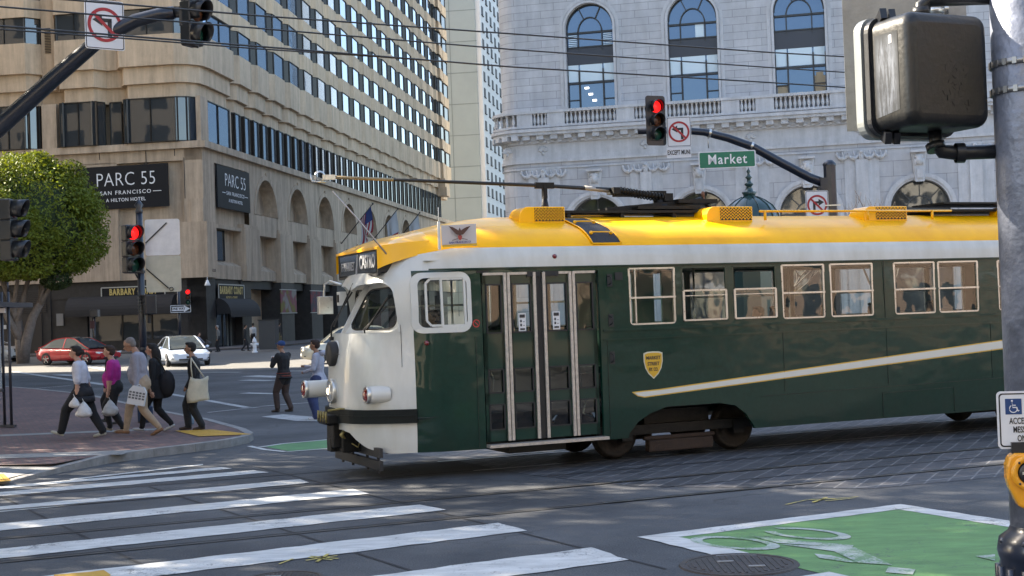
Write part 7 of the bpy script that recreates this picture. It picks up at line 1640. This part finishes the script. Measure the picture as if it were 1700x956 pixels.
def person(loc, rz, H_, label, feet, hands, shirt, pants, shoes, skin='light', hair='short', hairc=(.015, .01, .008), lean=0.0, head=(0, 0), sleeve=1.0, coat=0, belly=0, fat=1.0, vox=.014, pleg=1.0, group=None, neckdown=0, seat=None, simple=False, hood=None):
    """faces local +x. feet/hands: [(x, y, z) in units of height]; index 0 = left (+y)"""
    e = empty('person', loc, rz, label, 'person', group); S = H_; mb = MB(); tags = []
    SK, SH, PA, SO, HR = range(5)
    def seg(a, b, ra, rb, tg, sq=1.0, side=None, n=10):
        capsule(mb, a, b, ra*S, rb*S, sq, side, n); tags.append((Vector(a), Vector(b), (ra+rb)/2*S, tg))
    V = lambda x, y, z: Vector((x*S, y*S, z*S))
    hz = seat if seat else .515-.02*abs(feet[0][0]-feet[1][0])
    hip = V(0, 0, hz); chest = V(math.sin(lean)*.22, 0, hz+.21*math.cos(lean)); sh = V(math.sin(lean)*.31, 0, hz+.295*math.cos(lean)); nk = sh+V(.01+.3*math.sin(lean)*.1, 0, .02)
    hd = nk+V(.028+head[0]*.05, 0, .083-neckdown*.02)
    f = fat
    # torso
    seg(hip+V(-.012, .0, .0), hip+V(0, 0, .03), .078*f, .076*f, PA, 1.22, (0, 1, 0)); seg(hip+V(belly*.03, 0, .05), hip.lerp(chest, .55)+V(belly*.045, 0, 0), (.066+belly*.02)*f, (.066+belly*.02)*f, SH, 1.28, (0, 1, 0)); seg(hip.lerp(chest, .6), chest+V(0, 0, .02), .070*f, .076*f, SH, 1.36, (0, 1, 0)); seg(chest+V(0, -.075, .055), chest+V(0, .075, .055), .048*f, .048*f, SH)
    seg(sh+V(0, 0, -.01), nk+V(.012, 0, .03), .040, .031, SK); seg(sh+V(0, -.05, -.01), sh+V(0, .05, -.01), .037, .037, SH)
    # head
    yaw = head[1]; Rh = Matrix.Rotation(yaw, 3, 'Z') @ Matrix.Rotation(neckdown*.45, 3, 'Y')
    def hp(x, y, z): return hd + Rh @ V(x, y, z)
    seg(hp(-.012, 0, .022), hp(.006, 0, .026), .050, .050, SK, .86, (0, 1, 0), 14); seg(hp(.012, 0, .012), hp(.020, 0, -.026), .044, .028, SK, .86, (0, 1, 0), 12); seg(hp(.030, 0, -.040), hp(.034, 0, -.042), .014, .012, SK); seg(hp(.054, 0, .012), hp(.065, 0, -.008), .005, .0085, SK, .9, None, 8); seg(hp(.050, -.012, -.024), hp(.050, .012, -.024), .006, .006, SK, 1, None, 8); seg(hp(.046, -.02, .022), hp(.046, .02, .022), .006, .006, SK, 1, None, 8)
    for s_ in (-1, 1): seg(hp(-.004, s_*.046, .008), hp(-.006, s_*.048, -.008), .0085, .006, SK, .5, (0, 1, 0), 8)
    # legs
    for i, (s_, ft) in enumerate(((1, feet[0]), (-1, feet[1]))):
        h0 = hip+V(0, s_*.05, -.01); an = V(ft[0], ft[1] if ft[1] else s_*.045, ft[2]+.045)
        kn, an = ik(h0, an, .245*S, .235*S, (1, s_*.05, 0)) if not seat else (V(.24, s_*.06, hz-.01), an)
        pr_ = pleg; seg(h0, kn, .063*f*pr_, .045*pr_, PA, 1.0); seg(kn, kn.lerp(an, .4), .043*pr_, .041*pr_, PA); seg(kn.lerp(an, .35), an+V(0, 0, .012), .041*pr_, .030*pr_*(1.15 if pr_ > 1 else 1), PA)
        pitch = ft[3] if len(ft) > 3 else 0; fd = Vector((math.cos(pitch), 0, math.sin(pitch)))*S; up = Vector((-math.sin(pitch), 0, math.cos(pitch)))*S
        heel = an - up*.026 - fd*.020
        seg(heel, heel+fd*.05, .0195, .021, SO, 1.0, (0, 1, 0)); seg(heel+fd*.045, heel+fd*.115-up*.006, .021, .016, SO, 1.45, (0, 1, 0))
    # arms and hands
    for i, (s_, hn) in enumerate(((1, hands[0]), (-1, hands[1]))):
        s0 = sh+V(0, s_*.103*f, -.015); wr = V(*hn[:3]); bend = (-.9, s_*.5, -.3) if len(hn) < 4 else hn[3]
        el, wr = ik(s0, wr, .168*S, .150*S, bend); w_ = 1.18 if coat else 1.0
        seg(s0, el, .033*w_*f, .027*w_*f, SH if sleeve > .1 else SK); 
        if sleeve >= .99: seg(el, wr, .026*w_*f, .019*w_, SH)
        else: seg(s0, s0.lerp(el, min(1, sleeve*1.4)), .038*f, .036*f, SH); seg(s0.lerp(el, .6), el, .024, .022, SK); seg(el, wr, .022, .0155, SK)
        d = (wr-el).normalized(); sd = Vector((0, 1, 0)); sd = (sd-d*sd.dot(d)).normalized(); nn = d.cross(sd)
        pe = wr+d*.045*S; seg(wr, pe, .0135, .0165, SK, 1.0)
        if not simple:
            for q in range(4):
                o_ = nn*(q-1.5)*.0095*S; L_ = (.026, .030, .028, .022)[q]; k1 = pe+o_+d*L_*.6*S; k2 = k1+(d*.5-sd*s_*.7)*L_*.7*S
                seg(pe+o_*.9, k1, .0055, .005, SK, 1, None, 6); seg(k1, k2, .005, .0042, SK, 1, None, 6)
            tb = wr+d*.012*S+nn*.014*S; seg(tb, tb+(d*.7+nn*.8)*.024*S, .006, .005, SK, 1, None, 6)
    if coat:            # open skirt of the coat below the waist
        n = 14; rg = []
        for z_, r_, ox in ((.06, .078, 0), (-.05, .088, -.008), (-coat, .10, -.02)): rg.append([hip+V(ox+r_*f*math.cos(2*math.pi*k/n)*.95, r_*1.22*f*math.sin(2*math.pi*k/n), z_) for k in range(n)])
        vs = [p for r_ in rg for p in r_]; mb.add(vs, [(a*n+k, a*n+(k+1) % n, (a+1)*n+(k+1) % n, (a+1)*n+k) for a in range(2) for k in range(n)]+[tuple(range(n))[::-1], tuple(2*n+k for k in range(n))]); tags.append((hip+V(0, 0, .05), hip+V(-.015, 0, -coat), .1*S*f, SH)); 
    me0 = mb.build('body', cloth(shirt)); md = me0.modifiers.new('r', 'REMESH'); md.mode = 'VOXEL'; md.voxel_size = vox*S/1.7; md.use_smooth_shade = True
    sm_ = me0.modifiers.new('s', 'SMOOTH'); sm_.factor = .5; sm_.iterations = 2
    dg = bpy.context.evaluated_depsgraph_get(); dg.update(); me = bpy.data.meshes.new_from_object(me0.evaluated_get(dg)); me.name = 'body'; me0.modifiers.clear(); me0.data = me; me0.parent = e
    me.materials.clear()
    for m_ in (SKINS[skin], cloth(shirt), cloth(pants), cloth(shoes, .05), cloth(hairc)): me.materials.append(m_)
    for p in me.polygons:
        c_ = p.center; best = 1e9; tg = 0
        for a, b, r_, t_ in tags:
            ab = b-a; L2 = ab.length_squared; t = 0 if L2 < 1e-9 else max(0, min(1, (c_-a).dot(ab)/L2)); d_ = ((c_-(a+ab*t)).length-r_)
            if d_ < best: best = d_; tg = t_
        p.material_index = tg; p.use_smooth = True
    # hair
    if hair:
        hm = MB(); HM_ = cloth(hairc, .2)
        if hair == 'cap': hm.ell(hp(-.012, 0, .042), (.060*S, .052*S, .046*S), 14, rot=Rh); hm.ell(hp(.045, 0, .045), (.045*S, .036*S, .007*S), 12, rot=Rh)
        else:
            thin = 1.0 if hair != 'thin' else .94
            hm.ell(hp(-.016, 0, .038), (.057*S*thin, .050*S*thin, .048*S*thin), 16, rot=Rh); hm.ell(hp(-.032, 0, .015), (.040*S*thin, .047*S*thin, .048*S*thin), 14, rot=Rh)
            if hair in ('short', 'bob', 'pony', 'bun', 'long'): hm.ell(hp(.014, 0, .066), (.038*S, .040*S, .019*S), 12, rot=Rh)
            if hair == 'bob': hm.ell(hp(-.03, 0, -.012), (.045*S, .054*S, .055*S), 14, rot=Rh)
            if hair == 'pony': hm.tube([hp(-.06, 0, .03), hp(-.09, 0, .015), hp(-.10, 0, -.03), hp(-.092, 0, -.075)], [.018*S, .026*S, .024*S, .008*S], 8)
            if hair == 'bun': hm.ell(hp(-.072, 0, .012), (.03*S, .028*S, .03*S), 12)
            if hair == 'long': hm.tube([hp(-.03, 0, .04), hp(-.055, 0, -.02), hp(-.06, 0, -.09), hp(-.05, 0, -.17)], [.045*S, .052*S, .056*S, .03*S], 12, sq=1.0)
        hm.build('hair', HM_, e)
    if hood: hm = MB(); hm.tube([sh+V(-.045, -.055, .015), sh+V(-.075, 0, .02), sh+V(-.045, .055, .015)], [.028*S, .036*S, .028*S], 10); hm.build('hood', cloth(hood), e)
    if not simple:
        ey = MB()
        for s_ in (-1, 1): ey.ell(hp(.0475, s_*.019, .012), (.0055*S, .0075*S, .0045*S), 8, rot=Rh)
        ey.build('eyes', cloth((.02, .015, .012)), e)
    e['_h'] = H_; e['_sh'] = tuple(sh); e['_hip'] = tuple(hip); del e['_h']
    sh_ = Vector(e['_sh']); hip_ = Vector(e['_hip']); del e['_sh']; del e['_hip']
    return e, sh_, hip_
def W_(e, p): return Matrix.Translation(e.location) @ Matrix.Rotation(e.rotation_euler.z, 4, 'Z') @ Vector(p)
def bag_obj(name, e, at, label, cat, builder, mats):
    o = empty(name, W_(e, at), e.rotation_euler.z, label, cat); builder(o); return o
def plastic_bag(o, s_=.2, seed=1, col=(.55, .53, .52)):
    rr = random.Random(seed); m = pr('plastic_bag', col, .35, spec=.5, noise=.12, nscale=12, bump=.8, bscale=18); mb = MB(); n = 14; vs = []; L = 8
    for i in range(L+1):
        t = i/L; r_ = s_*(.08+.55*math.sin(min(1, t*1.15)*math.pi*.55)**1.2*(1 if t < .9 else .85)) if i else s_*.05
        if i == L: r_ = s_*.3
        for k in range(n): a = 2*math.pi*k/n; q = r_*(1+rr.uniform(-.12, .12)); vs.append((q*math.cos(a), q*.8*math.sin(a), -s_*1.25*t))
    mb.add(vs, [(i*n+k, i*n+(k+1) % n, (i+1)*n+(k+1) % n, (i+1)*n+k) for i in range(L) for k in range(n)]+[tuple(L*n+k for k in range(n))], 0, True); mb.build('bag_body', m, o, fix=True); h = MB(); h.tube([(0, -.01, 0), (.02, 0, .05), (0, .01, 0)], .006, 6); h.build('handle', m, o)
LFT = math.pi
def P_(u, v, rz, *a, **k): return person(gp(u, v, KH), rz, *a, **k)
# 1 woman in white shirt, jacket round the waist
e1_, s1_, h1_ = P_(138, 727, R(183), 1.76, 'woman in a loose white shirt striding left with plastic bags', [(.21, 0, .035, .35), (-.20, 0, .01, -.15)], [(.02, .13, .43), (-.07, -.15, .42)], (.50, .50, .56), (.010, .010, .012), (.42, .39, .32), hair='bun', sleeve=.75, lean=.06, pleg=1.2, fat=1.12)
wj = MB(); n = 14
for k0, (z0, r0, z1, r1) in enumerate(((.03, .088, -.06, .112), (-.06, .112, -.12, .12))):
    vs = [h1_+Vector((r_*1.76*math.cos(a), r_*1.2*1.76*math.sin(a), z_*1.76)) for z_, r_ in ((z0, r0), (z1, r1)) for a in [R(60+240*q/n+0) for q in range(n+1)]]
    wj.add(vs, [(q, q+1, n+1+q+1, n+1+q) for q in range(n)], 0, True)
wo_ = wj.build('jacket_round_waist', cloth((.012, .012, .015)), e1_, fix=False); sd = wo_.modifiers.new('s', 'SOLIDIFY'); sd.thickness = .03
bag_obj('plastic_bag', e1_, (-.10, .28, .70), 'crumpled white plastic bag hanging from the hand of the woman in white', 'plastic bag', lambda o: plastic_bag(o, .24, 1), None)
bag_obj('plastic_bag', e1_, (.06, .29, .79), 'small knotted white bag in front of the woman in white', 'plastic bag', lambda o: plastic_bag(o, .16, 2), None)
# 2 woman in magenta
e2p, s2_, h2_ = person(gp(193, 718, KH), R(180), 1.72, 'woman in a magenta top walking left behind the man in grey', [(-.09, 0, .01, -.1), (.08, 0, .02, .2)], [(.05, .13, .41), (.0, -.14, .42)], (.36, .015, .20), (.012, .012, .014), (.30, .26, .22), skin='light', hair='short', hairc=(.035, .018, .012), sleeve=.6, lean=.05, belly=1, fat=1.08)
bag_obj('plastic_bag', e2p, (.02, .28, .66), 'grey plastic bag carried low by the woman in magenta', 'plastic bag', lambda o: plastic_bag(o, .25, 4, (.42, .42, .42)), None)
# 3 man in grey shirt
e3p, s3_, h3_ = person(gp(237, 722, KH), R(182), 1.91, 'tall man in a grey shirt and khaki trousers striding left, looking down', [(-.17, 0, .025, -.45), (.17, 0, .015, .1)], [(.03, .12, .44), (-.05, -.14, .44)], (.24, .23, .27), (.32, .23, .155), (.20, .10, .05), skin='tan', hair='thin', hairc=(.16, .14, .13), sleeve=1, lean=.10, belly=.8, fat=1.12, neckdown=.8, head=(.6, 0))
e = empty('paper_box', W_(e3p, (.02, .29, .72)), e3p.rotation_euler.z+R(0), 'white carton with dark squares held by the man in grey', 'box'); e.rotation_euler = (R(0), R(-12), e3p.rotation_euler.z)
mb = MB(); mb.box((0, 0, 0), (.32, .10, .26)); mb.prism([(-.16, .13), (.16, .13), (.10, .22), (-.10, .22)], lambda x, z, d: Vector((x, -.05+d, z)), .10); mb.build('carton', pr('carton_white', (.55, .54, .55), .6), e); mb = MB()
for r_ in range(3):
    for c_ in range(5): mb.box((-.125+.0625*c_, .052, .10-.052*r_), (.045, .004, .035))
mb.build('printed_squares', pr('print_grey', (.10, .10, .11), .6), e); mb = MB(); mb.tube([(-.06, 0, .21), (0, 0, .26), (.06, 0, .21)], .008, 6); mb.build('handle', pr('carton_white2', (.5, .5, .5), .6), e)
# 4 woman in black with big bag, behind
e4p, s4_, h4_ = person(gp(262, 716, KH), R(178), 1.74, 'woman in a long black coat with long dark hair behind the man in grey', [(.16, 0, .01, .15), (-.14, 0, .03, -.4)], [(.02, .12, .45), (-.06, -.13, .45)], (.008, .008, .010), (.009, .009, .011), (.45, .45, .45), hair='long', hairc=(.012, .009, .008), coat=.14, lean=.03)
e = empty('shoulder_bag', W_(e4p, (-.23, .06, .97)), e4p.rotation_euler.z, 'large black shoulder bag on the back of the woman in black', 'bag'); mb = MB(); mb.ell((0, 0, -.05), (.16, .13, .27), 14); mb.build('bag_body', cloth((.008, .008, .011)), e); MB().tube([(0, .05, .15), (.12, .1, .45), (.2, .02, .5), (.1, -.02, .3)], .014, 6).build('strap', cloth((.02, .018, .016)), e)
# 5 person mostly hidden behind the woman in magenta
e5p, _, _ = person(gp(188, 704, KH), R(176), 1.70, 'person in black clothes hidden behind the woman in magenta', [(-.10, 0, .01, -.1), (.10, 0, .02, .2)], [(.05, .13, .42), (-.05, -.14, .43)], (.010, .010, .012), (.010, .010, .012), (.05, .05, .05), hair='bob', coat=.1)
# 6 man with tote
e6p, s6_, h6_ = person(gp(325, 713, KH), R(186), 1.73, 'young man in a black jacket with a cream tote bag at the kerb corner', [(-.075, 0, .0, -.05), (.085, 0, .0, .0)], [(.07, .10, .50, (-.8, .5, -.5)), (-.02, -.14, .44)], (.012, .012, .014), (.012, .013, .016), (.05, .03, .02), skin='tan', hair='short', hairc=(.01, .008, .007), sleeve=1, coat=.05, pleg=1.15)
e = empty('tote_bag', W_(e6p, (-.12, .27, .85)), e6p.rotation_euler.z+R(8), 'cream cloth tote bag hanging from the shoulder of the man in black', 'bag'); mb = MB()
vs = []; n = 8
for j in range(9):
    for i in range(n+1): u_, v_ = i/n, j/8; vs.append((-.16+(.36-.05*v_)*u_+.05*math.sin(3*v_)*(u_-.3), .05*math.sin(math.pi*u_)*(.4+.6*(1-v_))+.025*math.sin(9*u_+5*v_), -.26+.46*v_-.06*math.sin(math.pi*u_)*v_-.05*u_*(1-v_)))
mb.add(vs, [(j*(n+1)+i, j*(n+1)+i+1, (j+1)*(n+1)+i+1, (j+1)*(n+1)+i) for j in range(8) for i in range(n)], 0, True); TOT = pr('cream_cloth', (.50, .46, .36), .85, noise=.08, nscale=8, bump=.6, bscale=10); tb2 = mb.build('bag_body', TOT, e, fix=False); sd = tb2.modifiers.new('s', 'SOLIDIFY'); sd.thickness = .05
mb = MB(); mb.tube([(-.10, .04, .18), (.05, .03, .42), (.13, -.06, .56), (.12, -.12, .54)], .013, 6); mb.tube([(.12, .04, .18), (.14, .03, .4), (.13, -.06, .56)], .013, 6); mb.build('handle', TOT, e)
e = empty('plastic_bottle', gp(316, 706, KH), 0, 'clear blue plastic bottle bag between the legs of the man with the tote', 'bottle'); mb = MB(); mb.lathe([(.001, .0), (.07, .0), (.08, .04), (.075, .2), (.04, .30), (.03, .36)], (0, 0, .02), 14); mb.build('bottle', pr('pale_blue_plastic', (.18, .24, .30), .2), e)
e = empty('suitcase', gp(240, 708, KH), R(10), 'dark blue case carried low beyond the man in grey', 'bag'); MB().box((0, .3, .24), (.30, .16, .32)).build('case', cloth((.02, .035, .07)), e, bevel=.03)
# 7, 8 in the road
e7p, _, _ = person(gp(473, 683.5), R(150), 1.74, 'person in a blue and black cap holding a white cup in the road', [(.08, .06, 0, 0), (-.07, -.05, 0, 0)], [(.15, .05, .74, (-.2, .6, -.8)), (.15, -.03, .72, (-.2, -.6, -.8))], (.010, .010, .012), (.05, .032, .027), (.06, .05, .045), skin='tan', hair='cap', hairc=(.015, .05, .16), coat=.03, head=(0, .15), fat=1.08, pleg=1.1)
mb = MB(); mb.ell((0, 0, 0), (.001, .001, .001), 4)
e = empty('cup', W_(e7p, (.31, .02, 1.31)), 0, 'white cup in the hands of the person in the blue cap', 'cup'); MB().lathe([(.03, -.05), (.04, .05), (.001, .05)], (0, 0, 0), 12).build('cup', SWB, e)
e = empty('jacket', W_(e7p, (0, 0, .91)), e7p.rotation_euler.z, 'red and grey striped layer round the hips of the person in the blue cap', 'clothing'); mb = MB(); mb.lathe([(.165, -.06), (.18, -.02)], (0, 0, 0), 18); mb.lathe([(.17, .02), (.172, .04)], (0, 0, 0), 18)
for i_, v_ in enumerate(mb.v): v_.y *= 1.15
o_ = mb.build('striped_hem', cloth((.16, .04, .03)), e); o_.modifiers.new('s', 'SOLIDIFY').thickness = .02
e8p, _, _ = person(gp(531, 696.5), R(172), 1.78, 'person in a grey hoodie and wide blue jeans beside the streetcar nose', [(.02, .05, 0, 0), (.06, -.05, 0, 0)], [(.15, .07, .60, (-.4, .5, -.8)), (.17, -.05, .66, (-.4, -.5, -.8))], (.36, .37, .44), (.035, .05, .13), (.55, .56, .58), skin='tan', hair='short', hairc=(.03, .016, .012), coat=.02, pleg=1.35, hood=(.34, .35, .42), fat=1.05)
# far people on the hotel sidewalk
FARP = [(363, 584, 185, 'man in a grey top with a backpack on the far sidewalk by the awning', (.16, .15, .14), (.012, .012, .014), [(.03, 0, 0), (-.03, 0, 0)]),
        (407, 583, 20, 'dark figure striding right on the far sidewalk left of the hydrant', (.015, .015, .017), (.015, .015, .017), [(.12, 0, .0), (-.12, 0, .02)]),
        (421, 578, 90, 'person in a white top standing behind the hydrant', (.40, .40, .40), (.012, .012, .014), [(.03, 0, 0), (-.03, 0, 0)]),
        (464, 577, 60, 'dark figure by the second banner pillar beyond the blue cap', (.02, .02, .022), (.10, .10, .06), [(.04, 0, 0), (-.05, 0, 0)])]
for u, v, a, lb, c1, c2, ft in FARP: person(gp(u, v, .12), R(a), 1.72, lb, ft, [(.03, .12, .45), (-.03, -.12, .45)], c1, c2, (.03, .03, .03), skin='tan', vox=.022, simple=True, hair='thin' if u == 363 else 'short', hairc=(.25, .24, .23) if u == 363 else (.02, .015, .01))
q = gp(331, 586, .12); e9p, _, _ = person(q, R(-10), 1.68, 'seated man in a dark jacket beside a stroller on the far sidewalk', [(.26, .05, 0), (.26, -.05, 0)], [(.2, .1, .36), (.2, -.1, .36)], (.20, .20, .24), (.012, .012, .014), (.03, .03, .03), skin='light', vox=.022, simple=True, seat=.30, lean=-.1)
e = empty('wheelchair', W_(e9p, (0, 0, 0)), e9p.rotation_euler.z, 'dark wheeled chair and stroller frame under the seated man', 'wheelchair'); mb = MB(); mb.box((0, 0, .40), (.45, .45, .06)); mb.box((-.22, 0, .7), (.05, .42, .5)); mb.build('seat', HDK, e); mb = MB()
for s_ in (-1, 1):
    for k in range(16): a0, a1 = R(22.5*k), R(22.5*(k+1)); mb.tube([(-.1+.3*math.cos(a0), s_*.27, .3+.3*math.sin(a0)), (-.1+.3*math.cos(a1), s_*.27, .3+.3*math.sin(a1))], .02, 5)
mb.tube([(.3, -.2, .1), (.75, -.2, .6), (.55, -.2, .85)], .03, 6); mb.ell((.62, 0, .55), (.25, .22, .2), 10); mb.ell((.75, 0, .12), (.12, .2, .12), 8); mb.build('wheels_and_frame', HDK, e)
# passengers seen through the streetcar windows
PASS = [(3.05, -.75, 180, (.40, .38, .32), (.22, .12, .07), 'passenger in a cream top at the fourth streetcar window'), (4.05, -.7, 180, (.03, .03, .04), (.03, .02, .015), 'dark haired passenger at the fifth streetcar window'), (5.15, -.75, 180, (.25, .30, .32), (.06, .03, .02), 'passenger in a grey-blue top bending forward at the sixth streetcar window'), (6.15, -.7, 180, (.06, .04, .035), (.12, .05, .03), 'passenger with reddish hair at the seventh streetcar window'), (3.6, .55, 180, (.05, .05, .06), (.05, .04, .03), 'passenger on the far seat between the fourth and fifth windows'), (5.9, .5, 180, (.3, .28, .25), (.02, .015, .01), 'passenger on the far seat behind the seventh streetcar window')]
TMi = TM
for x_, y_, a, c1, hc_, lb in PASS:
    p = TM @ Vector((x_-.05, y_, .86)); person(p, TA+R(a), 1.66, lb, [(.22, .06, 0), (.22, -.06, 0)], [(.2, .1, .36), (.2, -.1, .36)], c1, (.03, .03, .04), (.03, .03, .03), skin='light', vox=.02, simple=True, seat=.31, lean=.08, hairc=hc_)
p = TM @ Vector((-2.45, -.1, .86)); person(p, TA+R(180), 1.70, 'driver in dark clothes behind the streetcar windscreen', [(.22, .06, 0), (.22, -.06, 0)], [(.28, .1, .5), (.28, -.1, .5)], (.02, .022, .03), (.02, .02, .025), (.02, .02, .02), skin='tan', vox=.02, simple=True, seat=.36)
# ---------------------------------------------------------------- groups of like things
GR_ = {'traffic light': 'traffic lights round the junction', 'car': 'cars in the cross street', 'person': 'people on and around the crossing', 'road sign': 'road signs on the signal posts', 'mast arm': 'curved signal mast arms', 'pedestrian signal': 'pedestrian signals', 'plastic bag': 'plastic bags carried by the walkers', 'hotel_sign': 'black hotel signs', 'banner': 'banners round the pillars', 'flag': 'flags on the hotel wall', 'office tower': 'towers beyond the hotel', 'manhole cover': 'manhole covers in the road', 'tactile paving': 'yellow tactile paving at the crossing', 'pole': 'signal posts'}
for o in scn.objects:
    if o.parent is None and o.get('category') in GR_ and not o.get('group'): o['group'] = GR_[o['category']]
    if o.parent is None and o.name.startswith(('bare_tree', 'dapple_tree', 'street_tree')) and o.get('category'): o['group'] = {'bare_tree': 'bare street trees', 'dapple_tree': 'unseen trees added to dapple the sun', 'street_tree': 'street trees behind the camera'}[o.name.split('.')[0]]
    if o.parent is None and o.name.startswith('hotel_sign'): o['group'] = 'black hotel signs'
    if o.parent is None and o.name.startswith('shop_sign'): o['group'] = 'gold lettered shop signs'
